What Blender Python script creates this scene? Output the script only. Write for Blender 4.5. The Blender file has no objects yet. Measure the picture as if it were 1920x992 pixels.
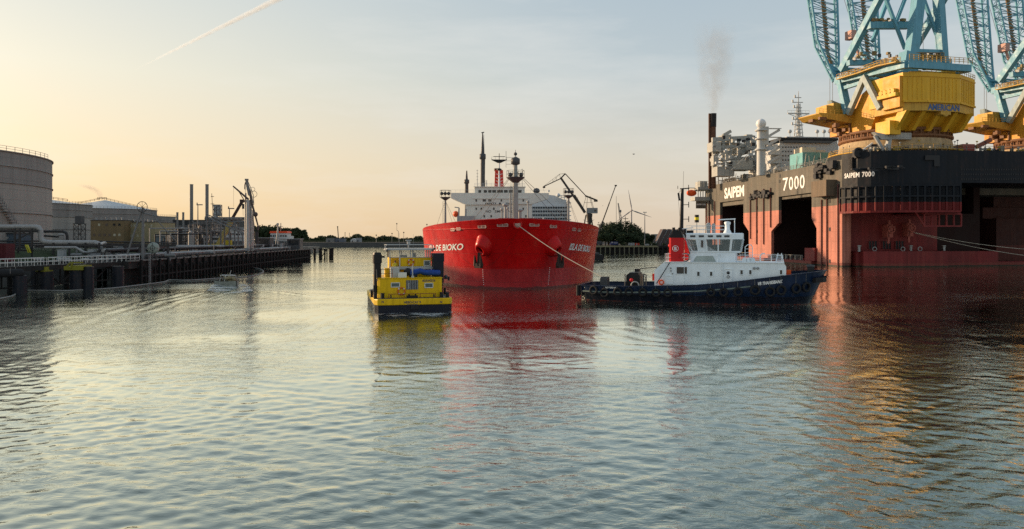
import bpy, bmesh, math, random
import numpy as np
from mathutils import Vector, Matrix
random.seed(7)
sc = bpy.context.scene
R = math.radians
# ---------------------------------------------------------------- camera, sky, sun, exposure
F, HZ, CXP, H = 1387.0, 447.0, 960.0, 8.2     # focal length in photo pixels, horizon row, centre column, eye height
cam_d = bpy.data.cameras.new('camera'); cam = bpy.data.objects.new('camera', cam_d)
sc.collection.objects.link(cam); sc.camera = cam
cam.location = (0, 0, H); cam.rotation_euler = (R(90), 0, 0)
cam_d.sensor_width = 36; cam_d.lens = 36*F/1920; cam_d.shift_y = -(496-HZ)/1920
cam_d.clip_start = .5; cam_d.clip_end = 40000
SUN_AZ, SUN_EL = -63.0, 12.0                    # degrees left of the view direction, above the horizon
world = bpy.data.worlds.new('World'); sc.world = world; world.use_nodes = True
wn, wl = world.node_tree.nodes, world.node_tree.links
wn.clear()
def N(nt, typ, **kw):
    n = nt.nodes.new(typ)
    for k, v in kw.items():
        if k in n.inputs: n.inputs[k].default_value = v
        else: setattr(n, k, v)
    return n
wt = world.node_tree
sky = N(wt, 'ShaderNodeTexSky', sky_type='NISHITA', sun_disc=False, sun_elevation=R(SUN_EL), sun_rotation=R(SUN_AZ),
        altitude=0, air_density=1.0, dust_density=3.0, ozone_density=1.2)
# evening haze: the low sky warms towards the sun and pales away from it (a function of direction only)
geo = N(wt, 'ShaderNodeTexCoord'); sep = N(wt, 'ShaderNodeSeparateXYZ'); wl.new(geo.outputs['Generated'], sep.inputs[0])
def M_(nt, op, a, b=None, c=None, clamp=False):
    n = nt.nodes.new('ShaderNodeMath'); n.operation = op; n.use_clamp = clamp
    for i, x in enumerate((a, b, c)):
        if x is None: continue
        if isinstance(x, (int, float)): n.inputs[i].default_value = x
        else: nt.links.new(x, n.inputs[i])
    return n.outputs[0]
def RAMP(nt, fac, stops, interp='LINEAR'):
    n = nt.nodes.new('ShaderNodeValToRGB'); n.color_ramp.interpolation = interp
    e = n.color_ramp.elements
    while len(e) < len(stops): e.new(.5)
    for i, (p, c) in enumerate(stops):
        e[i].position = p; e[i].color = (c, c, c, 1) if isinstance(c, (int, float)) else (*c, 1)
    nt.links.new(fac, n.inputs[0]); return n.outputs[0]
def MIX(nt, fac, a, b, blend='MIX'):
    n = nt.nodes.new('ShaderNodeMix'); n.data_type = 'RGBA'; n.blend_type = blend; n.clamp_factor = True
    for s, x in (('Factor', fac), ('A', a), ('B', b)):
        sock = n.inputs[0] if s == 'Factor' else (n.inputs[6] if s == 'A' else n.inputs[7])
        if isinstance(x, (int, float)): sock.default_value = x if s == 'Factor' else (x, x, x, 1)
        elif isinstance(x, tuple): sock.default_value = (*x, 1)
        else: nt.links.new(x, sock)
    return n.outputs[2]
elev = M_(wt, 'MAXIMUM', sep.outputs['Z'], 0.0)
sx, sy = math.sin(R(SUN_AZ)), math.cos(R(SUN_AZ))
az = M_(wt, 'ADD', M_(wt, 'MULTIPLY', sep.outputs['X'], sx), M_(wt, 'MULTIPLY', sep.outputs['Y'], sy))
az01 = M_(wt, 'MULTIPLY_ADD', az, .5, .5)
#WORLD_GRADE
near = RAMP(wt, elev, [(0, (8.1, 5.6, 2.9)), (.09, (7.9, 6.3, 4.1)), (.20, (7.3, 6.9, 5.5)), (.33, (5.7, 6.1, 5.9)), (.5, (4.6, 5.3, 5.8)), (1, (3.2, 3.8, 4.5))])
far_ = RAMP(wt, elev, [(0, (6.7, 5.4, 4.1)), (.10, (6.2, 5.7, 4.8)), (.22, (4.5, 5.1, 5.3)), (.42, (3.3, 4.3, 5.2)), (1, (2.8, 3.6, 4.6))])
blend = RAMP(wt, az01, [(.60, 0), (.97, 1)], 'EASE')
haze_col = MIX(wt, blend, far_, near)
col = MIX(wt, .82, sky.outputs[0], haze_col)
# thin high cirrus
mp = N(wt, 'ShaderNodeMapping'); wl.new(geo.outputs['Generated'], mp.inputs[0]); mp.inputs['Scale'].default_value = (1.6, 1.2, 9)
mp.inputs['Rotation'].default_value = (0, R(24), 0)
cn = N(wt, 'ShaderNodeTexNoise', Scale=2.2, Detail=8, Roughness=.6); wl.new(mp.outputs[0], cn.inputs['Vector'])
cl = RAMP(wt, cn.outputs[0], [(.47, 0), (.8, .32)])
col = MIX(wt, cl, col, (7.2, 7.0, 6.6))
bg = N(wt, 'ShaderNodeBackground', Strength=.10); wl.new(col, bg.inputs[0])
wo = N(wt, 'ShaderNodeOutputWorld'); wl.new(bg.outputs[0], wo.inputs[0])
sun_d = bpy.data.lights.new('sun', 'SUN'); sun_d.energy = 5.0; sun_d.angle = R(.6); sun_d.color = (1.0, .70, .44)
sun = bpy.data.objects.new('sun', sun_d); sc.collection.objects.link(sun)
sv = Vector((math.cos(R(SUN_EL))*sx, math.cos(R(SUN_EL))*sy, math.sin(R(SUN_EL))))
sun.rotation_euler = sv.to_track_quat('Z', 'Y').to_euler()
sc.view_settings.view_transform = 'Standard'; sc.view_settings.look = 'None'
sc.view_settings.exposure = 0.35; sc.view_settings.gamma = 1.0; sc.view_settings.use_curve_mapping = False
sc.cycles.max_bounces = 6; sc.cycles.glossy_bounces = 4; sc.cycles.diffuse_bounces = 3; sc.cycles.transparent_max_bounces = 12
sc.cycles.volume_bounces = 0; sc.cycles.use_denoising = False; sc.cycles.volume_step_rate = 2
# ---------------------------------------------------------------- helpers
def P(px, py, Y):                              # the point at depth Y seen at photo pixel (px, py)
    return Vector(((px-CXP)/F*Y, Y, H-(py-HZ)/F*Y))
def Wp(px, py):                                # the point of the water surface seen at (px, py)
    Y = H*F/(py-HZ); return Vector(((px-CXP)/F*Y, Y, 0))
class Frame:                                   # a local frame: origin and heading
    def __init__(s, ox, oy, oz=0., deg=0.):
        s.o = Vector((ox, oy, oz)); s.deg = deg
        s.M = Matrix.Translation(s.o) @ Matrix.Rotation(R(deg), 4, 'Z'); s.I = s.M.inverted()
    def q(s, px, py, ax, c):                   # local point of plane ax=c seen at (px, py)
        o = s.I @ Vector((0, 0, H)); d = s.I.to_3x3() @ Vector(((px-CXP)/F, 1, -(py-HZ)/F))
        return o + d*((c-o[ax])/d[ax])
    def pj(s, p):                              # photo pixel of a local point
        w = s.M @ Vector(p); return (CXP+F*w.x/w.y, HZ-F*(w.z-H)/w.y)
WF = Frame(0, 0)
def tag(o, label=None, cat=None, group=None, kind=None):
    if label: o['label'] = label
    if cat: o['category'] = cat
    if group: o['group'] = group
    if kind: o['kind'] = kind
    return o
def thing(name, label, cat, fr=WF, group=None, loc=None):
    o = bpy.data.objects.new(name, None); sc.collection.objects.link(o); o.empty_display_size = 1
    o.location = fr.o if loc is None else loc; o.rotation_euler = (0, 0, R(fr.deg))
    return tag(o, label, cat, group)
class MB:                                      # collects shapes, builds ONE mesh object
    def __init__(s, off=(0, 0, 0)): s.v = []; s.f = []; s.s = []; s.p = []; s.off = Vector(off)
    def add(s, vs, fs, sm=False, cont=False):
        n = len(s.v)
        if not cont: s.p.append((n, len(s.f)))
        s.v += [tuple(Vector(v)-s.off) for v in vs]; s.f += [tuple(i+n for i in f) for f in fs]; s.s += [sm]*len(fs); return s
    def box(s, x0, x1, y0, y1, z0, z1):
        return s.add([(x, y, z) for z in (z0, z1) for x, y in ((x0, y0), (x1, y0), (x1, y1), (x0, y1))],
              [(3, 2, 1, 0), (4, 5, 6, 7), (0, 1, 5, 4), (1, 2, 6, 5), (2, 3, 7, 6), (3, 0, 4, 7)])
    def cb(s, c, sx, sy, sz): return s.box(c[0]-sx/2, c[0]+sx/2, c[1]-sy/2, c[1]+sy/2, c[2]-sz/2, c[2]+sz/2)
    def tube(s, a, b, r, r2=None, n=8, sm=True):
        a, b = Vector(a), Vector(b); d = b-a
        if d.length < 1e-6: return s
        r2 = r if r2 is None else r2
        q = d.to_track_quat('Z', 'Y'); vs = []
        for c, rr in ((a, r), (b, r2)):
            for i in range(n):
                t = 2*math.pi*(i+.5)/n; vs.append(c + q @ Vector((rr*math.cos(t), rr*math.sin(t), 0)))
        s.add(vs, [(i, (i+1) % n, n+(i+1) % n, n+i) for i in range(n)], sm)
        s.add(vs[:n], [tuple(range(n-1, -1, -1))], False, True); return s.add(vs[n:], [tuple(range(n))], False, True)
    def path(s, pts, r, n=6):
        for a, b in zip(pts, pts[1:]): s.tube(a, b, r, n=n)
        return s
    def beam(s, a, b, w, h=None, up=(0, 0, 1)):
        a, b = Vector(a), Vector(b); h = w if h is None else h; d = (b-a)
        if d.length < 1e-6: return s
        d.normalize(); u = Vector(up)
        if abs(d.dot(u)) > .95: u = Vector((0, 1, 0)) if abs(d.y) < .9 else Vector((1, 0, 0))
        x = d.cross(u).normalized()*w/2; y = x.cross(d).normalized()*h/2
        vs = [c+i*x+j*y for c in (a, b) for i, j in ((-1, -1), (1, -1), (1, 1), (-1, 1))]
        return s.add(vs, [(3, 2, 1, 0), (4, 5, 6, 7), (0, 1, 5, 4), (1, 2, 6, 5), (2, 3, 7, 6), (3, 0, 4, 7)])
    def prism(s, poly, ax, c0, c1):            # polygon in the plane across axis ax, extruded from c0 to c1
        def mk(p, c):
            return (c, p[0], p[1]) if ax == 0 else ((p[0], c, p[1]) if ax == 1 else (p[0], p[1], c))
        n = len(poly)
        s.add([mk(p, c0) for p in poly]+[mk(p, c1) for p in poly],
              [tuple(range(n-1, -1, -1)), tuple(range(n, 2*n))]+[(i, (i+1) % n, n+(i+1) % n, n+i) for i in range(n)])
        return s
    def lathe(s, prof, c=(0, 0, 0), n=24, ax=2, sm=True, cap=True):
        vs = []; c = Vector(c)
        for r, z in prof:
            for i in range(n):
                t = 2*math.pi*i/n; p = (r*math.cos(t), r*math.sin(t), z)
                if ax == 1: p = (p[0], p[2], p[1])
                if ax == 0: p = (p[2], p[0], p[1])
                vs.append(c+Vector(p))
        m = len(prof); fs = [(j*n+i, j*n+(i+1) % n, (j+1)*n+(i+1) % n, (j+1)*n+i) for j in range(m-1) for i in range(n)]
        s.add(vs, fs, sm)
        if cap:
            s.add(vs[:n], [tuple(range(n-1, -1, -1))], False, True); s.add(vs[(m-1)*n:], [tuple(range(n))], False, True)
        return s
    def torus(s, c, r, rr, ax=1, n=20, m=8, arc=(0, 360), rot=None):
        vs = []; fs = []; full = arc[1]-arc[0] >= 360; k = n if full else n+1
        for i in range(k):
            t = R(arc[0]+(arc[1]-arc[0])*i/n)
            for j in range(m):
                u = 2*math.pi*j/m; a = r+rr*math.cos(u); p = (a*math.cos(t), rr*math.sin(u), a*math.sin(t))
                if ax == 2: p = (p[0], p[2], p[1])
                if ax == 0: p = (p[1], p[0], p[2])
                p = Vector(p)
                if rot is not None: p = rot @ p
                vs.append(Vector(c)+p)
        for i in range(n):
            for j in range(m):
                fs.append((i*m+j, i*m+(j+1) % m, ((i+1) % k)*m+(j+1) % m, ((i+1) % k)*m+j))
        return s.add(vs, fs, True)
    def ball(s, c, r, n=12, m=8, sc_=(1, 1, 1)):
        return s.lathe([(max(r*math.sin(math.pi*j/m), 1e-3)*sc_[0], -r*math.cos(math.pi*j/m)*sc_[2]) for j in range(m+1)], c, n, cap=False)
    def rail(s, pts, h=1.0, r=.03, step=1.5, rows=2, n=4):     # posts and rails along a polyline
        pts = [Vector(p) for p in pts]; up = Vector((0, 0, h))
        for a, b in zip(pts, pts[1:]):
            L = (b-a).length; k = max(1, round(L/step))
            for i in range(k+1): p = a.lerp(b, i/k); s.tube(p, p+up, r, n=n)
            for j in range(1, rows+1): o = up*(j/rows); s.tube(a+o, b+o, r, n=n)
        return s
    def lattice(s, a4, b4, seg, rc, rb, n=5):   # four chords from a4 to b4 with zigzag bracing
        a4 = [Vector(p) for p in a4]; b4 = [Vector(p) for p in b4]; m = len(a4)
        for i in range(m): s.tube(a4[i], b4[i], rc, n=n+1)
        for k in range(seg):
            t0, t1 = k/seg, (k+1)/seg
            for i in range(m):
                j = (i+1) % m
                if m == 2 and i == 1: break
                p, q = (a4[i].lerp(b4[i], t0), a4[j].lerp(b4[j], t1)) if k % 2 == 0 else (a4[j].lerp(b4[j], t0), a4[i].lerp(b4[i], t1))
                s.tube(p, q, rb, n=n); s.tube(a4[i].lerp(b4[i], t1), a4[j].lerp(b4[j], t1), rb, n=n)
        return s
    def build_each(s, name, mats, parent):       # every piece a part of its own
        ends = s.p[1:]+[(len(s.v), len(s.f))]
        for k, ((a, fa), (b, fb)) in enumerate(zip(s.p, ends)):
            m = MB(); m.v = s.v[a:b]; m.f = [tuple(i-a for i in f) for f in s.f[fa:fb]]; m.s = s.s[fa:fb]; m.build(name, mats[k % len(mats)], parent)
    def build(s, name, mat, parent=None, label=None, recalc=True):
        me = bpy.data.meshes.new(name); me.from_pydata(s.v, [], s.f)
        me.polygons.foreach_set('use_smooth', s.s)
        if recalc:
            bm = bmesh.new(); bm.from_mesh(me); bmesh.ops.recalc_face_normals(bm, faces=bm.faces); bm.to_mesh(me); bm.free()
        me.materials.append(mat); me.update()
        o = bpy.data.objects.new(name, me); sc.collection.objects.link(o)
        if parent: o.parent = parent
        if label: o['label'] = label
        return o
def gear(x, y, z, h, k, m, parent, w=1.0):      # one piece of deck gear
    b = MB()
    if k == 0: b.box(x-w/2, x+w/2, y-w*.4, y+w*.4, z+.1, z+h); b.box(x-w*.55, x+w*.55, y-w*.45, y+w*.45, z+h, z+h+.08); b.box(x-w*.4, x+w*.4, y-w*.3, y+w*.3, z, z+.1); nm = 'deck_locker'
    elif k == 1: b.lathe([(.14*w, 0), (.14*w, h*.7), (.34*w, h*.72), (.36*w, h*.9), (.1, h)], (x, y, z), 10); nm = 'mushroom_vent'
    elif k == 2: b.lathe([(.1, -.6*w), (.5*w, -.58*w), (.5*w, -.5*w), (.26*w, -.48*w), (.26*w, .48*w), (.5*w, .5*w), (.5*w, .58*w), (.1, .6*w)], (x, y, z+.65*w), 12, 0); b.box(x-.7*w, x-.6*w, y-.3, y+.3, z, z+.8*w); b.box(x+.6*w, x+.7*w, y-.3, y+.3, z, z+.8*w); nm = 'winch_drum'
    elif k == 3: b.tube((x, y, z), (x, y, z+h+1.6), .07, n=5); b.box(x-.25, x+.25, y-.12, y+.12, z+h+1.5, z+h+1.8); nm = 'lamp_pole'
    else: b.path([(x-w, y, z), (x-w, y, z+h*.6), (x+w, y, z+h*.6), (x+w, y, z)], .1*w+.03, 6); b.tube((x, y, z), (x, y, z+h*.6), .06, n=5); nm = 'pipe_bend'
    b.build(nm, m, parent)
def copy_tree(o, parent=None, loc=None, label=None):
    c = o.copy(); sc.collection.objects.link(c)
    if parent: c.parent = parent
    if loc is not None: c.location = loc
    if label: c['label'] = label
    for ch in [x for x in o.children]: copy_tree(ch, c)
    return c
_mats = {}
def mat(name, col, rough=.55, metal=0., var=.18, scale=.6, streak=0., rust=0., rustcol=(.16, .07, .035), zones=None, bump=0., coat=0., spec=.2, seams=None, dents=0.):
    """weathered paint or stone: blotches, vertical run marks, rust; zones = [(z, colour)] paint bands by height"""
    if name in _mats: return _mats[name]
    m = bpy.data.materials.new(name); m.use_nodes = True; nt = m.node_tree
    b = nt.nodes['Principled BSDF']; tc = N(nt, 'ShaderNodeTexCoord'); L = nt.links
    c = None
    if zones:
        s = N(nt, 'ShaderNodeSeparateXYZ'); L.new(tc.outputs['Object'], s.inputs[0]); c = col
        nw = N(nt, 'ShaderNodeTexNoise', Scale=1.3, Detail=5); L.new(tc.outputs['Object'], nw.inputs['Vector'])
        for z, zc in zones:
            zz = M_(nt, 'ADD', s.outputs['Z'], M_(nt, 'MULTIPLY_ADD', nw.outputs[0], .5, -.25)) if z < 1.3 else s.outputs['Z']
            g = M_(nt, 'LESS_THAN', zz, z); c = MIX(nt, g, c, zc)
    n1 = N(nt, 'ShaderNodeTexNoise', Scale=scale, Detail=7, Roughness=.62); L.new(tc.outputs['Object'], n1.inputs['Vector'])
    f = RAMP(nt, n1.outputs[0], [(.25, 1-var), (.75, 1+var*.5)])
    c = MIX(nt, 1.0, col if c is None else c, f, 'MULTIPLY')
    if streak or rust:
        mpn = N(nt, 'ShaderNodeMapping'); mpn.inputs['Scale'].default_value = (2.2, 2.2, .12); L.new(tc.outputs['Object'], mpn.inputs[0])
        n2 = N(nt, 'ShaderNodeTexNoise', Scale=scale*1.6, Detail=6, Roughness=.7); L.new(mpn.outputs[0], n2.inputs['Vector'])
        if streak: c = MIX(nt, 1.0, c, RAMP(nt, n2.outputs[0], [(.35, 1-streak), (.62, 1.0)]), 'MULTIPLY')
        if rust:
            n3 = N(nt, 'ShaderNodeTexNoise', Scale=scale*2.3, Detail=8, Roughness=.7); L.new(tc.outputs['Object'], n3.inputs['Vector'])
            k = M_(nt, 'MULTIPLY', RAMP(nt, n2.outputs[0], [(.5, 0), (.72, 1)]), RAMP(nt, n3.outputs[0], [(.45, 0), (.65, rust)]))
            c = MIX(nt, k, c, rustcol)
    hgt = None
    if seams:
        s2 = N(nt, 'ShaderNodeSeparateXYZ'); L.new(tc.outputs['Object'], s2.inputs[0]); dz, dl = seams
        def ln(v, d, w): return M_(nt, 'LESS_THAN', M_(nt, 'ABSOLUTE', M_(nt, 'SUBTRACT', M_(nt, 'FRACT', M_(nt, 'DIVIDE', v, d)), .5)), w/d)
        hh = M_(nt, 'ADD', s2.outputs['X'], M_(nt, 'MULTIPLY', s2.outputs['Y'], 1.13))
        a = M_(nt, 'MAXIMUM', ln(s2.outputs['Z'], dz, .035), ln(hh, dl, .04)); c = MIX(nt, M_(nt, 'MULTIPLY', a, .35), c, (.02, .015, .012)); hgt = a
    if dents:
        dn = N(nt, 'ShaderNodeTexNoise', Scale=.33, Detail=3); L.new(tc.outputs['Object'], dn.inputs['Vector'])
        w2 = N(nt, 'ShaderNodeTexWave', Scale=.42, Distortion=1.2, Detail=1); w2.bands_direction = 'DIAGONAL'; L.new(tc.outputs['Object'], w2.inputs['Vector'])
        h0 = M_(nt, 'ADD', M_(nt, 'MULTIPLY', dn.outputs[0], 1.0), M_(nt, 'MULTIPLY', w2.outputs['Fac'], .08))
        if hgt: h0 = M_(nt, 'SUBTRACT', h0, M_(nt, 'MULTIPLY', hgt, .05))
        bp = N(nt, 'ShaderNodeBump', Strength=dents, Distance=.4); L.new(h0, bp.inputs['Height']); L.new(bp.outputs[0], b.inputs['Normal'])
    L.new(c, b.inputs['Base Color'])
    rr = RAMP(nt, n1.outputs[0], [(.3, max(rough-.12, .03)), (.7, min(rough+.12, 1))]); L.new(rr, b.inputs['Roughness'])
    b.inputs['Metallic'].default_value = metal; b.inputs['Coat Weight'].default_value = coat; b.inputs['Specular IOR Level'].default_value = spec
    if bump:
        bn = N(nt, 'ShaderNodeTexNoise', Scale=scale*4, Detail=5); L.new(tc.outputs['Object'], bn.inputs['Vector'])
        bp = N(nt, 'ShaderNodeBump', Strength=bump, Distance=.08); L.new(bn.outputs[0], bp.inputs['Height']); L.new(bp.outputs[0], b.inputs['Normal'])
    _mats[name] = m; return m
_txt = {}
def text_data(body, bold=.012, spacing=1.0):
    k = (body, bold, spacing)
    if k in _txt: return _txt[k]
    cu = bpy.data.curves.new('lettering', 'FONT'); cu.body = body; cu.size = 1; cu.offset = bold; cu.space_character = spacing; cu.resolution_u = 3
    o = bpy.data.objects.new('lettering', cu); sc.collection.objects.link(o)
    dg = bpy.context.evaluated_depsgraph_get(); me = bpy.data.meshes.new_from_object(o.evaluated_get(dg))
    vs = [(v.co.x, v.co.y) for v in me.vertices]; fs = [tuple(p.vertices) for p in me.polygons]
    bpy.data.objects.remove(o); bpy.data.curves.remove(cu); bpy.data.meshes.remove(me)
    x0, x1 = min(v[0] for v in vs), max(v[0] for v in vs); y0, y1 = min(v[1] for v in vs), max(v[1] for v in vs)
    _txt[k] = ([((x-x0)/(x1-x0), (y-y0)/(y1-y0)) for x, y in vs], fs); return _txt[k]
def lettering(body, fmap, m, parent, name='lettering', bold=.012, spacing=1.0, cuts=0):
    vs, fs = text_data(body, bold, spacing); mb = MB(); mb.add([(v[0], v[1], 0) for v in vs], fs)
    me = bpy.data.meshes.new(name); me.from_pydata(mb.v, [], mb.f)
    if cuts:
        bm = bmesh.new(); bm.from_mesh(me); bmesh.ops.triangulate(bm, faces=bm.faces)
        bmesh.ops.subdivide_edges(bm, edges=[e for e in bm.edges if e.calc_length() > .02], cuts=cuts, use_grid_fill=True); bm.to_mesh(me); bm.free()
    for v in me.vertices: v.co = fmap(v.co.x, v.co.y)
    me.materials.append(m); o = bpy.data.objects.new(name, me); sc.collection.objects.link(o); o.parent = parent; return o
def flat_map(a, b, up, push=(0, 0, 0)):        # text from a (left foot) to b (right foot), with height vector up
    a, b, up, push = Vector(a), Vector(b), Vector(up), Vector(push)
    return lambda s, t: a.lerp(b, s)+up*t+push
def glass(name='window_glass', col=(.02, .025, .03), rough=.06):
    if name in _mats: return _mats[name]
    m = bpy.data.materials.new(name); m.use_nodes = True; b = m.node_tree.nodes['Principled BSDF']
    b.inputs['Base Color'].default_value = (*col, 1); b.inputs['Roughness'].default_value = rough; b.inputs['IOR'].default_value = 1.5
    _mats[name] = m; return m
WHITE = mat('white_paint', (.74, .76, .76), .4, streak=.12, rust=.25, var=.08)
GREYP = mat('grey_paint', (.36, .38, .38), .5, streak=.2, rust=.3)
DGREY = mat('dark_grey_paint', (.07, .075, .08), .5, rust=.4)
BLACK = mat('black_paint', (.016, .017, .019), .45)
RUBBER = mat('black_rubber', (.02, .02, .021), .75, var=.4, scale=4)
STEEL = mat('weathered_steel', (.2, .2, .19), .5, .3, rust=.6)
RUST = mat('rusty_steel', (.13, .065, .04), .75, rust=.6, var=.4)
ORANGE = mat('orange_paint', (.75, .1, .02), .45)
GLASS = glass()
MARK = mat('white_lettering', (.8, .8, .78), .5, var=.1, scale=2)
ROPE = mat('rope', (.5, .46, .38), .8)
# ---------------------------------------------------------------- water
def make_water():
    rows = np.concatenate([np.arange(1060, 640, -1.1), np.arange(640, 560, -1.4), np.arange(560, 456, -1.3)])
    Ys = H*F/(rows-HZ); Ys = np.concatenate([[6.0, 9.0, 14.0], Ys, [1600., 2600., 4000.]])
    cs = np.concatenate([[-3.2, -1.7, -1.1], np.linspace(-.80, .80, 900), [1.1, 1.7, 3.2]])
    Yg, Cg = np.meshgrid(Ys, cs, indexing='ij'); Xg = Yg*Cg
    rs = np.random.RandomState(3); Z = np.zeros_like(Xg)
    dY = np.gradient(Ys)[:, None]+0*Xg; dX = Yg*(cs[5]-cs[4])
    for i in range(46):
        lam = .48*(1.07**i)*(.9+.2*rs.rand()); th = rs.normal(1.35, .8); k = 2*math.pi/lam
        amp = .0040*lam**.9*(.5+rs.rand()) if lam < 1.7 else .0036*(.4+rs.rand())
        fade = np.clip((lam/np.maximum(abs(dY)*abs(math.sin(th))+dX*abs(math.cos(th)), 1e-3)-3)/4, 0, 1)
        ph = rs.rand()*6.28; wob = .6*np.sin(Xg*.05+Yg*.03+ph)+.5*np.sin(Yg*.071-Xg*.02+2*ph)
        Z += amp*fade*np.sin(k*(Xg*math.cos(th)+Yg*math.sin(th))+ph+wob)
    group = .72+.28*np.sin(Xg*.045+1.3*np.sin(Yg*.031))*np.sin(Yg*.057+Xg*.011+.8)
    Z *= group
    def ridge(pts, amp, wid, nr=3):            # trains of wake crests along a polyline on the water
        nonlocal Z
        best = np.full(Xg.shape, 1e9); along = np.zeros_like(Xg); L0 = 0
        for (ax, ay), (bx, by) in zip(pts, pts[1:]):
            dx, dy = bx-ax, by-ay; L = math.hypot(dx, dy); t = np.clip(((Xg-ax)*dx+(Yg-ay)*dy)/(L*L), 0, 1)
            px_, py_ = ax+t*dx, ay+t*dy; sgn = np.sign((Xg-ax)*dy-(Yg-ay)*dx); d = np.hypot(Xg-px_, Yg-py_)
            m = d < np.abs(best); best = np.where(m, sgn*d+1e-9, best); along = np.where(m, L0+t*L, along); L0 += L
        tot = L0; env = np.exp(-(best/wid/nr)**2)*np.clip(along/tot*6, 0, 1)*np.clip((1-along/tot)*3, 0, 1)
        Z += .3*amp*env*np.cos(best*2*math.pi/wid+.6*np.sin(along*.4))
    def wpts(l): return [tuple(Wp(*p)[:2]) for p in l]
    ridge(wpts([(445, 537), (500, 545), (560, 552), (640, 560), (700, 566)]), .16, 1.9, .9)
    ridge(wpts([(425, 540), (370, 550), (300, 566), (225, 590), (150, 625)]), .12, 2.0, 1.6)
    ridge(wpts([(440, 540), (430, 548), (380, 562), (330, 585)]), .05, 1.3, 2.2)
    ridge(wpts([(692, 575), (650, 592), (600, 616), (540, 650)]), .05, 1.5, 2)
    ridge(wpts([(845, 588), (880, 612), (920, 645)]), .05, 1.4, 2)
    ridge(wpts([(1535, 575), (1500, 600), (1440, 640), (1330, 700), (1180, 790)]), .07, 1.9, 2)
    ridge(wpts([(1060, 610), (1200, 640), (1360, 652), (1560, 640)]), .06, 2.4, 2.2)
    ridge(wpts([(1130, 720), (1300, 730), (1500, 700), (1720, 660)]), .05, 2.0, 2.4)
    ridge(wpts([(1540, 560), (1640, 600), (1780, 640), (1920, 700)]), .05, 2.2, 2)
    v = np.stack([Xg, Yg, Z], -1).reshape(-1, 3).astype(np.float32); nr_, nc = Xg.shape
    idx = (np.arange(nr_-1)[:, None]*nc+np.arange(nc-1)[None, :]).reshape(-1)
    fq = np.stack([idx, idx+1, idx+nc+1, idx+nc], -1).astype(np.int32)
    me = bpy.data.meshes.new('water'); me.vertices.add(len(v)); me.vertices.foreach_set('co', v.ravel())
    me.loops.add(fq.size); me.loops.foreach_set('vertex_index', fq.ravel()); me.polygons.add(len(fq))
    me.polygons.foreach_set('loop_start', np.arange(0, fq.size, 4, dtype=np.int32)); me.polygons.foreach_set('loop_total', np.full(len(fq), 4, dtype=np.int32))
    me.update(calc_edges=True); me.polygons.foreach_set('use_smooth', np.ones(len(fq), dtype=bool))
    m = bpy.data.materials.new('harbour_water'); m.use_nodes = True; nt = m.node_tree; L = nt.links; out = nt.nodes['Material Output']; nt.nodes.remove(nt.nodes['Principled BSDF'])
    body = N(nt, 'ShaderNodeBsdfDiffuse'); body.inputs['Color'].default_value = (.016, .036, .030, 1)
    gl = N(nt, 'ShaderNodeBsdfGlossy'); gl.inputs['Color'].default_value = (.92, .975, .90, 1); gl.inputs['Roughness'].default_value = .03
    lw = N(nt, 'ShaderNodeLayerWeight'); lw.inputs['Blend'].default_value = .5
    fr = M_(nt, 'MULTIPLY_ADD', M_(nt, 'POWER', lw.outputs['Facing'], 3.3), 1.6, .02, clamp=True)
    mx = N(nt, 'ShaderNodeMixShader'); L.new(fr, mx.inputs[0]); L.new(body.outputs[0], mx.inputs[1]); L.new(gl.outputs[0], mx.inputs[2]); L.new(mx.outputs[0], out.inputs['Surface'])
    tc = N(nt, 'ShaderNodeTexCoord')
    def nz(scale, sc3, det, rot=0, dist=0):
        mpn = N(nt, 'ShaderNodeMapping'); mpn.inputs['Scale'].default_value = sc3; mpn.inputs['Rotation'].default_value = (0, 0, rot)
        L.new(tc.outputs['Object'], mpn.inputs[0]); n = N(nt, 'ShaderNodeTexNoise', Scale=scale, Detail=det, Roughness=.55, Distortion=dist)
        L.new(mpn.outputs[0], n.inputs['Vector']); return n.outputs[0]
    a = nz(.75, (.55, 1.15, 1), 3, .25, .5); c = nz(2.3, (.6, 1.1, 1), 4, -.3, .4); e = nz(7.0, (.8, 1, 1), 2, .1)
    patch = RAMP(nt, nz(.035, (.8, 1.5, 1), 3, .2, .8), [(.40, .25), (.62, 1.25)])
    rdg = lambda x: M_(nt, 'SUBTRACT', 1, M_(nt, 'ABSOLUTE', M_(nt, 'MULTIPLY_ADD', x, 2, -1)))
    a, c = rdg(a), rdg(c)
    h = M_(nt, 'ADD', M_(nt, 'MULTIPLY', a, .055), M_(nt, 'MULTIPLY', M_(nt, 'ADD', M_(nt, 'MULTIPLY', c, .085), M_(nt, 'MULTIPLY', e, .014)), patch))
    bp = N(nt, 'ShaderNodeBump', Strength=1.0, Distance=.26); L.new(h, bp.inputs['Height']); [L.new(bp.outputs[0], x.inputs['Normal']) for x in (body, gl, lw)]
    me.materials.append(m); o = bpy.data.objects.new('water', me); sc.collection.objects.link(o); tag(o, kind='structure')
make_water()
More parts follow.
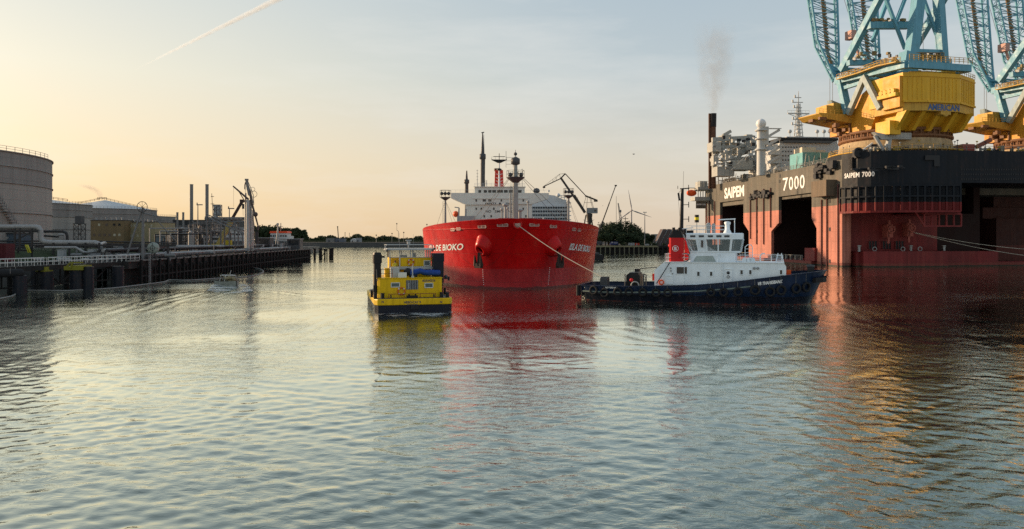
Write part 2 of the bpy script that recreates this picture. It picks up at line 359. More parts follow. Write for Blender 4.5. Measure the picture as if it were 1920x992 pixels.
# ---------------------------------------------------------------- red gas tanker
T = Frame(.6, 118.5, 0, 1.88)
TB = 17.5
def t_top(d): return 11.25-1.25*min(d/30, 1)**.8 if d < 30 else 8.35
def t_hull(sgn, d, z, off=0.):
    zz = max(z, 0)/11.0; L = 42-6*min(zz, 1.1)**1.2; st = -4.2*min(zz, 1.15)**1.5
    u = min(max(d/L, 0), 1); w = TB*(1-(1-u)**2)**(.555-.03*zz)
    if d > 175: w *= max(0., 1-((d-175)/50)**3*.75)
    p = Vector((sgn*w, st+d, z))
    if off:
        a = t_hull(sgn, d-.05 if d > .06 else d, z); b = t_hull(sgn, d+.05, z); tn = (b-a); n = Vector((tn.y, -tn.x, 0)).normalized()*sgn
        up = (t_hull(sgn, d, z+.1)-p); n = (n-up.normalized()*n.dot(up.normalized())).normalized(); p = p+n*off
    return p
def t_find(sgn, px, z):                        # length along the hull at which (side, z) is seen at column px
    lo, hi = 0., 60.; best = (1e9, 0)
    for i in range(1200):
        d = i*.05; e = abs(T.pj(t_hull(sgn, d, z))[0]-px)
        if e < best[0]: best = (e, d)
        elif e > best[0]+6: break
    return best[1]
def t_at(sgn, px, py, off=0.):
    z = 6.
    for _ in range(12):
        d = t_find(sgn, px, z); z += (T.pj(t_hull(sgn, d, z))[1]-py)*.085
    return t_hull(sgn, d, z, off), d, z
def tanker():
    t = thing('gas_tanker', 'big red laden gas tanker coming bow on towards the harbour basin', 'tanker', T)
    ds = [0, .04, .12, .3, .6, 1, 1.6, 2.4, 3.4, 4.6, 6, 8, 10, 12.5, 15, 18, 21, 25, 29.9, 30.1, 34, 39, 45, 52, 60, 80, 120, 175, 190, 205, 215, 225]
    zs = 14; vs = []; mb = MB()
    for sgn in (-1, 1):
        for d in ds:
            tp = t_top(d)
            for k in range(zs+1): vs.append(t_hull(sgn, d, -1.2+(tp+1.2)*k/zs))
    n = len(ds); fs = []
    for s in range(2):
        for i in range(n-1):
            for k in range(zs):
                a = s*n*(zs+1)+i*(zs+1)+k; fs.append((a, a+1, a+zs+2, a+zs+1) if s else (a, a+zs+1, a+zs+2, a+1))
    mb.add(vs, fs, True)
    hull_m = mat('red_hull_paint', (.56, .004, .005), .36, seams=(2.3, 7.0), dents=.35, zones=[(3.3, (.46, .028, .032)), (.35, (.16, .03, .03))], var=.16, scale=.13, streak=.22, rust=.35, spec=.22)
    mb.build('hull', hull_m, t, recalc=False)
    dk = MB(); inner = MB()
    for a, b in zip(ds, ds[1:]):
        za = 9.9 if a < 30 else 8.3; zb = 9.9 if b <= 29.95 else 8.3
        p = [t_hull(-1, a, za), t_hull(1, a, za), t_hull(1, b, zb), t_hull(-1, b, zb)]
        dk.add(p, [(0, 1, 2, 3)])
        if b < 30:
            for sg in (-1, 1):
                q = [t_hull(sg, max(a, .6), 9.9, -.22), t_hull(sg, b, 9.9, -.22), t_hull(sg, b, t_top(b), -.22), t_hull(sg, max(a, .6), t_top(a), -.22)]
                dk.add(q, [(0, 1, 2, 3)]); r_ = [t_hull(sg, a, t_top(a), .0), t_hull(sg, b, t_top(b), .0)]
                dk.add([q[3], q[2], r_[1], r_[0]], [(0, 1, 2, 3)])
    dk.add([t_hull(-1, 225, 8.3), t_hull(1, 225, 8.3), t_hull(1, 225, -1), t_hull(-1, 225, -1)], [(0, 1, 2, 3)])
    dk.build('deck', mat('red_deck_paint', (.32, .03, .025), .6, rust=.5), t, recalc=False)
    sm = MB()                                   # rubbing weld seams and the knuckle line of the bulwark
    for sg in (-1, 1):
        for z in (9.75,):
            pts = [t_hull(sg, d, z, .05) for d in ds[2:19]]; sm.path(pts, .05, 5)
    sm.build('knuckle_line', hull_m, t)
    # bow bolsters with anchors
    for sg, px, py, ax_, ay_ in ((-1, 908, 462, 890, 487), (1, 1037, 463, 1050, 487)):
        c, d, z = t_at(sg, px, py, 0.); o, _, _ = t_at(sg, px, py, 1.); nrm = (o-c).normalized()
        dirn = (nrm+Vector((0, 0, -.28))).normalized()
        if sg > 0: dirn = (nrm+Vector((0, 0, -.22))).normalized()
        q = dirn.to_track_quat('Z', 'Y'); b = MB(); vs = []; fs = []; m = 22
        prof = [(-1.6, 2.0, 2.5), (-.4, 1.6, 2.0), (.8, 1.15, 1.35), (1.2, .95, 1.1), (1.25, .6, .7), (.8, .5, .5)]
        for L_, ra, rb in prof:
            for i in range(m): a = 2*math.pi*i/m; vs.append(c+q @ Vector((ra*math.cos(a), rb*math.sin(a), L_)))
        for j in range(len(prof)-1):
            for i in range(m): fs.append((j*m+i, j*m+(i+1) % m, (j+1)*m+(i+1) % m, (j+1)*m+i))
        b.add(vs, fs, True); b.build('anchor_bolster', hull_m, t)
        tip = c+dirn*1.35; an = MB(); s = tip+Vector((0, 0, -.2)); e = s+nrm*.25+Vector((0, 0, -2.0)); tang = Vector((nrm.y, -nrm.x, 0)).normalized()
        an.beam(s+nrm*.1, e, .5, .6); an.beam(e-tang*.65, e+tang*.65, .6, .75)
        for k in (-1, 1): an.tube(e+tang*.65*k, e+tang*.62*k+Vector((0, 0, 1.7))+nrm*.25, .34, .1, 6)
        an.build('anchor', mat('anchor_dark', (.035, .022, .018), .7, rust=.5), t)
    # mooring fairleads in the bulwark
    lead = mat('fairlead_cream', (.45, .30, .26), .6, rust=.5)
    for sg, px, py, w in ((-1, 849, 430.5, 1.2), (-1, 860, 429, 1.1), (-1, 904, 425, 1.5), (-1, 942, 422, 1.7), (1, 1002, 421.5, 1.6), (1, 1037, 424.5, 1.4), (1, 1076, 430, 1.2), (1, 1086, 431.2, 1.1)):
        c, d, z = t_at(sg, px, py, .03); a = t_hull(sg, d+.3, z, .03); tg = (a-c).normalized(); o, _, _ = t_at(sg, px, py, .5); nr = (o-c).normalized()
        f = MB(); g = MB(); up = Vector((0, 0, 1)); hw = w/2; hh = .2
        for zo in (-hh, hh): f.beam(c-tg*hw+up*zo, c+tg*hw+up*zo, .1, .1)
        for k in (-1, 0, 1): f.beam(c+tg*hw*k-up*hh, c+tg*hw*k+up*hh, .12, .1, up=nr)
        fo = f.build('fairlead', lead, t)
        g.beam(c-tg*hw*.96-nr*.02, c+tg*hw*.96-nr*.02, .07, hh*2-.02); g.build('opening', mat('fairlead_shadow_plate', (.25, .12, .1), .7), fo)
    f = MB(); c = t_hull(1, .0, 10.35)+Vector((.15, -.12, 0)); f.torus(c+Vector((0, .05, 0)), .62, .14); fo = f.build('fairlead', hull_m, t)
    g = MB(); g.lathe([(.05, .02), (.5, .02), (.5, .1), (.05, .1)], c, 18, 1); g.build('opening', lead, fo)
    BOWLEAD = T.M @ (c-Vector((0, .3, .1)))
    # name on both bows
    def name_map(sg, px0, px1, z0, z1, hgt):
        d0, d1 = t_find(sg, px0, z0), t_find(sg, px1, z1)
        if sg > 0:
            L_ = 0; d1 = d0
            while L_ < 10.6: L_ += (t_hull(sg, d1+.1, z0)-t_hull(sg, d1, z0)).length; d1 += .1
        ks = [d0+(d1-d0)*i/60 for i in range(61)]; pts = [t_hull(sg, d, z0+(z1-z0)*i/60) for i, d in enumerate(ks)]
        cum = [0]
        for a, b in zip(pts, pts[1:]): cum.append(cum[-1]+(b-a).length)
        def fm(s, tt):
            x = (s+.12*tt*hgt/cum[-1]*4)*cum[-1]; i = min(max(int(np.searchsorted(cum, x))-1, 0), 59); k = (x-cum[i])/max(cum[i+1]-cum[i], 1e-6)
            return t_hull(sg, ks[i]+(ks[i+1]-ks[i])*k, z0+(z1-z0)*s+tt*hgt, .05)
        return fm
    lettering('ISLA DE BIOKO', name_map(-1, 806, 868, 5.8, 6.3, 1.1), MARK, t, 'bow_lettering', bold=.02, cuts=1)
    lettering('ISLA DE BIOKO', name_map(1, 1066, 1113, 6.3, 5.7, 1.1), MARK, t, 'bow_lettering', bold=.02, cuts=1)
    dm = MB()                                   # draft marks
    for sg, px in ((-1, 907), (1, 1028)):
        for i in range(9):
            z = .7+i*.34; d = t_find(sg, px, 1.5); a = t_hull(sg, d, z, .03); b = t_hull(sg, d+.12, z, .03); dm.beam(a, a+(b-a).normalized()*.14, .03, .09)
    dm.build('draft_marks', MARK, t)
    # foremast
    mg = mat('mast_grey', (.3, .32, .31), .5, streak=.2)
    b = T.q(966.5, 412, 1, 6.5); zt = T.q(966.5, 281, 1, 6.5).z; x, y = b.x, 6.5
    m_ = MB(); m_.tube((x, y, 9.8), (x, y, zt-5), .55, .42, 12); m_.tube((x, y, zt-5), (x, y, zt-1.2), .4, .3, 10); m_.tube((x, y, zt-1.2), (x, y, zt), .1, .05, 6)
    m_.tube((x-.6, y, 9.8), (x-.6, y, zt-6), .05, n=4); m_.tube((x-.9, y, 9.8), (x-.9, y, zt-6), .05, n=4)
    for i in range(26): m_.tube((x-.6, y, 10+i*.32), (x-.9, y, 10+i*.32), .025, n=3)
    fm = m_.build('foremast', mg, t)
    pl = MB(); z = T.q(966, 334, 1, 6.5).z; pl.lathe([(.45, z-.8), (1.5, z), (1.6, z+.15), (.45, z+.15)], (x, y, 0), 16)
    pl.rail([(x+1.5*math.cos(a), y+1.5*math.sin(a), z+.15) for a in [i*math.pi/5 for i in range(11)]], 1.1, .03, 1.5, 2)
    for sx_ in (-.9, .9): pl.ball((x+sx_, y-.9, z+.5), .38, 8, 6)
    pl.build('lookout_platform', DGREY, fm)
    pl = MB(); z = zt-2.6; pl.lathe([(.3, z), (.75, z+.2), (.75, z+1.1), (.4, z+1.3)], (x, y, 0), 12); pl.ball((x, y, z+1.9), .3, 8, 6)
    pl.rail([(x-1.6, y, z-.4), (x-.4, y, z-.4)], 1.7, .03, 1.2, 3); pl.build('masthead_light', DGREY, fm)
    st = MB(); top = Vector((x, y, zt-3.5))
    for px, py, yy in ((1075, 422, 22), (1050, 418, 30), (880, 420, 22), (895, 418, 30)):
        e = T.q(px, py, 1, yy); st.tube(top, e, .035, n=4)
    st.build('mast_stay', DGREY, fm)
    # forecastle gear
    fg = MB()
    for px, y0, zh in ((957, 8, 3.6), (962, 8, 4.0)): p = T.q(px, 410, 1, 8); fg.tube((p.x, 8, 9.8), (p.x, 8, T.q(px, 362, 1, 8).z), .13, n=6)
    for zz in (11.5, 12.6, 13.4): fg.tube((T.q(957, 410, 1, 8).x, 8, zz), (T.q(962, 410, 1, 8).x, 8, zz), .08, n=5)
    for px, py, yy, r_ in ((948, 386, 14, .3), (941, 394, 15, .16), (952, 392, 12, .12), (990, 380, 16, .14), (975, 396, 12, .3)):
        p = T.q(px, py, 1, yy); vp_ = MB(); vp_.tube((p.x, yy, 9.8), (p.x, yy, p.z), r_, n=8); vp_.lathe([(r_*.9, p.z-.1), (r_*1.8, p.z), (r_*1.8, p.z+.3), (.05, p.z+.45)], (p.x, yy, 0), 8); vp_.build('ventilator_post', GREYP, t)
    fg.build('ladder_frame', GREYP, t)
    for px, py, yy, w in ((925, 398, 17, 2.6), (945, 402, 14, 2.0), (1010, 406, 14, 2.0)):
        wn_ = MB(); p = T.q(px, py, 1, yy); z0 = 9.8; wn_.lathe([(.2, -w/2), (1.0, -w/2+.05), (1.0, -w/2+.25), (.55, -w/2+.3), (.55, w/2-.3), (1.0, w/2-.25), (1.0, w/2-.05), (.2, w/2)], (p.x, yy, z0+1.15), 16, 0)
        wn_.cb((p.x-w*.7, yy, z0+.9), .9, 1.6, 1.8); wn_.cb((p.x, yy, z0+.2), w*1.5, 1.9, .4); wn_.build('windlass', GREYP, t)
    fr = MB()                                   # deck rails, hose gear seen above the bulwark
    for sg in (-1, 1): fr.rail([t_hull(sg, d, 8.3, -.3) for d in (30.5, 34, 39, 45, 52, 60, 80, 120)], 1.1, .05, 2.2, 3)
    fr.build('deck_rail', WHITE, t)
    for sg, px, pt, yy in ((-1, 835, 355, 34), (1, 1066, 352, 38)):        # lamp masts
        p = T.q(px, pt, 1, yy); q_ = MB(); xx = p.x; q_.tube((xx, yy, 8.3), (xx, yy, p.z-2.1), .26, .2, 8)
        q_.tube((xx-.5, yy, 8.3), (xx-.5, yy, p.z-2.5), .04, n=4)
        for i in range(24): q_.tube((xx-.5, yy, 8.6+i*.4), (xx-.2, yy, 8.6+i*.4), .025, n=3)
        lm = q_.build('lamp_mast', mg, t); c2 = MB(); c2.lathe([(.2, p.z-2.3), (1.1, p.z-1.7), (1.1, p.z-1.6), (.2, p.z-1.6)], (xx, yy, 0), 12)
        c2.rail([(xx+1.1*math.cos(a), yy+1.1*math.sin(a), p.z-1.6) for a in [i*math.pi/4 for i in range(9)]], 1.4, .04, 2, 2)
        for a in (-.7, .0, .7): c2.ball((xx+a, yy-.5, p.z-.9), .36, 8, 6)
        c2.build('lamp_basket', DGREY, lm); w_ = MB()
        for dx, dy in ((3.4, 6), (-3.2, 8), (2.6, -5)): w_.tube((xx, yy, p.z-2.3), (xx+dx, yy+dy, 8.4), .03, n=3)
        w_.build('mast_stay', DGREY, lm)
    cg = MB()                                   # cargo deck domes and piping, glimpsed over the bow
    for i in range(4):
        yy = 45+i*28; cg.lathe([(4.5, 8.3), (4.5, 9.3), (3.5, 10.2), (.1, 10.7)], (0, yy, 0), 20)
    for xx in (-6, -4.8, -3.6, 5, 6.2): cg.tube((xx, 34, 9.6), (xx, 150, 9.6), .3, n=8)
    cg.build('cargo_domes', GREYP, t)
    man = MB(); p0 = T.q(1030, 398, 1, 95)
    for i in range(6): man.tube((p0.x-2+i*1.0, 95, 8.3), (p0.x-1.6+i*.9, 95, 11.6+.5*(i % 3)), .28, n=8); man.torus((p0.x-2+i*1.0, 95, 11+.4*(i % 2)), .7, .12, 1, 12, 6)
    man.build('cargo_manifold', mat('red_pipe_paint', (.4, .03, .04), .5), t)
    cr = MB(); cr.tube((-13.5, 36, 8.3), (-13.5, 36, 10.4), .5, n=10)
    # accommodation block
    y = 159.; cream = mat('cream_superstructure', (.74, .74, .67), .5, streak=.12, var=.06, rust=.15)
    q = lambda px, py, yy=y: T.q(px, py, 1, yy)
    xl, xr = q(873, 380).x, q(997.5, 380).x; zw = q(930, 375).z
    ac = MB(); ac.box(xl, xr, y, y+28, 8.3, zw)
    wl_, wr_ = q(846, 362).x, q(1029, 362).x; zt_, zb_ = q(930, 362).z, q(930, 372).z
    zl = q(873, 384).z
    acm = ac.build('accommodation_block', cream, t)
    wg = MB(); wg.prism([(wl_, zt_), (wr_, zt_), (wr_, zb_), (xr+.1, zl+.3), (xl, zl), (wl_, zb_)], 1, y-.6, y+4.5)
    wg.prism([(q(886, 369).x, zb_-.2), (q(989, 369).x, zb_-.2), (q(989, 369).x, zb_+.25), (q(886, 369).x, zb_+.25)], 1, y-.85, y-.6)
    wg.build('bridge_wings', cream, t)
    zr, z2 = q(930, 349).z, q(930, 363).z; x0, x1 = q(890, 355).x, q(984, 355).x
    wh = MB(); wh.box(x0, x1, y+.2, y+9, zt_, zr-.35); wh.box(x0-.35, x1+.35, y-.2, y+9.3, zr-.35, zr-.15)
    who = wh.build('wheelhouse', cream, t)
    for a, b in ((897, 902), (907, 913), (915.5, 921.5), (923, 930), (932, 943), (945, 952), (954, 962), (971, 978)):
        w_ = MB(); p1, p2 = q(a, 356.3), q(b, 361.2); w_.box(p1.x, p2.x, y+.13, y+.2, p2.z, p1.z); w_.build('window', GLASS, who)
    rl = MB(); rl.rail([(x0, y, zr-.15), (x1, y, zr-.15)], 1.2, .05, 1.6, 2); rl.rail([(wl_, y-.5, zt_), (x0-.4, y-.5, zt_)], 1.1, .04, 1.6, 1); rl.rail([(x1+.4, y-.5, zt_), (wr_, y-.5, zt_)], 1.1, .04, 1.6, 1)
    rl.build('bridge_rail', WHITE, who)
    for py, pxs in ((376, (893, 906.5, 909.5, 917, 920, 940, 981)), (391.5, (893, 902.5, 926, 981)), (405.5, (908, 921, 986)), (399, ())):
        for px in pxs:
            w_ = MB(); p = q(px, py); o_ = .6 if py < 385 else 0; w_.box(p.x-.28, p.x+.28, y-.06-o_, y-o_, p.z-.42, p.z+.42); w_.build('window', GLASS, acm)
    dk_t = mat('dark_lettering', (.05, .055, .06), .6)
    up = Vector((0, 0, 1))
    a, b = q(910, 383.6), q(931, 383.6); lettering('SAFETY', flat_map((a.x, y-.66, a.z), (b.x, y-.66, a.z), up*(q(910, 380).z-a.z)), dk_t, acm, bold=.04, spacing=1.25)
    a, b = q(949, 383.6), q(966, 383.6); lettering('FIRST', flat_map((a.x, y-.66, a.z), (b.x, y-.66, a.z), up*(q(910, 380).z-a.z)), dk_t, acm, bold=.04, spacing=1.25)
    p = q(937.5, 381.8); c_ = MB(); c_.cb((p.x, y-.63, p.z), .9, .06, .3); c_.cb((p.x, y-.63, p.z+.3), .3, .06, .3); c_.cb((p.x, y-.63, p.z-.3), .3, .06, .3); c_.build('safety_cross', dk_t, acm)
    a, b = q(911, 398.7), q(921, 398.7); hgt = up*(q(910, 394.2).z-a.z)
    lettering('NO', flat_map((a.x, y-.05, a.z), (b.x, y-.05, a.z), hgt), dk_t, acm, bold=.02)
    a, b = q(928, 398.7), q(963, 398.7); lettering('SMOKING', flat_map((a.x, y-.05, a.z), (b.x, y-.05, a.z), hgt), dk_t, acm, bold=.02, spacing=1.15)
    # funnel, radar mast, crane posts
    y = 182.; a, b = q(926.5, 351, y), q(944.5, 320, y); fu = MB(); fu.prism([(a.x, 25), (b.x, 25), (b.x-.35, b.z), (a.x+.35, b.z)], 1, y-3, y+4)
    fuo = fu.build('funnel', mat('funnel_red', (.55, .035, .02), .5), t)
    for px, pt, r_ in ((930.5, 316, .95), (940, 321, .5), (935, 321, .4)): e = MB(); p = q(px, pt, y); e.tube((p.x, y, b.z-.2), (p.x, y, p.z), r_, n=12); e.build('exhaust_pipe', BLACK, fuo)
    y = 163.; p = q(936, 290, y); x = p.x; rm = MB(); zb = q(936, 350, y).z; z3 = q(936, 303, y).z
    rm.tube((x, y, zb), (x, y, z3), .42, .25, 10)
    for py in (346, 339, 333, 326): zz = q(936, py, y).z; rm.tube((x, y, zz-.4), (x-1.3, y, zz), .09, n=5); rm.tube((x, y, zz-.4), (x+1.3, y, zz), .09, n=5)
    rmo = rm.build('radar_mast', WHITE, t); rb = MB(); zz = z3
    rb.prism([(x-2.9, zz+1.2), (x-2.9, zz+.6), (x-.6, zz-.5), (x+.6, zz-.5), (x+2.9, zz+.6), (x+2.9, zz+1.2), (x+2.6, zz+.75), (x-2.6, zz+.75)], 1, y-.5, y+.5)
    rb.beam((x-2.2, y, zz+1.9), (x+2.2, y, zz+1.9), .25, .2); rb.tube((x, y, zz+.6), (x, y, zz+3.1), .14, n=6); rb.tube((x+2.6, y, zz+1), (x+2.6, y, zz+4.0), .08, n=5)
    rb.lathe([(.9, z3-3.4), (1.0, z3-2.9), (.3, z3-2.5)], (x, y, 0), 10); rb.rail([(x-2.9, y, zz+.8), (x+2.9, y, zz+.8)], 1.0, .04, 1.4, 1)
    rb.build('radar_scanner', BLACK, rmo)
    y = 176.; p = q(905, 248, y); x = p.x; cp = MB(); z1 = q(905, 292, y).z; z0 = 20
    cp.tube((x, y, z0), (x, y, z1), .95, .85, 12); cp.tube((x, y, z1), (x, y, p.z), .8, .2, 10); cp.lathe([(.9, z1-1.5), (1.25, z1-1.3), (1.25, z1+.6), (.8, z1+.8)], (x, y, 0), 12)
    cp.tube((x+1.0, y, z0+6), (x+.5, y, p.z-1), .07, n=4); cp.tube((x+.75, y-.3, z0+8), (x+.9, y-.3, z1), .12, n=5); cp.beam((x-.5, y, p.z-.2), (x+.6, y, p.z), .5, .35)
    cp.build('crane_jib', DGREY, t, 'tall dark crane jib stowed upright behind the wheelhouse')
    y = 184.; p = q(875, 320, y); x = p.x; cp = MB(); z1 = q(875, 340, y).z; cp.tube((x, y, 8.3), (x, y, z1), .85, .75, 12); cp.tube((x, y, z1), (x, y, p.z), .6, .25, 8); cp.lathe([(.8, z1-1), (1.05, z1-.8), (1.05, z1+.6), (.6, z1+.8)], (x, y, 0), 12)
    cp.build('crane_jib', DGREY, t, 'shorter grey crane jib stowed upright left of the wheelhouse')
    for px, pt, yy in ((895, 318, 162), (979, 316, 162), (912, 338, 161), (973, 340, 161)):
        p = q(px, pt, yy); a = MB(); a.tube((p.x, yy, zr-.2), (p.x, yy, p.z), .14, .06, 6)
        for k in range(4): a.cb((p.x, yy, zr+(p.z-zr)*(.4+.18*k)), .7, .1, .12)
        a.build('aerial', GREYP, who)
    p = q(1006, 357, 161); dm_ = MB(); dm_.lathe([(.6, p.z-2), (.6, p.z-1), (1.2, p.z-.6), (1.2, p.z+.2), (.8, p.z+.7), (.05, p.z+.9)], (p.x, 161, 0), 12); dm_.build('antenna_dome', DGREY, t)
    # lifeboat in its davit on the port side
    y = 150.; c = q(854, 401, y); lb = MB(); lb.ball((c.x, y+2.5, c.z), 1.0, 14, 10, (1.1, 1, 1.15)); vs = lb.v
    lb.v = [(v[0], (v[1]-(y+2.5))*3.1+(y+2.5), v[2]) for v in vs]; lb.build('lifeboat', ORANGE, t)
    dv = MB(); a = q(866, 397, y); dv.box(c.x+.6, c.x+7, y-1, y+8, 8.3, q(866, 405, y).z); dv.beam((c.x+.9, y, 8.3), (c.x+1.3, y, c.z+2.2), .5, .5); dv.beam((c.x+1.3, y, c.z+2.2), (c.x-.3, y, c.z+2.4), .35, .35)
    dv.beam((c.x+3.4, y, 9), (c.x+3.8, y, c.z+1.8), .6, .6); dv.build('lifeboat_davit', GREYP, t)
    return BOWLEAD
BOWLEAD = tanker()
# ---------------------------------------------------------------- heavy lift crane vessel
S = Frame(95.5, 214, 0, 5.376)
def crane_vessel():
    t = thing('crane_vessel', 'huge black and rust red semi submersible crane vessel moored at the right', 'crane vessel', S)
    q0 = lambda px, py, x=0.: S.q(px, py, 0, x)
    pt = mat('vessel_side_sunlit', (.135, .125, .10), .55, seams=(2.9, 5.5), dents=.3, zones=[(17.9, (.52, .20, .145)), (1.1, (.26, .08, .06)), (.35, (.06, .05, .035))], var=.22, scale=.16, streak=.42, rust=.5)  # sunlit version of the hull paint, olive and orange cast in the colour
    red = mat('vessel_red_oxide_shaded', (.21, .030, .030), .6, seams=(2.9, 5.5), dents=.25, zones=[(1.0, (.22, .05, .04)), (.3, (.05, .045, .03))], var=.25, scale=.2, streak=.3, rust=.5)  # red oxide darkened to carry the shade below the overhang
    inner = mat('vessel_inner_shade', (.022, .010, .009), .8, var=.3, scale=.3)  # near-black colour stands in for the shade under the deck
    dark = mat('vessel_black', (.03, .032, .035), .6, rust=.3)
    ztop = 31.0
    yA0, yA1 = q0(1394, 400).y, q0(1350, 400).y; yB0, yB1 = q0(1522, 400).y, q0(1460, 400).y
    zA, zB0, zB1 = q0(1370, 377).z, q0(1522, 361).z, q0(1460, 369).z
    yAl = q0(1404, 432).y; yBl = q0(1446, 432).y; yBr = q0(1531, 432).y; zc = q0(1400, 420).z
    yend = 112.
    side = [(0, -2), (0, ztop), (yend, ztop), (yend, -2), (yA1, -2), (yA1, zA), (yA0, zA), (yA0, q0(1394, 418).z), (yAl, q0(1403, 434).z), (yAl, -2),
            (yBl, -2), (yBl, q0(1447, 434).z), (yB1, q0(1460, 418).z), (yB1, zB1), (yB0, zB0), (yB0, q0(1522, 410).z), (yBr, q0(1530, 428).z), (yBr, -2)]
    mb = MB(); mb.prism(side, 0, 0, 1.0)
    mb.box(1.0, 90, 8, yend, 21.5, ztop-.4); mb.box(1.0, 24, .3, 8, 21.5, ztop-.02); mb.box(1.0, 24, 8, yend, ztop-.4, ztop-.02)
    mb.build('deck_box', pt, t)
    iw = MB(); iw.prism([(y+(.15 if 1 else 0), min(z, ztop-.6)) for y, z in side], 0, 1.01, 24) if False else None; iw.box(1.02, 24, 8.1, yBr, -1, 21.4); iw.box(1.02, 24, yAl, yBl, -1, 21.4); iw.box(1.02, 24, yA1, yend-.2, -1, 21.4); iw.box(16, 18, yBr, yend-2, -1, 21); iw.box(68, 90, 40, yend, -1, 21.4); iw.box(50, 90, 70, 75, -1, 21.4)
    iw.build('inner_shade_wall', inner, t)  # added wall and column cores, shade-dark so the openings stay black
    po = MB(); po.box(-1.2, 16, yBr+1, yA1-1, -2, 1.2); po.box(-.8, 1.5, yBr-.3, yBr+6, 1.2, q0(1522, 465).z)
    po.build('pontoon', red, t)
    pr = MB(); pr.rail([(-1, y, 1.2) for y in (yBr+7, yB1+3)], 1.6, .09, 2.6, 1); pr.build('pontoon_rail', STEEL, t); pr = MB(); pr.rail([(-1, y, 1.2) for y in (yAl+1, yA1-2)], 1.6, .09, 2.6, 1)
    pr.build('pontoon_rail', STEEL, t); pr = MB()
    for i in range(7): pr.cb((-.4, yBr+9+i*3.4, 2.0), .7, .7, 1.6)
    pr.build_each('pontoon_fitting', [STEEL], t)
    # curved front: plan line of the overhanging bow wall
    plan = [(0, 0.5), (.3, -2.5), (1.4, -5.6), (3.6, -8.6), (7, -11), (12, -12.2), (20, -12.8), (34, -13), (54, -13), (90, -13)]
    yf = -13.; xs = S.q(1803, 370, 1, yf).x; ztf = 32.4; zlo = 15.6; zhi = S.q(1850, 343, 1, yf).z
    fw = MB(); vs = []; fs = []
    for (x, y) in plan:
        zl_ = zlo if x < xs-.1 else zhi
        vs += [(x, y, zl_), (x, y, ztf)]
    k = len(plan); pl2 = []
    for (x, y), (x2, y2) in zip(plan, plan[1:]):
        if x < xs < x2: pl2 += [(x, y, zlo), (xs, -13, zlo), (xs, -13, zhi)]
        else: pl2 += [(x, y, zlo if x < xs else zhi)]
    pl2.append((plan[-1][0], plan[-1][1], zhi))
    def wall(pts, z1):
        b = MB()
        for a, c in zip(pts, pts[1:]):
            if abs(a[0]-c[0])+abs(a[1]-c[1]) < 1e-5: continue
            b.add([(a[0], a[1], a[2]), (c[0], c[1], max(a[2], c[2]) if a[2] != c[2] else c[2]), (c[0], c[1], z1), (a[0], a[1], z1)], [(0, 1, 2, 3)])
        return b
    body = MB()
    body.prism([(x+.0, y) for x, y in plan if x < xs]+[(xs, -13), (xs, 8), (0.1, 8)], 2, zlo, ztf)
    body.prism([(xs, -13), (90, -13), (90, 20), (xs, 20)], 2, zhi, ztf-.02)
    fm = mat('vessel_front_shaded', (.012, .017, .024), .5, spec=.12, seams=(2.9, 5.5), dents=.25, zones=[(18.2, (.19, .026, .026))], var=.2, scale=.2, streak=.3, rust=.3)  # shaded version of the hull paint, its shade put into the colour
    body.build('overhanging_bow', fm, t)
    # fender grid
    g = MB(); def_out = []
    cum = [0]; P2 = [Vector((x, y, 0)) for x, y in plan[:-1]]
    for a, b in zip(P2, P2[1:]): cum.append(cum[-1]+(b-a).length)
    def on(s_, o):
        i = min(max(int(np.searchsorted(cum, s_))-1, 0), len(P2)-2); a, b = P2[i], P2[i+1]; p = a.lerp(b, (s_-cum[i])/(cum[i+1]-cum[i])); d = (b-a).normalized()
        return p+Vector((d.y, -d.x, 0))*o
    send = cum[-2]-54+34+xs-1.2 if False else [s_ for s_ in np.arange(0, cum[-1], .1) if on(s_, 0).x < xs-1][-1]
    zt1, zm, zb1 = S.q(1700, 347, 1, -14).z, S.q(1700, 367, 1, -14).z, S.q(1700, 396, 1, -14).z
    npost = 17
    for i in range(npost):
        s_ = 1.2+(send-1.2)*i/(npost-1); a = on(s_, 1.1); g.beam((a.x, a.y, zb1), (a.x, a.y, zt1), .5, .45); b = on(s_, .1)
        for z in (zb1+.2, zm, zt1-.2): g.beam((a.x, a.y, z), (b.x, b.y, z), .3, .3)
    for z, w in ((zt1, .35), (zm, .45), (zb1, .6)):
        pts = [on(1.2+(send-1.2)*i/40, 1.1) for i in range(41)]
        for a, b in zip(pts, pts[1:]): g.beam((a.x, a.y, z), (b.x, b.y, z), .5, w)
    g.build('fender_frame', fm, t)
    # recessed wall, pontoon and lower frames
    rw = MB(); rw.box(2.0, 32, 4, 8, -2, zlo+.02); rw.build('recessed_wall', red, t); rw = MB(); rw.box(32, 44, 4.5, 8, -2, zlo+.02); rw.box(44, 46, 4.5, 60, -2, zhi); rw.box(24, 90, 60, 62, -2, zhi); rw.build('inner_shade_wall', inner, t)  # dark walls right of the red one are added, bay shade in their colour
    lg = MB(); lg.prism([(.2, 1.0), (.2, 8), (4.6, 8), (4.6, 3.9), (3.4, 1.2), (2.2, .4)], 2, -2, zlo-.02); lg.build('corner_column', pt, t)
    fp = MB(); zp = S.q(1700, 471, 1, -3).z; a = S.q(1626, 480, 1, -3).x; b = S.q(1812, 480, 1, -3).x
    fp.prism([(a+2, 4), (a, 1), (a-.5, -2), (a+2, -3.5), (b-6, -3.5), (b-3.5, 1), (b-3.5, 4)], 2, -2, zp)
    fp.prism([(4.7, 4), (4.7, .8), (a, .6), (a+1, 4)], 2, -2, zp-.15)
    fp.box(b-3.4, S.q(1868, 480, 1, 2).x, 1.2, 8, -2, zp-.1); fp.prism([(-1.5, 1.2), (-1.5, 3.4), (0, zp-.3), (0, 1.2)], 1, 0, 6) if False else None
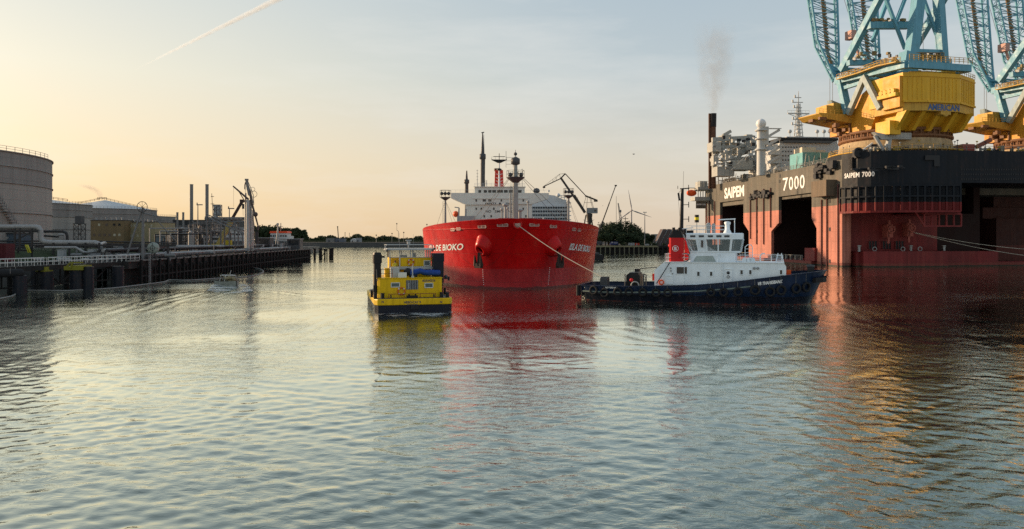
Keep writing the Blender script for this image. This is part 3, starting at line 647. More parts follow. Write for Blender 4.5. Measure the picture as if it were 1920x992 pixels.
    fp.box(S.q(1868, 480, 1, 2).x, 90, 3, 9, -2, 1.3)
    fp.build('pontoon', red, t)
    lf = MB(); y_ = -11.5; p0, p1 = S.q(1733, 401, 1, y_), S.q(1802, 424, 1, y_)
    for z in (p0.z, p1.z): lf.beam((p0.x, y_, z), (p1.x, y_, z), .4, .4)
    for i in range(6): x = p0.x+(p1.x-p0.x)*i/5; lf.beam((x, y_, p0.z), (x, y_, p1.z), .38, .38)
    a = S.q(1716, 399, 1, y_); lf.beam((a.x, y_, zlo), (p0.x, y_, p1.z), .35, .35); lf.box(p0.x, p1.x, y_, 4, p0.z, p0.z+.3); lf.build('lower_guard_frame', red, t)
    for px in (1636, 1662, 1686):
        gr = MB(); a, b = S.q(px-8, 452, 1, 3.9), S.q(px+8, 467, 1, 3.9); gr.box(a.x, b.x, 3.85, 4.0, b.z, a.z); go = gr.build('intake_grille', dark, t); br = MB()
        for i in range(4): x = a.x+(b.x-a.x)*i/3; br.beam((x, 3.75, b.z), (x, 3.75, a.z), .15, .15)
        br.build('bar', red, go)
    for px, py in ((1663, 430), (1701, 428)):
        c = S.q(px, py, 1, 3.0); f = MB(); f.box(c.x-.9, c.x+.9, 1.4, 4, c.z-2.4, c.z+1.4); f.torus((c.x+.3, 1.2, c.z), 1.0, .25, 1, 14, 6); f.beam((c.x-.5, 1.6, c.z-4.2), (c.x-.2, 1.6, c.z+2.6), .6, .4); f.build('anchor_fairlead', mat('fairlead_red', (.35, .1, .08), .6, rust=.5), t)
    bo = MB()
    for px in (1611, 1708, 1770): c = S.q(px, 467, 1, 0); bo.tube((c.x, 0, zp-.2), (c.x, 0, zp+1.4), .35, n=8); bo.lathe([(.3, zp+1.3), (.55, zp+1.4), (.55, zp+1.6), (.1, zp+1.7)], (c.x, 0, 0), 10)
    for px in (1640, 1693, 1725): c = S.q(px, 467, 1, -1); bo.torus((c.x, -1, zp+.6), .6, .12, 1, 12, 6)
    bo.build('bollards', GREYP, t)
    rc = MB(); x0 = S.q(1868, 480, 1, 14).x; rc.box(x0, 92, 14, 40, -2, 14.5); rc.box(x0-3, 92, 16, 40, 14.5, 18.0); rc.box(x0+1.5, 92, 17, 40, 18, zhi+.5); rc.build('far_column', mat('far_column_shaded', (.06, .022, .018), .7, zones=[(6, (.12, .035, .028))], streak=.3, rust=.4), t)  # shade of the bay put into the colour, darkest above the foot
    # vertical pipes, ladders, ports on the side
    vp = MB()
    for px, z0, z1 in ((1326, 2, 24), (1331, 2, 26), (1341, 1, 24), (1408, 8, 25), (1420, 6, 26), (1433, 6, 26), (1446, 12, 26), (1542, 0, 20), (1552, 0, 20), (1573, 0, 24)):
        y = q0(px, 430).y; vp.tube((-.3, y, z0), (-.3, y, z1), .22, n=6)
    vp.build_each('side_pipe', [ mat('pipe_dark_red', (.12, .04, .035), .6)], t)
    hp = MB()
    for px, py in ((1556, 377), (1556, 430), (1556, 490), (1335, 402), (1347, 335), (1420, 390), (1463, 330), (1462, 340), (1565, 318), (1420, 434)):
        c = q0(px, py); hp.cb((-.03, c.y, c.z), .08, 1.0, 1.1)
    for px in (1588, 1594): c = S.q(px, 307, 1, -4); hp.cb((.55, -4, c.z), .5, 1.3, 3.6)
    hp.build_each('hull_port', [dark], t)
    # names
    def side_text(s_, pa, pb, za, zb):
        ya, yb = q0(pa, 360).y, q0(pb, 360).y; lettering(s_, flat_map((-.06, ya, za), (-.06, yb, za), (0, 0, zb-za)), MARK, t, 'side_lettering', bold=.035)
    side_text('SAIPEM', 1358.5, 1395.5, q0(1377, 370.5).z, q0(1377, 349.5).z)
    ya = [q0(px, 345).y for px in (1468, 1478, 1479.5, 1487.5, 1489.5, 1498, 1500, 1509)]
    for i, ch in enumerate('7000'):
        z0, z1 = q0(1489, 355.5).z, q0(1489, 330.5).z; lettering(ch, flat_map((-.06, ya[2*i], z0), (-.06, ya[2*i+1], z0), (0, 0, z1-z0)), MARK, t, 'side_lettering', bold=.01)
    zc_ = 27.2
    def fmap(s_, tt):
        s1 = 1.6+(10.9-1.6)*s_; p = on(s1, .06); return Vector((p.x, p.y, 25.4+tt*1.45))
    lettering('SAIPEM 7000', fmap, MARK, t, 'bow_lettering', bold=.03, spacing=1.1, cuts=1)
    lg = MB(); a = S.q(1735, 291, 1, -13.06); b = S.q(1762, 312, 1, -13.06)
    lg.prism([(a.x, a.z), (b.x, a.z), (b.x, b.z), (b.x-1.6, b.z), (b.x-1.6, a.z-1.3), (a.x, a.z-1.3)], 1, -13.08, -12.9); lg.build('company_mark', dark, t)
    dots = MB()
    for j, py in enumerate((318, 327, 336)):
        for i in range(46):
            c = S.q(1803+i*4.4, py, 1, -13); dots.cb((c.x, -13.03, c.z), .34, .1, .45)
    dots.build('row_of_ports', dark, t)
    # hanging platforms, clutter on the hull side
    sc_ = MB(); a, b = q0(1521, 337, -3.2), q0(1566, 369, -3.2); sc_.box(-3.2, -.1, 3, a.y, q0(1540, 368, -3.2).z, q0(1540, 338, -3.2).z)
    sc_.build('hanging_tank', mat('brown_corroded_paint', (.17, .13, .09), .7, rust=.7, streak=.4), t)
    cl = MB(); rr = random.Random(5)
    for px, py, w, n_ in ((1427, 365, 9, 16), (1436, 363, 8, 12), (1410, 369, 5, 6), (1541, 318, 14, 12), (1556, 312, 12, 12), (1535, 328, 6, 6)):
        for i in range(n_):
            c = q0(px+rr.uniform(-w, w), py+rr.uniform(-8, 7)*(.6 if px < 1500 else 1), -.8); cl.cb((c.x+rr.uniform(-.5, .5), c.y, c.z), rr.uniform(.5, 1.4), rr.uniform(.6, 2.4), rr.uniform(.4, 1.6))
    for px, py in ((1612, 319), (1640, 317), (1675, 315)):
        for i in range(7): c = S.q(px+rr.uniform(-14, 14), py+rr.uniform(-2, 2), 1, -13.0); p = on(cum[0]+.1, 0); yy = -9.5 if px < 1620 else (-11.9 if px < 1650 else -12.8); c = S.q(px+rr.uniform(-12, 12), py+rr.uniform(-2, 2), 1, yy); cl.cb((c.x, yy-.3, c.z), rr.uniform(1, 3), .8, rr.uniform(.3, .8))
    cl.build_each('hull_winch', [dark], t)
    return t, on, send, plan, ztop, ztf, dark, red, pt
CV = crane_vessel()
YELL = mat('deck_yellow', (.45, .30, .04), .6, rust=.4)
def vessel_deck():
    t = CV[0]; on, ztop, ztf, dark = CV[1], CV[4], CV[5], CV[6]
    rl = MB(); rl.rail([(.2, y, ztop) for y in (1, 40, 80, 111)], 1.3, .07, 2.0, 3)
    rl.rail([(*on(s_, -.3)[:2], ztf) for s_ in np.linspace(0.5, 80, 30)], 1.3, .07, 2.2, 2); rl.build('deck_rail', STEEL, t)
    grey = mat('accommodation_white', (.55, .57, .56), .55, streak=.2, rust=.35, var=.1)
    mach = mat('machinery_grey', (.42, .43, .40), .6, streak=.25, rust=.5, var=.2, scale=.5)
    def Q(px, py, y): return S.q(px, py, 1, y)
    def blk(b, px0, px1, pt, y, dep, z0=ztop-.4):
        a, c = Q(px0, pt, y), Q(px1, pt, y); b.box(a.x, c.x, y, y+dep, z0, a.z); return (a.x, c.x, a.z)
    # accommodation
    ac = MB(); blk(ac, 1462, 1572, 268, 62, 22); blk(ac, 1475, 1570, 256, 66, 14); blk(ac, 1445, 1463, 282, 60, 20)
    aco = ac.build('accommodation_block', grey, t); w = MB()
    for py in (276, 284, 292, 300):
        for i in range(9): c = Q(1468+i*5.2, py, 61.95); ww = MB(); ww.cb((c.x, 61.95, c.z), .55, .08, .5); ww.build('window', GLASS, aco)
    br = MB(); a = blk(br, 1464, 1572, 257.5, 61.2, 24, Q(1464, 262, 61.2).z); br.build('bridge_deck', dark, aco)
    bw = MB(); a = blk(bw, 1470, 1560, 262.8, 61.0, 24, Q(1464, 267, 61).z); bw.build('bridge_windows', GLASS, aco)
    st = MB()
    for i in range(5):
        z = 33+i*3.2; a = Q(1440, 300, 59); st.beam((a.x, 59, z), (a.x+4.5, 59, z+2.6), .25, .9); st.box(a.x-.3, a.x+5, 58.5, 60, z+2.9, z+3.1)
    st.build('outer_stairs', grey, t)
    ar = MB(); ar.rail([(Q(1462, 268, 62).x, 62, Q(1462, 268, 62).z+.02), (Q(1572, 268, 62).x, 62, Q(1462, 268, 62).z+.02)], 1.2, .07, 2.4, 2)
    for px in (1481, 1497, 1532, 1545, 1556): c = Q(px, 248, 68); ar.tube((c.x, 68, c.z-4), (c.x, 68, c.z), .14, n=6); ar.ball((c.x, 68, c.z+.3), .75, 10, 8)
    ar.build('antenna_domes', grey, t)
    # container and small deck houses
    te = MB(); a, c = Q(1494, 288, 34), Q(1524, 290, 34); te.box(a.x, c.x+5.5, 30, 39, ztop, a.z)
    te.build('teal_deck_house', mat('teal_paint', (.16, .42, .44), .5, streak=.2, rust=.3), t)
    cb = MB(); blk(cb, 1504, 1530, 276, 40, 6); blk(cb, 1530, 1548, 281, 42, 5); cb.build('cream_deck_house', mat('cream_paint', (.6, .53, .4), .6, rust=.4), t)
    # radome tower
    c = Q(1427, 300, 50); z1 = Q(1427, 240, 50).z; tw = MB(); tw.tube((c.x, 50, ztop-.4), (c.x, 50, z1), 1.55, 1.4, 16)
    for py in (246, 262, 282): z = Q(1427, py, 50).z; tw.lathe([(1.4, z), (2.1, z), (2.1, z+.5), (1.4, z+.5)], (c.x, 50, 0), 16)
    tw.box(c.x+.8, c.x+2.4, 49, 51, z1-6, z1+.4); tw.build('radome_tower', grey, t); rd = MB(); rd.ball((c.x, 50, Q(1427, 232, 50).z), 1.75, 16, 12); rd.tube((c.x, 50, z1), (c.x, 50, z1+1), .7, n=8); rd.build('radome', WHITE, t)
    # lattice communication mast
    y = 74; c = Q(1497, 260, y); zt = Q(1497, 171, y).z; z0 = Q(1497, 256, y).z; m = MB()
    for sx_ in (-1, 1):
        for sy_ in (-1, 1): m.tube((c.x+sx_*1.3, y+sy_*1.0, z0-1), (c.x+sx_*.5, y+sy_*.4, zt-5), .22, .14, 6)
    m.tube((c.x, y, z0), (c.x, y, zt), .5, .12, 8)
    for i in range(9):
        z = z0+(zt-5-z0)*i/9; k = 1.3-.8*i/9; m.beam((c.x-k, y-k*.7, z), (c.x+k, y-k*.7, z+1.6), .12); m.cb((c.x, y, z), 2.6*k, 1.6*k, .12)
    z = Q(1497, 213, y).z; m.beam((c.x-4.4, y, z), (c.x+4.4, y, z), .5, .45); m.beam((c.x-4.4, y, z), (c.x, y, z-1.6), .2, .2); m.beam((c.x+4.4, y, z), (c.x, y, z-1.6), .2, .2)
    m.rail([(c.x-4.4, y, z+.2), (c.x+4.4, y, z+.2)], 1.0, .06, 1.4, 1)
    for py, w_ in ((183, 1.6), (192, 2.6), (202, 2.0), (224, 2.4), (234, 2.8)): z = Q(1497, py, y).z; m.beam((c.x-w_, y, z), (c.x+w_*.7, y, z), .3, .3); m.cb((c.x-w_*.9, y, z+.5), .5, .5, .9)
    m.build('communication_mast', grey, t)
    # engine exhaust, pipe lay tower frame at the far end
    y = 95.; c = Q(1336, 300, y); e = MB(); zt = Q(1336, 213, y).z; zb_ = Q(1336, 238, y).z
    e.tube((c.x+.25, y, ztop-2), (c.x+.25, y, zt-.6), 1.15, n=14); e.tube((c.x-1.3, y, ztop-2), (c.x-1.3, y, zt), .45, n=8); eo = e.build('exhaust_stack', RUST, t)
    e = MB(); e.tube((c.x+.25, y, zb_), (c.x+.25, y, zt), 1.3, 1.4, 14); e.build('stack_tip', BLACK, eo)
    mm = MB(); y = 88.
    def bar(p0, p1, w_=.9, yy=88.): a, b = Q(*p0, yy), Q(*p1, yy); mm.beam(a, b, w_, w_)
    for yy in (80., 92.):
        for p0, p1, w_ in (((1338, 330), (1338, 262), 1.1), ((1356, 330), (1356, 254), 1.1), ((1385, 320), (1385, 258), 1.1), ((1408, 320), (1408, 255), 1.0), ((1335, 262), (1412, 258), 1.6),
                           ((1335, 276), (1412, 273), 1.0), ((1332, 300), (1412, 296), 1.2), ((1338, 300), (1356, 276), .6), ((1385, 296), (1408, 274), .6), ((1356, 254), (1370, 246), 1.2), ((1370, 300), (1370, 262), .8)):
            bar(p0, p1, w_, yy)
    for px0, px1, pt, yy, d_ in ((1336, 1352, 266, 78, 6), (1357, 1371, 252, 84, 6), (1372, 1384, 268, 82, 5), (1386, 1404, 270, 80, 8), (1361, 1372, 282, 76, 4), (1408, 1418, 262, 74, 6), (1377, 1412, 300, 70, 8), (1345, 1377, 312, 72, 6), (1400, 1411, 252, 82, 3), (1338, 1346, 292, 74, 3)):
        a, c2 = Q(px0, pt, yy), Q(px1, pt+18, yy); mm.box(a.x, c2.x, yy, yy+d_, c2.z, a.z)
    rr = random.Random(11)
    ml = MB()
    for i in range(90):
        yy = rr.uniform(68, 92); c = Q(rr.uniform(1338, 1415), rr.uniform(256, 318), yy); ml.cb(c, rr.uniform(.3, 1.8), rr.uniform(.5, 2), rr.uniform(.3, 1.5))
    ml.build_each('machinery_unit', [dark, mach, STEEL, grey], t)
    for i in range(26):
        yy = rr.uniform(66, 90); a, b = Q(rr.uniform(1335, 1412), rr.uniform(262, 320), yy), Q(rr.uniform(1335, 1412), rr.uniform(262, 320), yy+rr.uniform(-3, 3)); b.z = a.z if i % 2 else b.z; mm.tube(a, b, .13, n=5)
    mm.build('pipelay_machinery', mach, t)
    dk = MB()                                     # low deck clutter along the rail
    for i in range(84):
        y = rr.uniform(1, 108); x = rr.uniform(1.5, 9); h_ = rr.uniform(.7, 2.6)*(1.3 if y > 60 else .9); gear(x, y, ztop, h_, i % 5, (mach, grey, dark, STEEL)[i % 4], t, rr.uniform(.8, 2.2))
    for i in range(30):
        y = rr.uniform(2, 108); x = rr.uniform(1.5, 6); dk.tube((x, y, ztop), (x+rr.uniform(-1, 1), y+rr.uniform(-2, 2), ztop+rr.uniform(2, 5)), .12, n=5)
    dk.build_each('derrick_post', [mach, STEEL], t)
    gm = mat('deck_gear_mix', (.28, .25, .18), .6, var=.7, scale=1.5, rust=.5)
    for i in range(80):
        x = 4+i*.95+rr.uniform(-.4, .4); y = rr.uniform(-11, -6); gear(x, y, ztf, rr.uniform(.6, 2.0), rr.choice((0, 1, 2, 3, 4)), (gm, mach, dark, YELL)[i % 4], t, rr.uniform(.6, 1.5))
    for px0, px1, py0, py1 in ((1805, 1828, 270, 284),):
        h_ = MB(); yy = -6; a, b = S.q(px0, py0, 1, yy), S.q(px1, py1, 1, yy); h_.box(a.x, b.x, yy, yy+5, ztf, a.z); h_.build('red_deck_house', mat('dull_red_paint', (.3, .07, .05), .6), t)
        g = MB(); a, b = S.q(1830, 276, 1, yy), S.q(1858, 262, 1, yy); g.beam(a, b, .9, 1.1); g.build('stowed_crane_boom', mat('brown_boom', (.22, .08, .05), .6), t)
    # stern overhang with plate and lifeboat
    sg = MB(); yy = 112.; a, b = S.q(1300, 352, 1, yy), S.q(1324, 362, 1, yy); xx = a.x
    sg.box(xx, 1, 106, 118, a.z-1.2, a.z); a2 = S.q(1303, 369, 1, yy-6); b2 = S.q(1326, 376, 1, yy-6); sg.box(a2.x, 0, 106, 112, b2.z, a2.z)
    for x in np.linspace(xx+.4, -.6, 5): sg.beam((x, 107, 8+2), (x, 107, a.z), .3, .3) if x > -2 else sg.beam((x, 107, b2.z), (x, 107, a.z), .3, .3)
    sg.rail([(xx, 106, a.z), (0, 106, a.z)], 2.4, .1, 1.5, 3); sg.box(xx+1.2, -1, 107, 113, a.z, a.z+2.4); sg.build('stern_platform', mach, t)
    pl = MB(); a = S.q(1305, 377, 1, 105.6); b = S.q(1324, 391, 1, 105.6); pl.box(a.x, b.x, 105.6, 105.9, b.z, a.z); plo = pl.build('name_plate', CV[8], t)
    z = (a.z+b.z)/2; lettering('SAIPEM 7000', flat_map((a.x+.3, 105.54, z-.2), (b.x-.3, 105.54, z-.2), (0, 0, .7)), MARK, plo, bold=.02)
    lb = thing('lifeboat', 'orange lifeboat hanging at the far end of the crane vessel', 'lifeboat', S); c = S.q(1296.5, 362, 1, 110)
    l = MB(); l.ball((c.x, 110, c.z), 1.35, 14, 10, (1, 1, 1.05)); l.v = [((v[0]-c.x)*1.7+c.x, v[1], v[2]) for v in l.v]; l.build('hull', ORANGE, lb)
    l = MB(); l.beam((c.x-1.4, 110, c.z), (c.x-1.4, 110, c.z+2.2), .12); l.beam((c.x+1.4, 110, c.z), (c.x+1.4, 110, c.z+2.2), .12); l.beam((c.x-1.6, 110, c.z+2.2), (c.x+3.4, 110, c.z+2.2), .3); l.build('davit_arm', GREYP, lb)
    # mooring wires from the bow fairleads
    for (a, ya, b, yb) in (((1704, 434), 2., (2010, 473), -9), ((1716, 437), 2., (2010, 489), -12)):
        p, q_ = S.q(*a, 1, ya), S.q(*b, 1, yb); w_ = MB(); pts = [p.lerp(q_, i/16)-Vector((0, 0, 1.1*math.sin(math.pi*i/16))) for i in range(17)]; w_.path(pts, .07, 5); w_.build('mooring_wire', ROPE, t)
vessel_deck()
# ---------------------------------------------------------------- revolving cranes on the bow
def bow_crane():
    C0 = (115.2, 223.0); K = Frame(C0[0], C0[1], 0, 13.9)
    t = thing('revolving_crane', 'yellow revolving crane with sky blue booms, nearer one with the clear name on its rear', 'crane', K, 'pair of heavy lift cranes on the crane vessel')
    BL = mat('sky_blue_steel', (.13, .36, .48), .45, streak=.25, rust=.25, var=.15)
    YE = mat('crane_yellow', (.72, .42, .035), .5, streak=.22, rust=.3, var=.12, scale=.35)
    YG = mat('crane_yellow_gold', (.62, .38, .07), .55, streak=.35, rust=.5, var=.25, scale=.5)
    BR = mat('turntable_brown', (.2, .1, .05), .6, rust=.6, var=.4, scale=.8)
    BE = mat('pedestal_beige', (.5, .38, .22), .65, streak=.4, rust=.6, var=.25, scale=.4)
    BLD = mat('blue_lattice', (.14, .36, .46), .5, var=.3, rust=.3)
    KU = lambda px, py, u: K.q(px, py, 0, u); KV = lambda px, py, v: K.q(px, py, 1, v)
    # pedestal
    p = MB(); p.lathe([(16.3, 30), (16.3, 32.4), (17.2, 32.8), (17.2, 33.5), (15.7, 33.7), (15.1, 36.6)], n=48); p.build('pedestal', BE, t)
    p = MB(); p.lathe([(17.1, 33.0), (18.4, 33.0), (18.4, 33.35), (17.1, 33.35)], n=48); p.rail([(18.2*math.cos(a), 18.2*math.sin(a), 33.35) for a in np.linspace(0, 6.283, 41)], 1.1, .06, 2.8, 2); p.build('ring_walkway', YG, t)
    p = MB(); p.lathe([(14.8, 36.5), (14.8, 37.0), (15.5, 37.1), (15.5, 37.7), (14.6, 37.8), (14.6, 38.8), (15.3, 38.9), (15.3, 39.6), (14.5, 39.7)], n=48)
    for i in range(48): a = i*6.283/48; p.tube((15.1*math.cos(a), 15.1*math.sin(a), 36.9), (15.1*math.cos(a), 15.1*math.sin(a), 39.6), .22, n=5)
    p.build('slewing_ring', BR, t)
    # machinery house
    rl, rr_ = KV(1693, 170, -19).x, KV(1828, 170, -16).x; zt = KV(1750, 139, -19).z; zb = KV(1750, 193, -20).z; zbb = KV(1750, 207.5, -20.5).z
    x1 = KV(1738, 170, -20.6).x; x2 = KV(1800, 170, -20.6).x
    rear = [(rl, -19), (x1, -20.6), (x2, -20.6), (rr_, -16), (rr_, -6), (rl, -6)]
    h = MB(); h.prism(rear, 2, zb+.02, zt); ho = h.build('machinery_house', YE, t)
    rib = MB()
    for a, b in zip(rear[:4], rear[1:4]):
        a, b = Vector((*a, 0)), Vector((*b, 0)); L = (b-a).length; n_ = int(L/1.15); nn = Vector(((b-a).y, -(b-a).x, 0)).normalized()
        for i in range(1, n_): c = a.lerp(b, i/n_)+nn*.06; rib.beam((c.x, c.y, zb+.6), (c.x, c.y, zt-1.4), .14, .14)
        c1, c2 = a+nn*.1, b+nn*.1; rib.beam((c1.x, c1.y, zt-1.0), (c2.x, c2.y, zt-1.0), .2, .3); rib.beam((c1.x, c1.y, zb+.25), (c2.x, c2.y, zb+.25), .3, .5)
    rib.build('cladding_ribs', YE, ho)
    lb = MB(); lb.prism([(x*.985+.1, y*.985) for x, y in rear], 2, zbb, zb); lbo = lb.build('name_band', YG, ho)
    a, b = KV(1740, 206, -20.4), KV(1800, 206, -20.4)
    lettering('AMERICAN', flat_map((a.x, -20.36, a.z), (b.x-.1, -20.36, a.z), (0, 0, 1.75)), mat('blue_lettering', (.06, .13, .30), .5), lbo, bold=.03)
    a, b = KV(1703, 204, -19.6), KV(1724, 204, -20.3); lettering('HOISTS', flat_map((a.x, -19.2, a.z), (b.x, -19.9, a.z), (0, 0, .8)), mat('faded_lettering', (.3, .22, .08), .6), lbo, bold=.01) if False else None
    rf = MB(); rf.prism([(x*.7, y*.8-2) for x, y in rear], 2, zt, zt+.9); rf.rail([(x, y, zt) for x, y in rear[1:4]+[(rr_, -6)]], 1.2, .06, 1.6, 2); rf.build('roof_rail', YG, ho)
    # front part of the house, the orange of sunlight put into its yellow
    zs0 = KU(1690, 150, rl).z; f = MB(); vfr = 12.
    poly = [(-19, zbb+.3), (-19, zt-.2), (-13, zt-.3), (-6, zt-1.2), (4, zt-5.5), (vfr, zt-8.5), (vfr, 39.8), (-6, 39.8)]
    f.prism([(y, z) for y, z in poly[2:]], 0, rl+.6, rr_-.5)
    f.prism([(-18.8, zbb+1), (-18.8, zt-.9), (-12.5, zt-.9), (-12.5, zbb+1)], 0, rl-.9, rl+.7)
    f.build('house_front', mat('crane_yellow_sunlit', (.70, .33, .03), .5, streak=.25, rust=.4, var=.15, scale=.4), t)
    v = MB()
    for i in range(4): v.lathe([(.7, -.5), (.7, .5)], (rl-1.4, -17.2+i*1.5, zbb+5.6), 10, 0)
    v.box(rl-2.0, rl-.9, -18.5, -11.5, zbb+4.0, zbb+5.0); v.build('ventilation_cowls', YE, t)
    # underside: sloping struts to the turntable
    u = MB(); u.prism([(-17.6, zbb-.02), (10, zbb-.02), (10, 38.6), (-13.2, 38.6)], 0, rl+2.6, rr_-3.2)
    for x in np.linspace(rl+1.2, rr_-4.6, 5): u.prism([(-19.6, zbb-.03), (-16.4, zbb-.03), (-13.0, 38.3), (-15.6, 38.3)], 0, x-.6, x+.6)
    u.box(rl-1.2, rl+2.4, -15.5, -10, zbb-6.0, zbb-2.2); u.build('support_struts', YE, t)
    tie = MB(); tie.torus(((x1+x2)/2+1, -20.2, zbb-.6), .6, .3, 1); tie.box((x1+x2)/2-.6, (x1+x2)/2+2.6, -20.4, -18, zbb-.9, zbb-.04); tie.build('tie_down_lug', YG, t)
    # control cabin platform at the left
    pf = MB(); uu = -14.
    a, b = KV(1520, 217, 6), KV(1585, 217, 6); z = a.z; xl = a.x
    pf.prism([(a.x, z), (a.x+1.5, z-1.2), (b.x, z-2.6), (b.x+6, z-2.6), (b.x+6, z), (a.x, z+.3)], 1, 2, 12)
    pf.box(a.x+4, a.x+6.6, 4, 9, z, z+3.0); pf.box(a.x+7.2, b.x, 5, 11, z, z+4.0); pf.rail([(a.x, 2, z+.2), (b.x+4, 2, z+.2)], 1.2, .06, 1.4, 2)
    pf.build('cabin_platform', YG, t)
    lt = MB(); 
    for x in (b.x-1.2, b.x+1.8, b.x+4): lt.beam((x, 2.5, z-9.5), (x, 2.5, z+.4), .5, .5)
    rr2 = random.Random(3)
    for i in range(26): lt.cb((rr2.uniform(a.x+1, b.x+5), rr2.uniform(2, 8), z-rr2.uniform(.8, 5.5)*((i % 3)+1)/3), rr2.uniform(.6, 2.4), rr2.uniform(.5, 2), rr2.uniform(.4, 1.3))
    lt.build_each('underdeck_machinery', [BR], t)
    # blue base frame
    ub = rl; um = KV(1772, 118, -12).x; bf = MB()
    def bm_(p0, p1, w_, h_=None, uu=ub, b=bf): b.beam(KU(*p0, uu), KU(*p1, uu), w_, h_)
    def mir(p0, p1, w_, h_=None, uu=ub, uo=um, b=bf):
        a, c = KU(*p0, uu), KU(*p1, uu); a.x = c.x = uo; b.beam(a, c, w_, h_)
    base = [((1568, 152), (1700, 120), 1.5, 2.0), ((1576, 150), (1590, 214), 2.2, 1.6), ((1580, 166), (1625, 152), 1.0, 1.0)]
    for p0, p1, w_, h_ in base: bm_(p0, p1, w_, h_); mir(p0, p1, w_, h_)
    A = KU(1573, 150, ub); B = KU(1700, 121, ub)
    for vv in (A.y, (A.y+B.y)/2, B.y): z = A.z+(B.z-A.z)*(vv-A.y)/(B.y-A.y); bf.beam((ub, vv, z), (um, vv, z), 1.5, 1.8)
    bf.build('base_frame', BL, t)
    vg = MB(); g2 = mat('grey_blue_steel', (.30, .38, .38), .5, streak=.3, rust=.3)
    for p0, p1 in (((1621, 145), (1591, 214)), ((1620, 143), (1651, 204))): vg.beam(KU(*p0, ub-1), KU(*p1, ub-1), 1.3, 1.5)
    vg.build('v_strut', g2, t)
    wk = MB(); pts = [KU(px, py, ub-1.8) for px, py in ((1572, 149), (1612, 137), (1648, 124), (1684, 116))]
    for a, b in zip(pts, pts[1:]): wk.beam(a, b, 1.6, .25)
    wk.rail([(p.x-.7, p.y, p.z) for p in pts], 1.4, .07, 1.4, 2); wk.rail([(p.x+.7, p.y, p.z) for p in pts], 1.4, .07, 1.4, 2)
    rr2 = random.Random(9)
    wg_ = MB()
    for i in range(50):
        k = rr2.random(); a, b = pts[0], pts[-1]; c = a.lerp(b, k); wk.cb((c.x+rr2.uniform(0, 22), c.y+rr2.uniform(-1, 1), c.z+rr2.uniform(.4, 1.5)), rr2.uniform(.3, 1.6), .8, rr2.uniform(.3, 1.4)) if i < 0 else wg_.cb((c.x+rr2.uniform(0, 16), c.y+rr2.uniform(-1, 1), c.z+rr2.uniform(.3, 1.2)), rr2.uniform(.3, 1.2), .8, rr2.uniform(.3, 1.1))
    wg_.build_each('walkway_equipment', [YG, DGREY, BLD], t)
    wk.rail([(ub, B.y-1, B.z+1), (um, B.y-1, B.z+1)], 1.6, .08, 1.5, 3); wk.build('walkway', YG, t)
    tr = MB(); 
    for vv in (A.y-1, A.y+2):
        z = A.z; a2 = [(ub, vv, z+.6), (ub, vv, z+3.4)]; b2 = [(um+2, vv, z+.6), (um+2, vv, z+3.4)]
        tr.lattice(a2, b2, 9, .35, .18)
    tr.build('cross_truss', BLD, t)
    # boom: two box lattice legs hinged at the front, going up
    def leg(px_foot, chl, chr_, vtop, seg=22):
        b = MB(); foot = KU(px_foot[0], px_foot[1], ub) if px_foot else None
        return b
    for side in (0, 1):
        b = MB(); uo = 0 if side == 0 else 0
        vf = A.y+1.0; du = 0 if side == 0 else (KV(1597, 0, vf+6).x-KV(1520, 0, vf+6).x)
        f0 = KV(1570, 152, vf); kl = KV(1533, 75, vf+4); kr = KV(1573, 100, vf+4); tl = KV(1512, -60, vf+9); tr_ = KV(1568, -60, vf+9)
        tl = kl+(tl-kl)*1.5; tr_ = kr+(tr_-kr)*1.5; off = Vector((du, 0, 0))
        dep = Vector((2.4, 4.5, -1.0)); c4a = [kl+off, kr+off, kr+off+dep, kl+off+dep]; c4b = [tl+off, tr_+off, tr_+off+dep, tl+off+dep]
        b.lattice(c4a, c4b, 16, .36, .13); f4 = [f0+off+Vector((-.5, 0, 0)), f0+off+Vector((.5, 0, 0)), f0+off+Vector((.5, 1.4, 0)), f0+off+Vector((-.5, 1.4, 0))]
        b.lattice(f4, c4a, 5, .36, .14); pl = MB(); b.add([f4[0]+Vector((-.4, -.1, 0)), f4[1]+Vector((.4, -.1, 0)), f0.lerp(kr, .45)+off, f0.lerp(kl, .45)+off], [(0, 1, 2, 3)])
        b.add([f4[0]+Vector((-.4, .2, 0)), f4[1]+Vector((.4, .2, 0)), f0.lerp(kr, .45)+off+Vector((0, .3, 0)), f0.lerp(kl, .45)+off+Vector((0, .3, 0))], [(0, 1, 2, 3)])
        lo = b.build('boom_leg', BLD, t); s_ = MB()
        c = (c4a[0]+c4a[2])/2; d = (c4b[0]+c4b[2])/2; s_.beam(f0+off+Vector((0, 1, 1.5)), c, .9, .5); s_.beam(c, d, .9, .5)
        for i in range(40): e = c.lerp(d, i/40); s_.cb(e+Vector((.4, 0, .3)), .9, .7, .5)
        s_.build('boom_walkway', mat('walkway_brown', (.24, .15, .07), .7, rust=.5), lo)
    # gantry (A frame)
    ga = MB()
    for uu in (ub, um):
        a, b = KU(1578, 132, ub), KU(1650, -4, ub); a.x = b.x = uu; b = a+(b-a)*1.25; ga.beam(a, b, 1.7, 1.9)
    vB = -12.
    for p0, p1, w_ in (((1705, 134), (1727, -40), 2.9), ((1768, 118), (1757, -40), 2.0)):
        a, b = KV(*p0, vB), KV(*p1, vB); ga.beam(a, b, w_, 2.4)
    ga.beam(KV(1700, 142, vB), KV(1706, 100, vB), 4.6, 3)
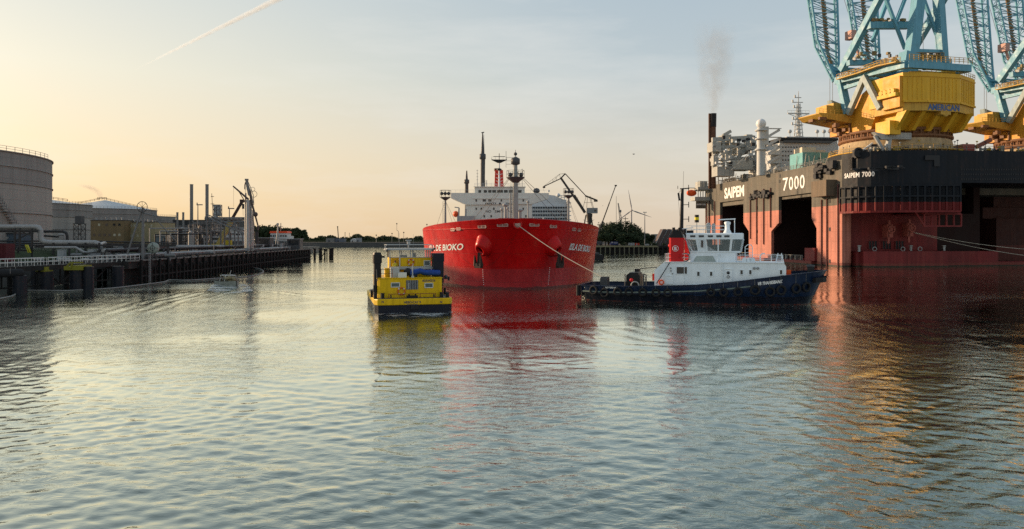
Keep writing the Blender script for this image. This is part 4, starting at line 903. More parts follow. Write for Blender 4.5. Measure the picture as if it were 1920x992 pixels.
    for p0, p1, w_, vv in (((1658, -10), (1697, 92), .8, vB+3), ((1729, -10), (1764, 88), .8, vB+1), ((1628, 48), (1703, 48), 1.9, vB+6), ((1710, 95), (1772, 97), .9, vB), ((1706, 119), (1780, 118), 1.9, vB), ((1668, -10), (1636, 78), .9, vB+9), ((1700, -10), (1676, 52), .8, vB+6), ((1590, 118), (1700, 116), 1.5, vB+10)):
        ga.beam(KV(*p0, vv), KV(*p1, vv), w_, w_)
    ga.build('gantry_frame', BL, t)
    cl = MB(); rr2 = random.Random(21)
    for (x0, x1_, y0, y1_, n_, vv) in ((1630, 1702, 36, 46, 26, vB+6), (1714, 1765, 98, 114, 40, vB+1), (1600, 1700, 100, 116, 20, vB+9), (1700, 1760, 126, 136, 14, vB)):
        for i in range(n_): c = KV(rr2.uniform(x0, x1_), rr2.uniform(y0, y1_), vv+rr2.uniform(-1, 2)); cl.cb(c, rr2.uniform(.3, 1.5), rr2.uniform(.4, 1.2), rr2.uniform(.3, 1.2))
    a = KV(1708, 112, vB-1.3); b = KV(1770, 112, vB-1.3); wm_ = mat('winch_mix', (.30, .22, .10), .6, var=.8, scale=1.2, rust=.6); cl.build_each('winch_gear', [wm_, wm_, DGREY, GREYP], t); cl = MB(); cl.rail([a, b], 2.0, .1, 1.3, 3); cl.build('winch_rail', wm_, t)
    yl = MB(); c = KV(1774, 128, -17); yl.prism([(c.x-1.6, zt), (c.x+2.2, zt), (c.x+1.8, zt+2.6), (c.x-.2, zt+1.6)], 1, -18, -15); yl.build('roof_vent', YE, t)
    wr = MB()                                    # hoist wires
    for p0, p1, vv in (((1577, -20), (1611, 92), 20), ((1590, -20), (1640, 104), 18), ((1730, -20), (1731, 95), -9), ((1556, 140), (1556, 214), 12), ((1561, 140), (1561, 214), 12)):
        wr.tube(KV(*p0, vv), KV(*p1, vv), .07, n=4)
    wr.build_each('hoist_wire', [mat('wire', (.2, .22, .24), .5)], t)
    hk = MB(); c = KV(1565, 195, 14); hk.prism([(c.x-2, c.z+1), (c.x+1.5, c.z), (c.x+2, c.z-2.2), (c.x, c.z-1.4), (c.x-1.6, c.z-1.4)], 1, 13, 15); hk.build('hook_block', g2, t)
    cb = MB(); c = KV(1597, 66, 10); cb.box(c.x-.9, c.x+.9, 9, 12, c.z-1.2, c.z+1.4); cb.beam((c.x, 10, c.z), (c.x+2.5, 10, c.z-6), .6, .6); cb.build('operator_cab', mat('pinkish_cab', (.5, .3, .25), .6), t)
    c2 = copy_tree(t, loc=Vector((t.location.x+58.2, t.location.y+15.5, 0)), label='yellow revolving crane with sky blue booms cut off by the right edge')
    return t
bow_crane()
def knuckle_crane():
    t = thing('deck_crane', 'pale grey knuckle boom crane folded in front of the yellow crane pedestal', 'deck crane', S)
    g = mat('pale_grey_crane', (.42, .44, .43), .5, streak=.3, rust=.4); y = -8.
    q = lambda px, py: S.q(px, py, 1, y)
    a = q(1664, 285); b = MB(); b.tube((a.x, y, 32.4), (a.x, y, q(1664, 270).z), 1.0, .8, 12); b.build('column', g, t)
    b = MB(); b.beam(q(1664, 281), q(1668, 254), 1.0, 1.2); b.beam(q(1656, 282), q(1640, 254), .7, .8); b.prism([(q(1636, 248).x, q(1636, 248).z), (q(1660, 253).x, q(1660, 253).z), (q(1668, 262).x, q(1668, 262).z), (q(1650, 262).x, q(1650, 262).z)], 1, y-.8, y+.8); b.build('knuckle_boom', g, t)
    b = MB(); b.lattice([q(1658, 250), q(1658, 259)], [q(1708, 251), q(1708, 260)], 7, .35, .2); b.beam(q(1660, 254), q(1708, 255), .5, 1.0); b.build('jib', g, t)
    t2 = thing('deck_winch', 'dark mooring winch with white boom over the curved black hull corner', 'winch', S)
    q = lambda px, py: S.q(px, py, 1, -6.)
    c = q(1610, 284); w = MB(); w.torus((c.x, -6, c.z-.3), 1.15, .35, 1, 18, 8); w.cb((c.x+1, -5, c.z-.6), 3.4, 2, 2.4); w.torus((q(1642, 280).x, -6, q(1642, 280).z), 1.0, .3, 1, 18, 8); w.cb((q(1642, 284).x, -5, 33.6), 2.5, 1.8, 2.4); w.build('drum', CV[6], t2)
    w = MB(); w.beam(q(1617, 282), q(1636, 268), .35, .35); w.build('boom', WHITE, t2)
knuckle_crane()
mat_clear = bpy.data.materials.new('clear_window_glass'); mat_clear.use_nodes = True
_pb = mat_clear.node_tree.nodes['Principled BSDF']; _pb.inputs['Base Color'].default_value = (.6, .65, .65, 1); _pb.inputs['Roughness'].default_value = .03; _pb.inputs['Alpha'].default_value = .18
# ---------------------------------------------------------------- harbour tug
G = Frame(25.0, 98, 0, -19)
def tug():
    t = thing('harbour_tug', 'navy hulled harbour tug with white deckhouse and red funnels lying broadside', 'tugboat', G)
    q = lambda px, py, c=-5.4: G.q(px, py, 1, c)
    def top(x): return 1.95 if x < -9 else float(np.interp(x, [-9, -4, 0, 4, 8, 12, 15.6], [1.98, 2.15, 2.35, 2.75, 3.3, 3.85, 4.25]))
    def half(x, z):
        zz = max(z, -.8)/4.2; tip = 13.5+1.9*max(zz, 0); w = 5.4*(.90+.10*min(max(zz, 0)*2.2, 1))
        if x > 2: u = min((x-2)/(tip-2), 1); w *= max(1-u**2.7, 0)**.55
        if x < -8: u = (-8-x)/7.5; w *= 1-.30*u**2.5
        return w
    def xr(i, z):                                # station position, pulled back to the raked stem
        x = [-15.5, -15.3, -14.5, -13, -11, -9, -6, -3, 0, 3, 5, 7, 9, 10.5, 12, 13, 14, 14.8, 15.35][i]
        tip = 13.5+1.9*max(z, 0)/4.2; return 2+(x-2)*(tip-2)/(15.4-2) if x > 2 else x
    ns, nz_ = 19, 10; mb = MB(); vs = []
    for sg in (-1, 1):
        for i in range(ns):
            for k in range(nz_+1):
                x0 = xr(i, 4); z = -1.0+(top(x0)+1.0)*k/nz_; x = xr(i, z); w = half(x, z)*(0.86 if i == 0 else (.96 if i == 1 else 1)); vs.append((x, sg*w, z))
    fs = []
    for s_ in range(2):
        for i in range(ns-1):
            for k in range(nz_): a = s_*ns*(nz_+1)+i*(nz_+1)+k; fs.append((a, a+1, a+nz_+2, a+nz_+1))
    for i in (0, ns-1):
        for k in range(nz_): a = i*(nz_+1)+k; b = ns*(nz_+1)+a; fs.append((a, a+1, b+1, b))
    mb.add(vs, fs, True)
    hm = mat('navy_hull_paint', (.006, .020, .058), .34, zones=[(1.0, (.010, .012, .022)), (.03, (.12, .02, .015))], var=.3, scale=.6, streak=.35, rust=.55, rustcol=(.14, .09, .07))
    mb.build('hull', hm, t)
    dk = MB()
    for i in range(ns-1):
        a, b = xr(i, 3), xr(i+1, 3); za, zb = top(a)-.85, top(b)-.85; wa, wb = half(a, za)-.04, half(b, zb)-.04
        dk.add([(a, -wa, za), (b, -wb, zb), (b, wb, zb), (a, wa, za)], [(0, 1, 2, 3)])
    dk.build('deck', mat('green_deck_paint', (.06, .09, .07), .7), t)
    cp = MB()                                   # bulwark cap and rubbing strakes
    for sg in (-1, 1):
        pts = [(xr(i, top(xr(i, 4))), sg*(half(xr(i, top(xr(i, 4))), top(xr(i, 4)))*(.86 if i == 0 else 1)), top(xr(i, 4))) for i in range(ns)]
        for a, b in zip(pts, pts[1:]): cp.beam(a, b, .22, .1)
    cp.beam(pts[0], (pts[0][0], -pts[0][1], pts[0][2]), .22, .1); cp.build('bulwark_cap', hm, t)
    for dz, w_, nm, m_ in ((-.78, .16, 'rubbing_strake', mat('strake_grey_green', (.14, .18, .16), .6, rust=.5, scale=2)), (-.98, .12, 'rubbing_strake', hm)):
        for sg in (-1, 1):
            rs_ = MB(); xs_ = [x for x in np.arange(-15, 11, 1.0)]; pts = [(x, sg*(half(x, 1.3)+.08), top(x)+dz) for x in xs_]
            for a, b in zip(pts, pts[1:]): rs_.beam(a, b, .2, w_)
            rs_.build(nm, m_, t)
    def tyre(x, z, r_=.62, sg=-1):
        b = MB(); y = sg*(half(x, z)+.2); dx = .1; n = Vector((half(x-.1, z)-half(x+.1, z), .2*sg if True else 0, 0)); n = Vector((-(half(x+.1, z)-half(x-.1, z)), .2*1, 0)); ang = math.atan2(half(x+.1, z)-half(x-.1, z), .2)*sg
        b.torus((x, y, z), r_*.76, .15, 1, 18, 8, rot=Matrix.Rotation(ang, 3, 'Z')); o = b.build('tyre_fender', RUBBER, t)
        c = MB(); c.tube((x-.05, y, z+r_-.1), (x-.05, sg*(half(x, top(x))+.02), top(x)-.05), .03, n=4); c.build('chain', STEEL, o)
    for px, py in ((1113, 544), (1133, 549), (1158, 547), (1179, 547), (1205, 548), (1230, 549), (1252, 549), (1333, 548), (1357, 548), (1384, 547), (1416, 544), (1444, 547), (1465, 544), (1493, 541), (1512, 538)):
        xg = -12.
        for _ in range(8):
            c = -(half(xg, 1.4)+.2); p = q(px, py, c); xg = p.x
        tyre(p.x, p.z, .66 if px > 1400 or px < 1140 else .56)
    for x in (-10, -5, 0, 5, 9): tyre(x, 1.5, .6, 1)
    for y in (-3.6, -2.2, -.8, .8, 2.2, 3.6):   # stern fenders
        b = MB(); b.tube((-15.75, y, .5), (-15.75, y, 1.9), .28, n=10); b.build('stern_fender', RUBBER, t)
    b = MB(); zt = 4.0
    for sg in (-1, 1):
        pts = [(xr(i, 3.4)+.12, sg*(half(xr(i, 3.4), 3.4)+.1), 3.05) for i in range(16, 19)]
        for a, c in zip(pts, pts[1:]): b.beam(a, c, .5, .6)
    b.beam(pts[-1], (pts[-1][0], -pts[-1][1], 3.25), .5, .6); b.build('bow_fender', RUBBER, t)
    # bow and stern lettering
    def hmap(px0, px1, py0, py1, hgt):
        def loc(px, py):
            xg = 8.
            for _ in range(10): p = q(px, py, -(half(xg, 2.4)+.035)); xg = p.x
            return p
        a, b_ = loc(px0, py0), loc(px1, py1)
        def fm(s, tt): x = a.x+(b_.x-a.x)*(s+.02*tt); z = a.z+(b_.z-a.z)*s+tt*hgt; return Vector((x, -(half(x, z)+.035), z))
        return fm
    lettering('VB THAMESBANK', hmap(1420, 1467, 535.5, 530.5, .42), MARK, t, bold=.045, cuts=1)
    lettering('ROTTERDAM', hmap(1135, 1155, 540.6, 541.2, .22), MARK, t, bold=.045)
    # deckhouse
    c0 = -4.1; A = lambda px, py, c=c0: q(px, py, c)
    wm = mat('tug_white_paint', (.80, .88, .92), .38, streak=.10, rust=.12, var=.06)
    zt = A(1300, 491).z; xl, xr_ = A(1227, 530).x, A(1474, 515).x; xl2 = A(1246, 491).x
    dh = MB(); dh.prism([(xl, 1.3), (xl, A(1227, 507).z), (xl2, zt), (A(1380, 491).x, zt), (A(1470, 494).x, A(1470, 494).z), (xr_, A(1474, 500).z), (xr_, 2.4)], 1, c0, -c0)
    dh.beam((xl2, c0-.05, zt-.05), (A(1470, 494).x, c0-.05, A(1470, 493).z), .16, .1); dho = dh.build('deckhouse', wm, t)
    def win(par, x0, x1, y0, y1, c, fr=True, m_=GLASS, name='window'):
        a, b = A(x0, y0, c), A(x1, y1, c); g = MB(); g.box(a.x, b.x, c-.03, c+.02, b.z, a.z); o = g.build(name, m_, par)
        if fr:
            f = MB(); e = .06
            for z in (a.z, b.z): f.beam((a.x-e, c-.03, z), (b.x+e, c-.03, z), .1, .07)
            for x in (a.x, b.x): f.beam((x, c-.03, b.z), (x, c-.03, a.z), .1, .07)
            f.build('window_frame', wm, o)
        return o
    win(dho, 1268, 1289, 500, 514, c0); win(dho, 1306.5, 1312.5, 509, 518, c0); win(dho, 1330.5, 1336.5, 509, 518, c0)
    win(dho, 1387.5, 1393.5, 506, 515, c0); win(dho, 1404, 1410, 506, 515, c0); win(dho, 1461.5, 1467.5, 506, 515, c0)
    dr = win(dho, 1359, 1372, 504.5, 530, c0-.02, m_=wm, name='door')
    p = A(1365.5, 511.5); d = MB(); d.lathe([(.03, -.02), (.2, -.02), (.2, .03), (.03, .03)], (p.x, c0-.08, p.z), 12, 1); d.build('porthole', GLASS, dr)
    p = A(1365.5, 519); d = MB(); d.torus((p.x, c0-.1, p.z), .17, .03, 1, 14, 5); d.beam((p.x-.17, c0-.1, p.z), (p.x+.17, c0-.1, p.z), .03); d.build('handwheel', DGREY, dr)
    dr = win(dho, 1248, 1262, 517, 532, c0-.02, m_=wm, name='door')
    p = A(1240, 531, c0-.35); d = MB(); d.torus((p.x, c0-.3, p.z+.1), .28, .09, 1, 14, 6); d.build('lifebuoy', ORANGE, t)
    hv = MB()
    for px, py in ((1414, 503), (1421, 503)): p = A(px, py); hv.ball((p.x, c0-.1, p.z), .17, 8, 6)
    for px, py in ((1258, 503), (1258, 508), (1261, 513)): p = A(px, py); hv.cb((p.x, c0-.05, p.z), .16, .1, .2)
    hv.build('wall_lamps', GREYP, dho)
    pp = MB(); a, b = A(1355, 498), A(1355, 533); pp.tube((a.x, c0-.08, a.z+.4), (b.x, c0-.08, b.z), .05, n=5); pp.beam((A(1283, 495).x, c0-.04, zt), (A(1283, 495).x, c0-.04, 2.1), .06, .04)
    pp.beam((A(1358, 533).x, c0-.06, 2.35), (A(1290, 533).x, c0-.06, 2.25), .1, .1); pp.build('wall_pipe', wm, dho)
    ds = MB(); ds.beam(A(1231, 532, -4.5), A(1256, 492, -4.5), .1, .1); ds.build('diagonal_strut', BLACK, t)
    # second tier and wheelhouse
    c1 = -3.2; B_ = lambda px, py, c=c1: q(px, py, c)
    z0 = zt; z1 = B_(1330, 474).z; z2 = B_(1330, 448).z; z3 = B_(1330, 437).z
    x0, x1 = B_(1294, 480).x, B_(1379, 480).x; X0, X1 = B_(1287, 447).x, B_(1382, 447).x
    th = MB(); th.prism([(x0, z0-.02), (x0, z1), (x1, z1), (x1, z0-.02)], 1, c1, -c1); tho = th.build('second_tier', wm, t)
    rcx = MB(); a = [B_(px, py, c1-.03) for px, py in ((1297, 494), (1306, 480), (1337, 480), (1344, 494))]; rcx.prism([(p.x, p.z) for p in a], 1, c1-.03, c1+.02); rcx.build('side_recess', mat('pale_green_panel', (.40, .47, .44), .5, streak=.2), tho)
    nb = 5; lo = [(x0, c1), (x1-.6, c1), (x1+.55, c1+1.2), (x1+.55, -c1-1.2), (x1-.6, -c1), (x0, -c1)]
    hi = [(X0, c1-.25), (X1-.6, c1-.25), (X1+.65, c1+1.1), (X1+.65, -c1-1.1), (X1-.6, -c1+.25), (X0, -c1+.25)]
    wh = MB(); n = 6
    wh.add([(x, y, z1-.02) for x, y in lo]+[(x, y, z1+.12) for x, y in lo], [(0, 1, 2, 3, 4, 5), (6, 7, 8, 9, 10, 11)]+[(i, (i+1) % 6, 6+(i+1) % 6, 6+i) for i in range(6)])
    wh.add([(x, y, z2-.05) for x, y in hi]+[(x, y, z2+.62) for x, y in hi]+[(x*.985+.05, y*.93, z3) for x, y in hi], [(5, 4, 3, 2, 1, 0), (12, 13, 14, 15, 16, 17)]+[(i, (i+1) % 6, 6+(i+1) % 6, 6+i) for i in range(6)]+[(6+i, 6+(i+1) % 6, 12+(i+1) % 6, 12+i) for i in range(6)])
    def lerp2(s_, tt, i):                      # point on wheelhouse wall i: s along, t up
        a, b = Vector((*lo[i], z1+.1)), Vector((*lo[(i+1) % 6], z1+.1)); c, d = Vector((*hi[i], z2)), Vector((*hi[(i+1) % 6], z2)); return a.lerp(b, s_).lerp(c.lerp(d, s_), tt)
    for i, cuts in ((0, (0, .22, .30, .43, .70, .98)), (1, (0, 1)), (2, (0, .33, .66, 1)), (3, (0, 1)), (4, (0, .3, .6, 1)), (5, (0, .5, 1))):
        for s_ in cuts: wh.beam(lerp2(s_, 0, i), lerp2(s_, 1, i), .16, .14)
        wh.beam(lerp2(0, .04, i), lerp2(1, .04, i), .12, .12)
    a, b = lerp2(.22, 0, 0), lerp2(.43, 0, 0); c, d = lerp2(.43, 1, 0), lerp2(.22, 1, 0); wh.add([a, b, c, d], [(0, 1, 2, 3)])
    lo_ = lerp2(.43, 0, 0); wh.add([lerp2(.43, 0, 0), lerp2(.70, 0, 0), lerp2(.43, .5, 0)], [(0, 1, 2)])
    who = wh.build('wheelhouse', wm, t)
    gl2 = bpy.data.materials.new('tinted_clear_glass'); gl2.use_nodes = True; nt = gl2.node_tree; pb = nt.nodes['Principled BSDF']; pb.inputs['Base Color'].default_value = (.25, .3, .3, 1); pb.inputs['Roughness'].default_value = .03
    pb.inputs['Alpha'].default_value = .45; _mats['clear_glass'] = gl2
    for i, cuts in ((0, ((.02, .21), (.44, .69), (.71, .97))), (1, ((.05, .95),)), (2, ((.03, .32), (.34, .65), (.67, .97))), (3, ((.05, .95),)), (4, ((.02, .29), (.31, .59), (.61, .98))), (5, ((.03, .49), (.51, .97)))):
        for a_, b_ in cuts:
            g = MB(); g.add([lerp2(a_, .05, i), lerp2(b_, .05, i), lerp2(b_, .97, i), lerp2(a_, .97, i)], [(0, 1, 2, 3)]); g.build('window', gl2, who)
    g = MB(); a = lerp2(.30, .35, 0); b = lerp2(.37, .9, 0); g.box(a.x, b.x, a.y-.25, a.y-.15, a.z, b.z); g.build('door_window', GLASS, who)
    for px in (1299, 1315, 1332, 1348, 1363):
        g = MB(); p = B_(px, 443, c1-.2); g.box(p.x-.32, p.x+.32, p.y-.08, p.y+.02, p.z-.13, p.z+.13); g.build('vent_slot', DGREY, who)
    it = MB(); it.box(x0+1.5, x1-1.5, -1.2, 1.2, z1, z1+1.0); it.box(x1-1.6, x1-.6, -2, 2, z1, z1+1.15); it.cb(((x0+x1)/2-.5, -.6, z1+1.4), .6, .6, 1.0); it.build('console', DGREY, who)
    # roof equipment
    rf = MB(); rf.rail([(X0, c1, z3), (X1-1.5, c1, z3)], .95, .035, 1.5, 2); rf.rail([(X0, -c1, z3), (X1-1.5, -c1, z3)], .95, .035, 1.5, 2)
    rf.beam(B_(1279, 429), B_(1300, 427), .1, .1); rf.build('roof_rail', wm, who)
    pz = q(1364, 412, 0.); x = pz.x; rd = MB(); rd.lathe([(.55, z3), (.3, z3+.5), (.3, z3+1.1), (.4, z3+1.2), (.4, z3+1.45), (.15, z3+1.55)], (x, 0, 0), 12); rd.tube((x+.9, 0, z3), (x+.9, 0, z3+1.9), .06, n=6)
    rd.tube((x-.5, .4, z3), (x, .1, z3+1.3), .05, n=5); rdo = rd.build('radar_pedestal', wm, who); rd = MB(); rd.beam((x-1.15, -.1, pz.z), (x+1.0, .1, pz.z+.1), .16, .14); rd.build('radar_scanner', wm, rdo)
    for px, w_, h_ in ((1328, .34, 1.3), (1338, .22, 1.35)):
        p = q(px, 424, -1.); rr_ = MB(); rr_.tube((p.x, -1, z3), (p.x, -1, z3+h_*.7), w_*.8, w_, 10); rr_.ball((p.x, -1, z3+h_*.8), w_, 8, 6); rr_.build('searchlight', GREYP, who)
    p = q(1306.5, 410, -1.5); ds_ = MB(); ds_.tube((p.x, -1.5, z3), (p.x, -1.5, p.z+.5), .04, n=5); dso = ds_.build('beacon_post', GREYP, who)
    ds_ = MB(); ds_.tube((p.x, -1.5, p.z-.5), (p.x, -1.5, p.z+.5), .28, n=12); do = ds_.build('beacon_drum', BLACK, dso); ds_ = MB(); ds_.tube((p.x, -1.5, p.z-.17), (p.x, -1.5, p.z+.17), .29, n=12); ds_.build('yellow_band', mat('signal_yellow', (.75, .6, .03), .5), do)
    bx = MB(); p = B_(1284, 432, -2.6); p2 = B_(1299.5, 438.5, -2.6); bx.box(p.x, p2.x, -2.6, -1.9, p2.z, p.z); bx.build('speaker_bar', BLACK, who)
    bb = MB(); p = B_(1280, 447, -2.7); bb.tube(B_(1281, 440), B_(1293, 462), .06, n=5); bb.tube(B_(1286, 437), B_(1297, 470), .06, n=5); bb.tube(B_(1292, 462, c1-.4), B_(1300, 472, c1-.4), .05, n=5); bb.build('stay_bar', wm, who)
    # funnels with emblem
    fm = mat('tug_funnel_red', (.60, .015, .018), .4, streak=.1, var=.08)
    for sg in (-1, 1):
        y0 = sg*3.3; yy = -3.9; a, b = q(1254.5, 493, yy), q(1282, 446, yy); zb = zt-.02; f = MB()
        f.prism([(a.x, y0-.6), (a.x+.25, y0-.75), (b.x-.25, y0-.75), (b.x, y0-.6), (b.x, y0+.6), (b.x-.25, y0+.75), (a.x+.25, y0+.75), (a.x, y0+.6)], 2, zb, b.z); fo = f.build('funnel', fm, t)
        f = MB(); zz = q(1268, 433, yy).z; f.prism([(a.x+.05, b.z), (a.x+.45, b.z+.55), (a.x+.45, zz), (a.x+1.0, zz+.1), (a.x+1.0, zz-.2), (b.x-.5, zz+.3), (b.x-.05, b.z)], 1, y0-.62, y0+.62)
        for k in (0, 1): f.tube((a.x+.55+.8*k, y0, zz-.1), (a.x+.5+.8*k, y0, zz+.45), .2, n=8)
        f.build('funnel_top', BLACK, fo)
        if sg < 0:
            ye = y0-.77; c = q(1266.5, 466, ye); e = MB(); e.torus((c.x, ye, c.z), .36, .035, 1, 24, 5); e.build('emblem_ring', MARK, fo)
            lettering('B', flat_map((c.x-.17, ye, c.z-.22), (c.x+.17, ye, c.z-.22), (0, 0, .44)), MARK, fo, bold=.04)
            e = MB(); c = q(1255.5, 462, ye); e.ball((c.x, y0-.3, c.z+.1), .25, 8, 6); e.ball((q(1273, 481, ye).x, ye, q(1273, 481, ye).z), .1, 6, 5); e.tube((c.x+1.3, ye, c.z-1.6), (c.x+1.3, ye, c.z-.9), .05, n=5); e.build('funnel_lamp', fm, fo)
    rl = MB(); rl.rail([(A(1247, 491).x, c0+.1, zt), (A(1292, 491).x, c0+.1, zt)], 1.0, .03, 1.0, 2); rl.rail([(A(1247, 491).x, c0+.1, zt), (A(1247, 491).x, -c0-.1, zt)], 1.0, .03, 1.2, 2)
    rl.rail([(A(1384, 491).x, c0+.1, zt-.05), (A(1468, 493).x, c0+.1, zt-.1)], .9, .03, 1.3, 2); rl.rail([(A(1384, 491).x, -c0-.1, zt-.05), (A(1468, 493).x, -c0-.1, zt-.1)], .9, .03, 1.3, 2); rl.build('deckhouse_rail', wm, t)
    wr = MB(); p = A(1284, 484, c0-.3); wr.torus((p.x, c0+.5, zt+.55), .5, .07, 1, 16, 6)
    for k in range(6): wr.tube((p.x, c0+.5, zt+.55), (p.x+.5*math.cos(k), c0+.5, zt+.55+.5*math.sin(k)), .02, n=3)
    wr.build('hose_reel', DGREY, t)
    # black mast
    mm = MB(); y = -1.; p0, p1 = q(1277, 450, y), q(1279.5, 354, y); mm.tube(p0, p1, .3, .2, 8); mm.beam(p1+Vector((-.3, 0, 0)), p1+Vector((.9, 0, .05)), .14)
    mm.tube(p1+Vector((.1, 0, 0)), p1+Vector((.15, 0, 2.3)), .02, n=3); mm.tube(p1+Vector((.8, 0, -.6)), p1+Vector((.8, 0, .5)), .06, n=4); mm.tube(p1+Vector((-.6, 0, 0)), p1+Vector((-.6, 0, .4)), .05, n=4)
    for py in (384, 411): p = q(1279, py, y); mm.beam(p, p+Vector((.9, 0, 0)), .08); mm.cb(p+Vector((.85, 0, 0)), .1, .1, .75)
    mm.beam(q(1272, 362, y), q(1274, 376, y), .22, .3); mm.tube(q(1272, 362, y), p1, .03, n=4); mm.tube(q(1272, 376, y), q(1276, 420, y), .02, n=4); mm.build('signal_mast', BLACK, t)
    # foredeck gear
    fw = MB()
    for px in (1398, 1412): p = A(px, 492, -1); 
    a = q(1397, 490, -2); b = q(1411, 459, -2)
    fw.path([(a.x, -2, zt-.1), (a.x, -2, b.z-.3), (a.x+.3, -2, b.z), (b.x-.2, -2, b.z), (b.x, -2, b.z-.3), (b.x, -2, zt-.1)], .05)
    for k in range(4): fw.tube((a.x, -2, zt+.3+k*.45), (b.x, -2, zt+.3+k*.45), .035, n=4)
    fw.build('access_hoop', wm, t)
    for px in (1396, 1404, 1411): p = q(px, 488, -3); c = MB(); c.tube((p.x, -3.4, p.z), (p.x, -2.2, p.z), .33, n=12); c.build('liferaft_canister', wm, t)
    dv = MB(); p = q(1425, 494, -3); dv.path([(p.x, -3, zt-.1), (p.x, -3, zt+.8), (p.x+.25, -3, zt+1.1), (p.x+.6, -3, zt+1.1)], .07); dv.build('davit', wm, t)
    vt = MB(); p = q(1345, 494, -3.8); vt.path([(p.x, -3.8, zt), (p.x, -3.8, zt+.8), (p.x+.3, -3.8, zt+1.05), (p.x+.55, -3.8, zt+.8)], .1); vt.build('gooseneck_vent', wm, t)
    an = MB(); p = q(1462, 494, -1)
    for s_ in (-.5, .5): an.tube((p.x+s_, -1, zt-.2), (p.x+s_*.4, -1, zt+1.1), .06, n=5)
    for k in range(3): an.tube((p.x-.4, -1, zt+.2+.3*k), (p.x+.4, -1, zt+.2+.3*k), .05, n=4)
    an.build('forward_light_frame', wm, t)
    fd = MB(); p = q(1520, 503, 0); fd.lathe([(.4, 2.8), (.4, p.z+.1), (.5, p.z+.15), (.5, p.z+.4), (.1, p.z+.45)], (p.x, 0, 0), 12); fd.build('towing_bitt', DGREY, t)
    fd = MB(); p = q(1478, 512, -1.5); fd.tube((p.x, -1.5, 2.6), (p.x, -1.5, p.z+.4), .35, n=10); fd.build('red_capstan', ORANGE, t)
    # aft deck
    y = -1.; a, b = q(1175, 512, y), q(1201, 533, y); wb = MB(); wb.prism([(a.x, 1.1), (a.x, a.z-.3), (a.x+.5, a.z+.1), (b.x-.3, a.z+.05), (b.x, a.z-.4), (b.x, 1.1)], 1, -1.4, 1.6); wb.cb((b.x-.6, 0, a.z+.35), .6, .8, .4)
    wbo = wb.build('towing_winch_housing', BLACK, t); w_ = MB(); c = q(1184, 525, -1.45); w_.lathe([(.03, 0), (.24, 0), (.24, .05), (.03, .05)], (c.x, -1.5, c.z), 14, 1); w_.build('red_disc', mat('red_disc', (.7, .03, .04), .5), wbo)
    w_ = MB(); c = q(1191, 534, -1.45); w_.torus((c.x, -1.6, c.z-.1), .5, .1, 1, 16, 6, (0, 180)); w_.build('drum_guard', GREYP, wbo)
    ap = MB(); 
    for px, h_ in ((1172, 1.5), (1207, 1.6), (1211, 1.2)): p = q(px, 530, -2.4); ap.tube((p.x, -2.4, 1.1), (p.x, -2.4, 1.95+h_), .08, n=6)
    p = q(1209, 520, -2.4); ap.path([(p.x-.25, -2.4, 1.1), (p.x-.25, -2.4, 3.4), (p.x+.2, -2.4, 3.4), (p.x+.2, -2.4, 1.1)], .06)
    for k in range(5): ap.tube((p.x-.25, -2.4, 1.5+k*.4), (p.x+.2, -2.4, 1.5+k*.4), .03, n=4)
    ap.build('aft_posts', DGREY, t)
    tb = MB(); a, b = q(1200, 504, 1.5), q(1231, 501, 1.5); tb.tube(a, b, .06, n=5); tb.tube(a, (a.x, 1.5, 1.1), .07, n=5); tb.tube(b, (b.x, 1.5, 2), .07, n=5); tb.build('towing_arch', DGREY, t)
    bt = MB(); p = q(1134, 527, 0); bt.box(p.x-.5, p.x+.5, -.8, .8, 1.0, p.z+.45); bt.box(p.x-.55, p.x+.6, -.2, .2, p.z+.4, p.z+.6); bt.build('towing_staple', DGREY, t)
    sb = MB(); p = q(1227, 520, -4.); sb.cb((p.x-.15, -3.6, p.z), .3, .5, .9); sb.build('fire_box', mat('fire_red', (.5, .03, .02), .5), t)
    return G.M @ Vector((p.x if False else q(1134, 524, 0).x, 0, q(1134, 524, 0).z+.2))
STAPLE = tug()
def tow_rope():
    t = thing('tow_rope', 'pale tow rope from the red tanker bow down to the tug stern', 'rope', WF)
    a, b = Vector(BOWLEAD), Vector(STAPLE); m = MB(); pts = [a.lerp(b, i/30)-Vector((0, 0, .45*math.sin(math.pi*i/30))) for i in range(31)]
    m.path(pts, .055, 6); m.build('line', ROPE, t)
tow_rope()
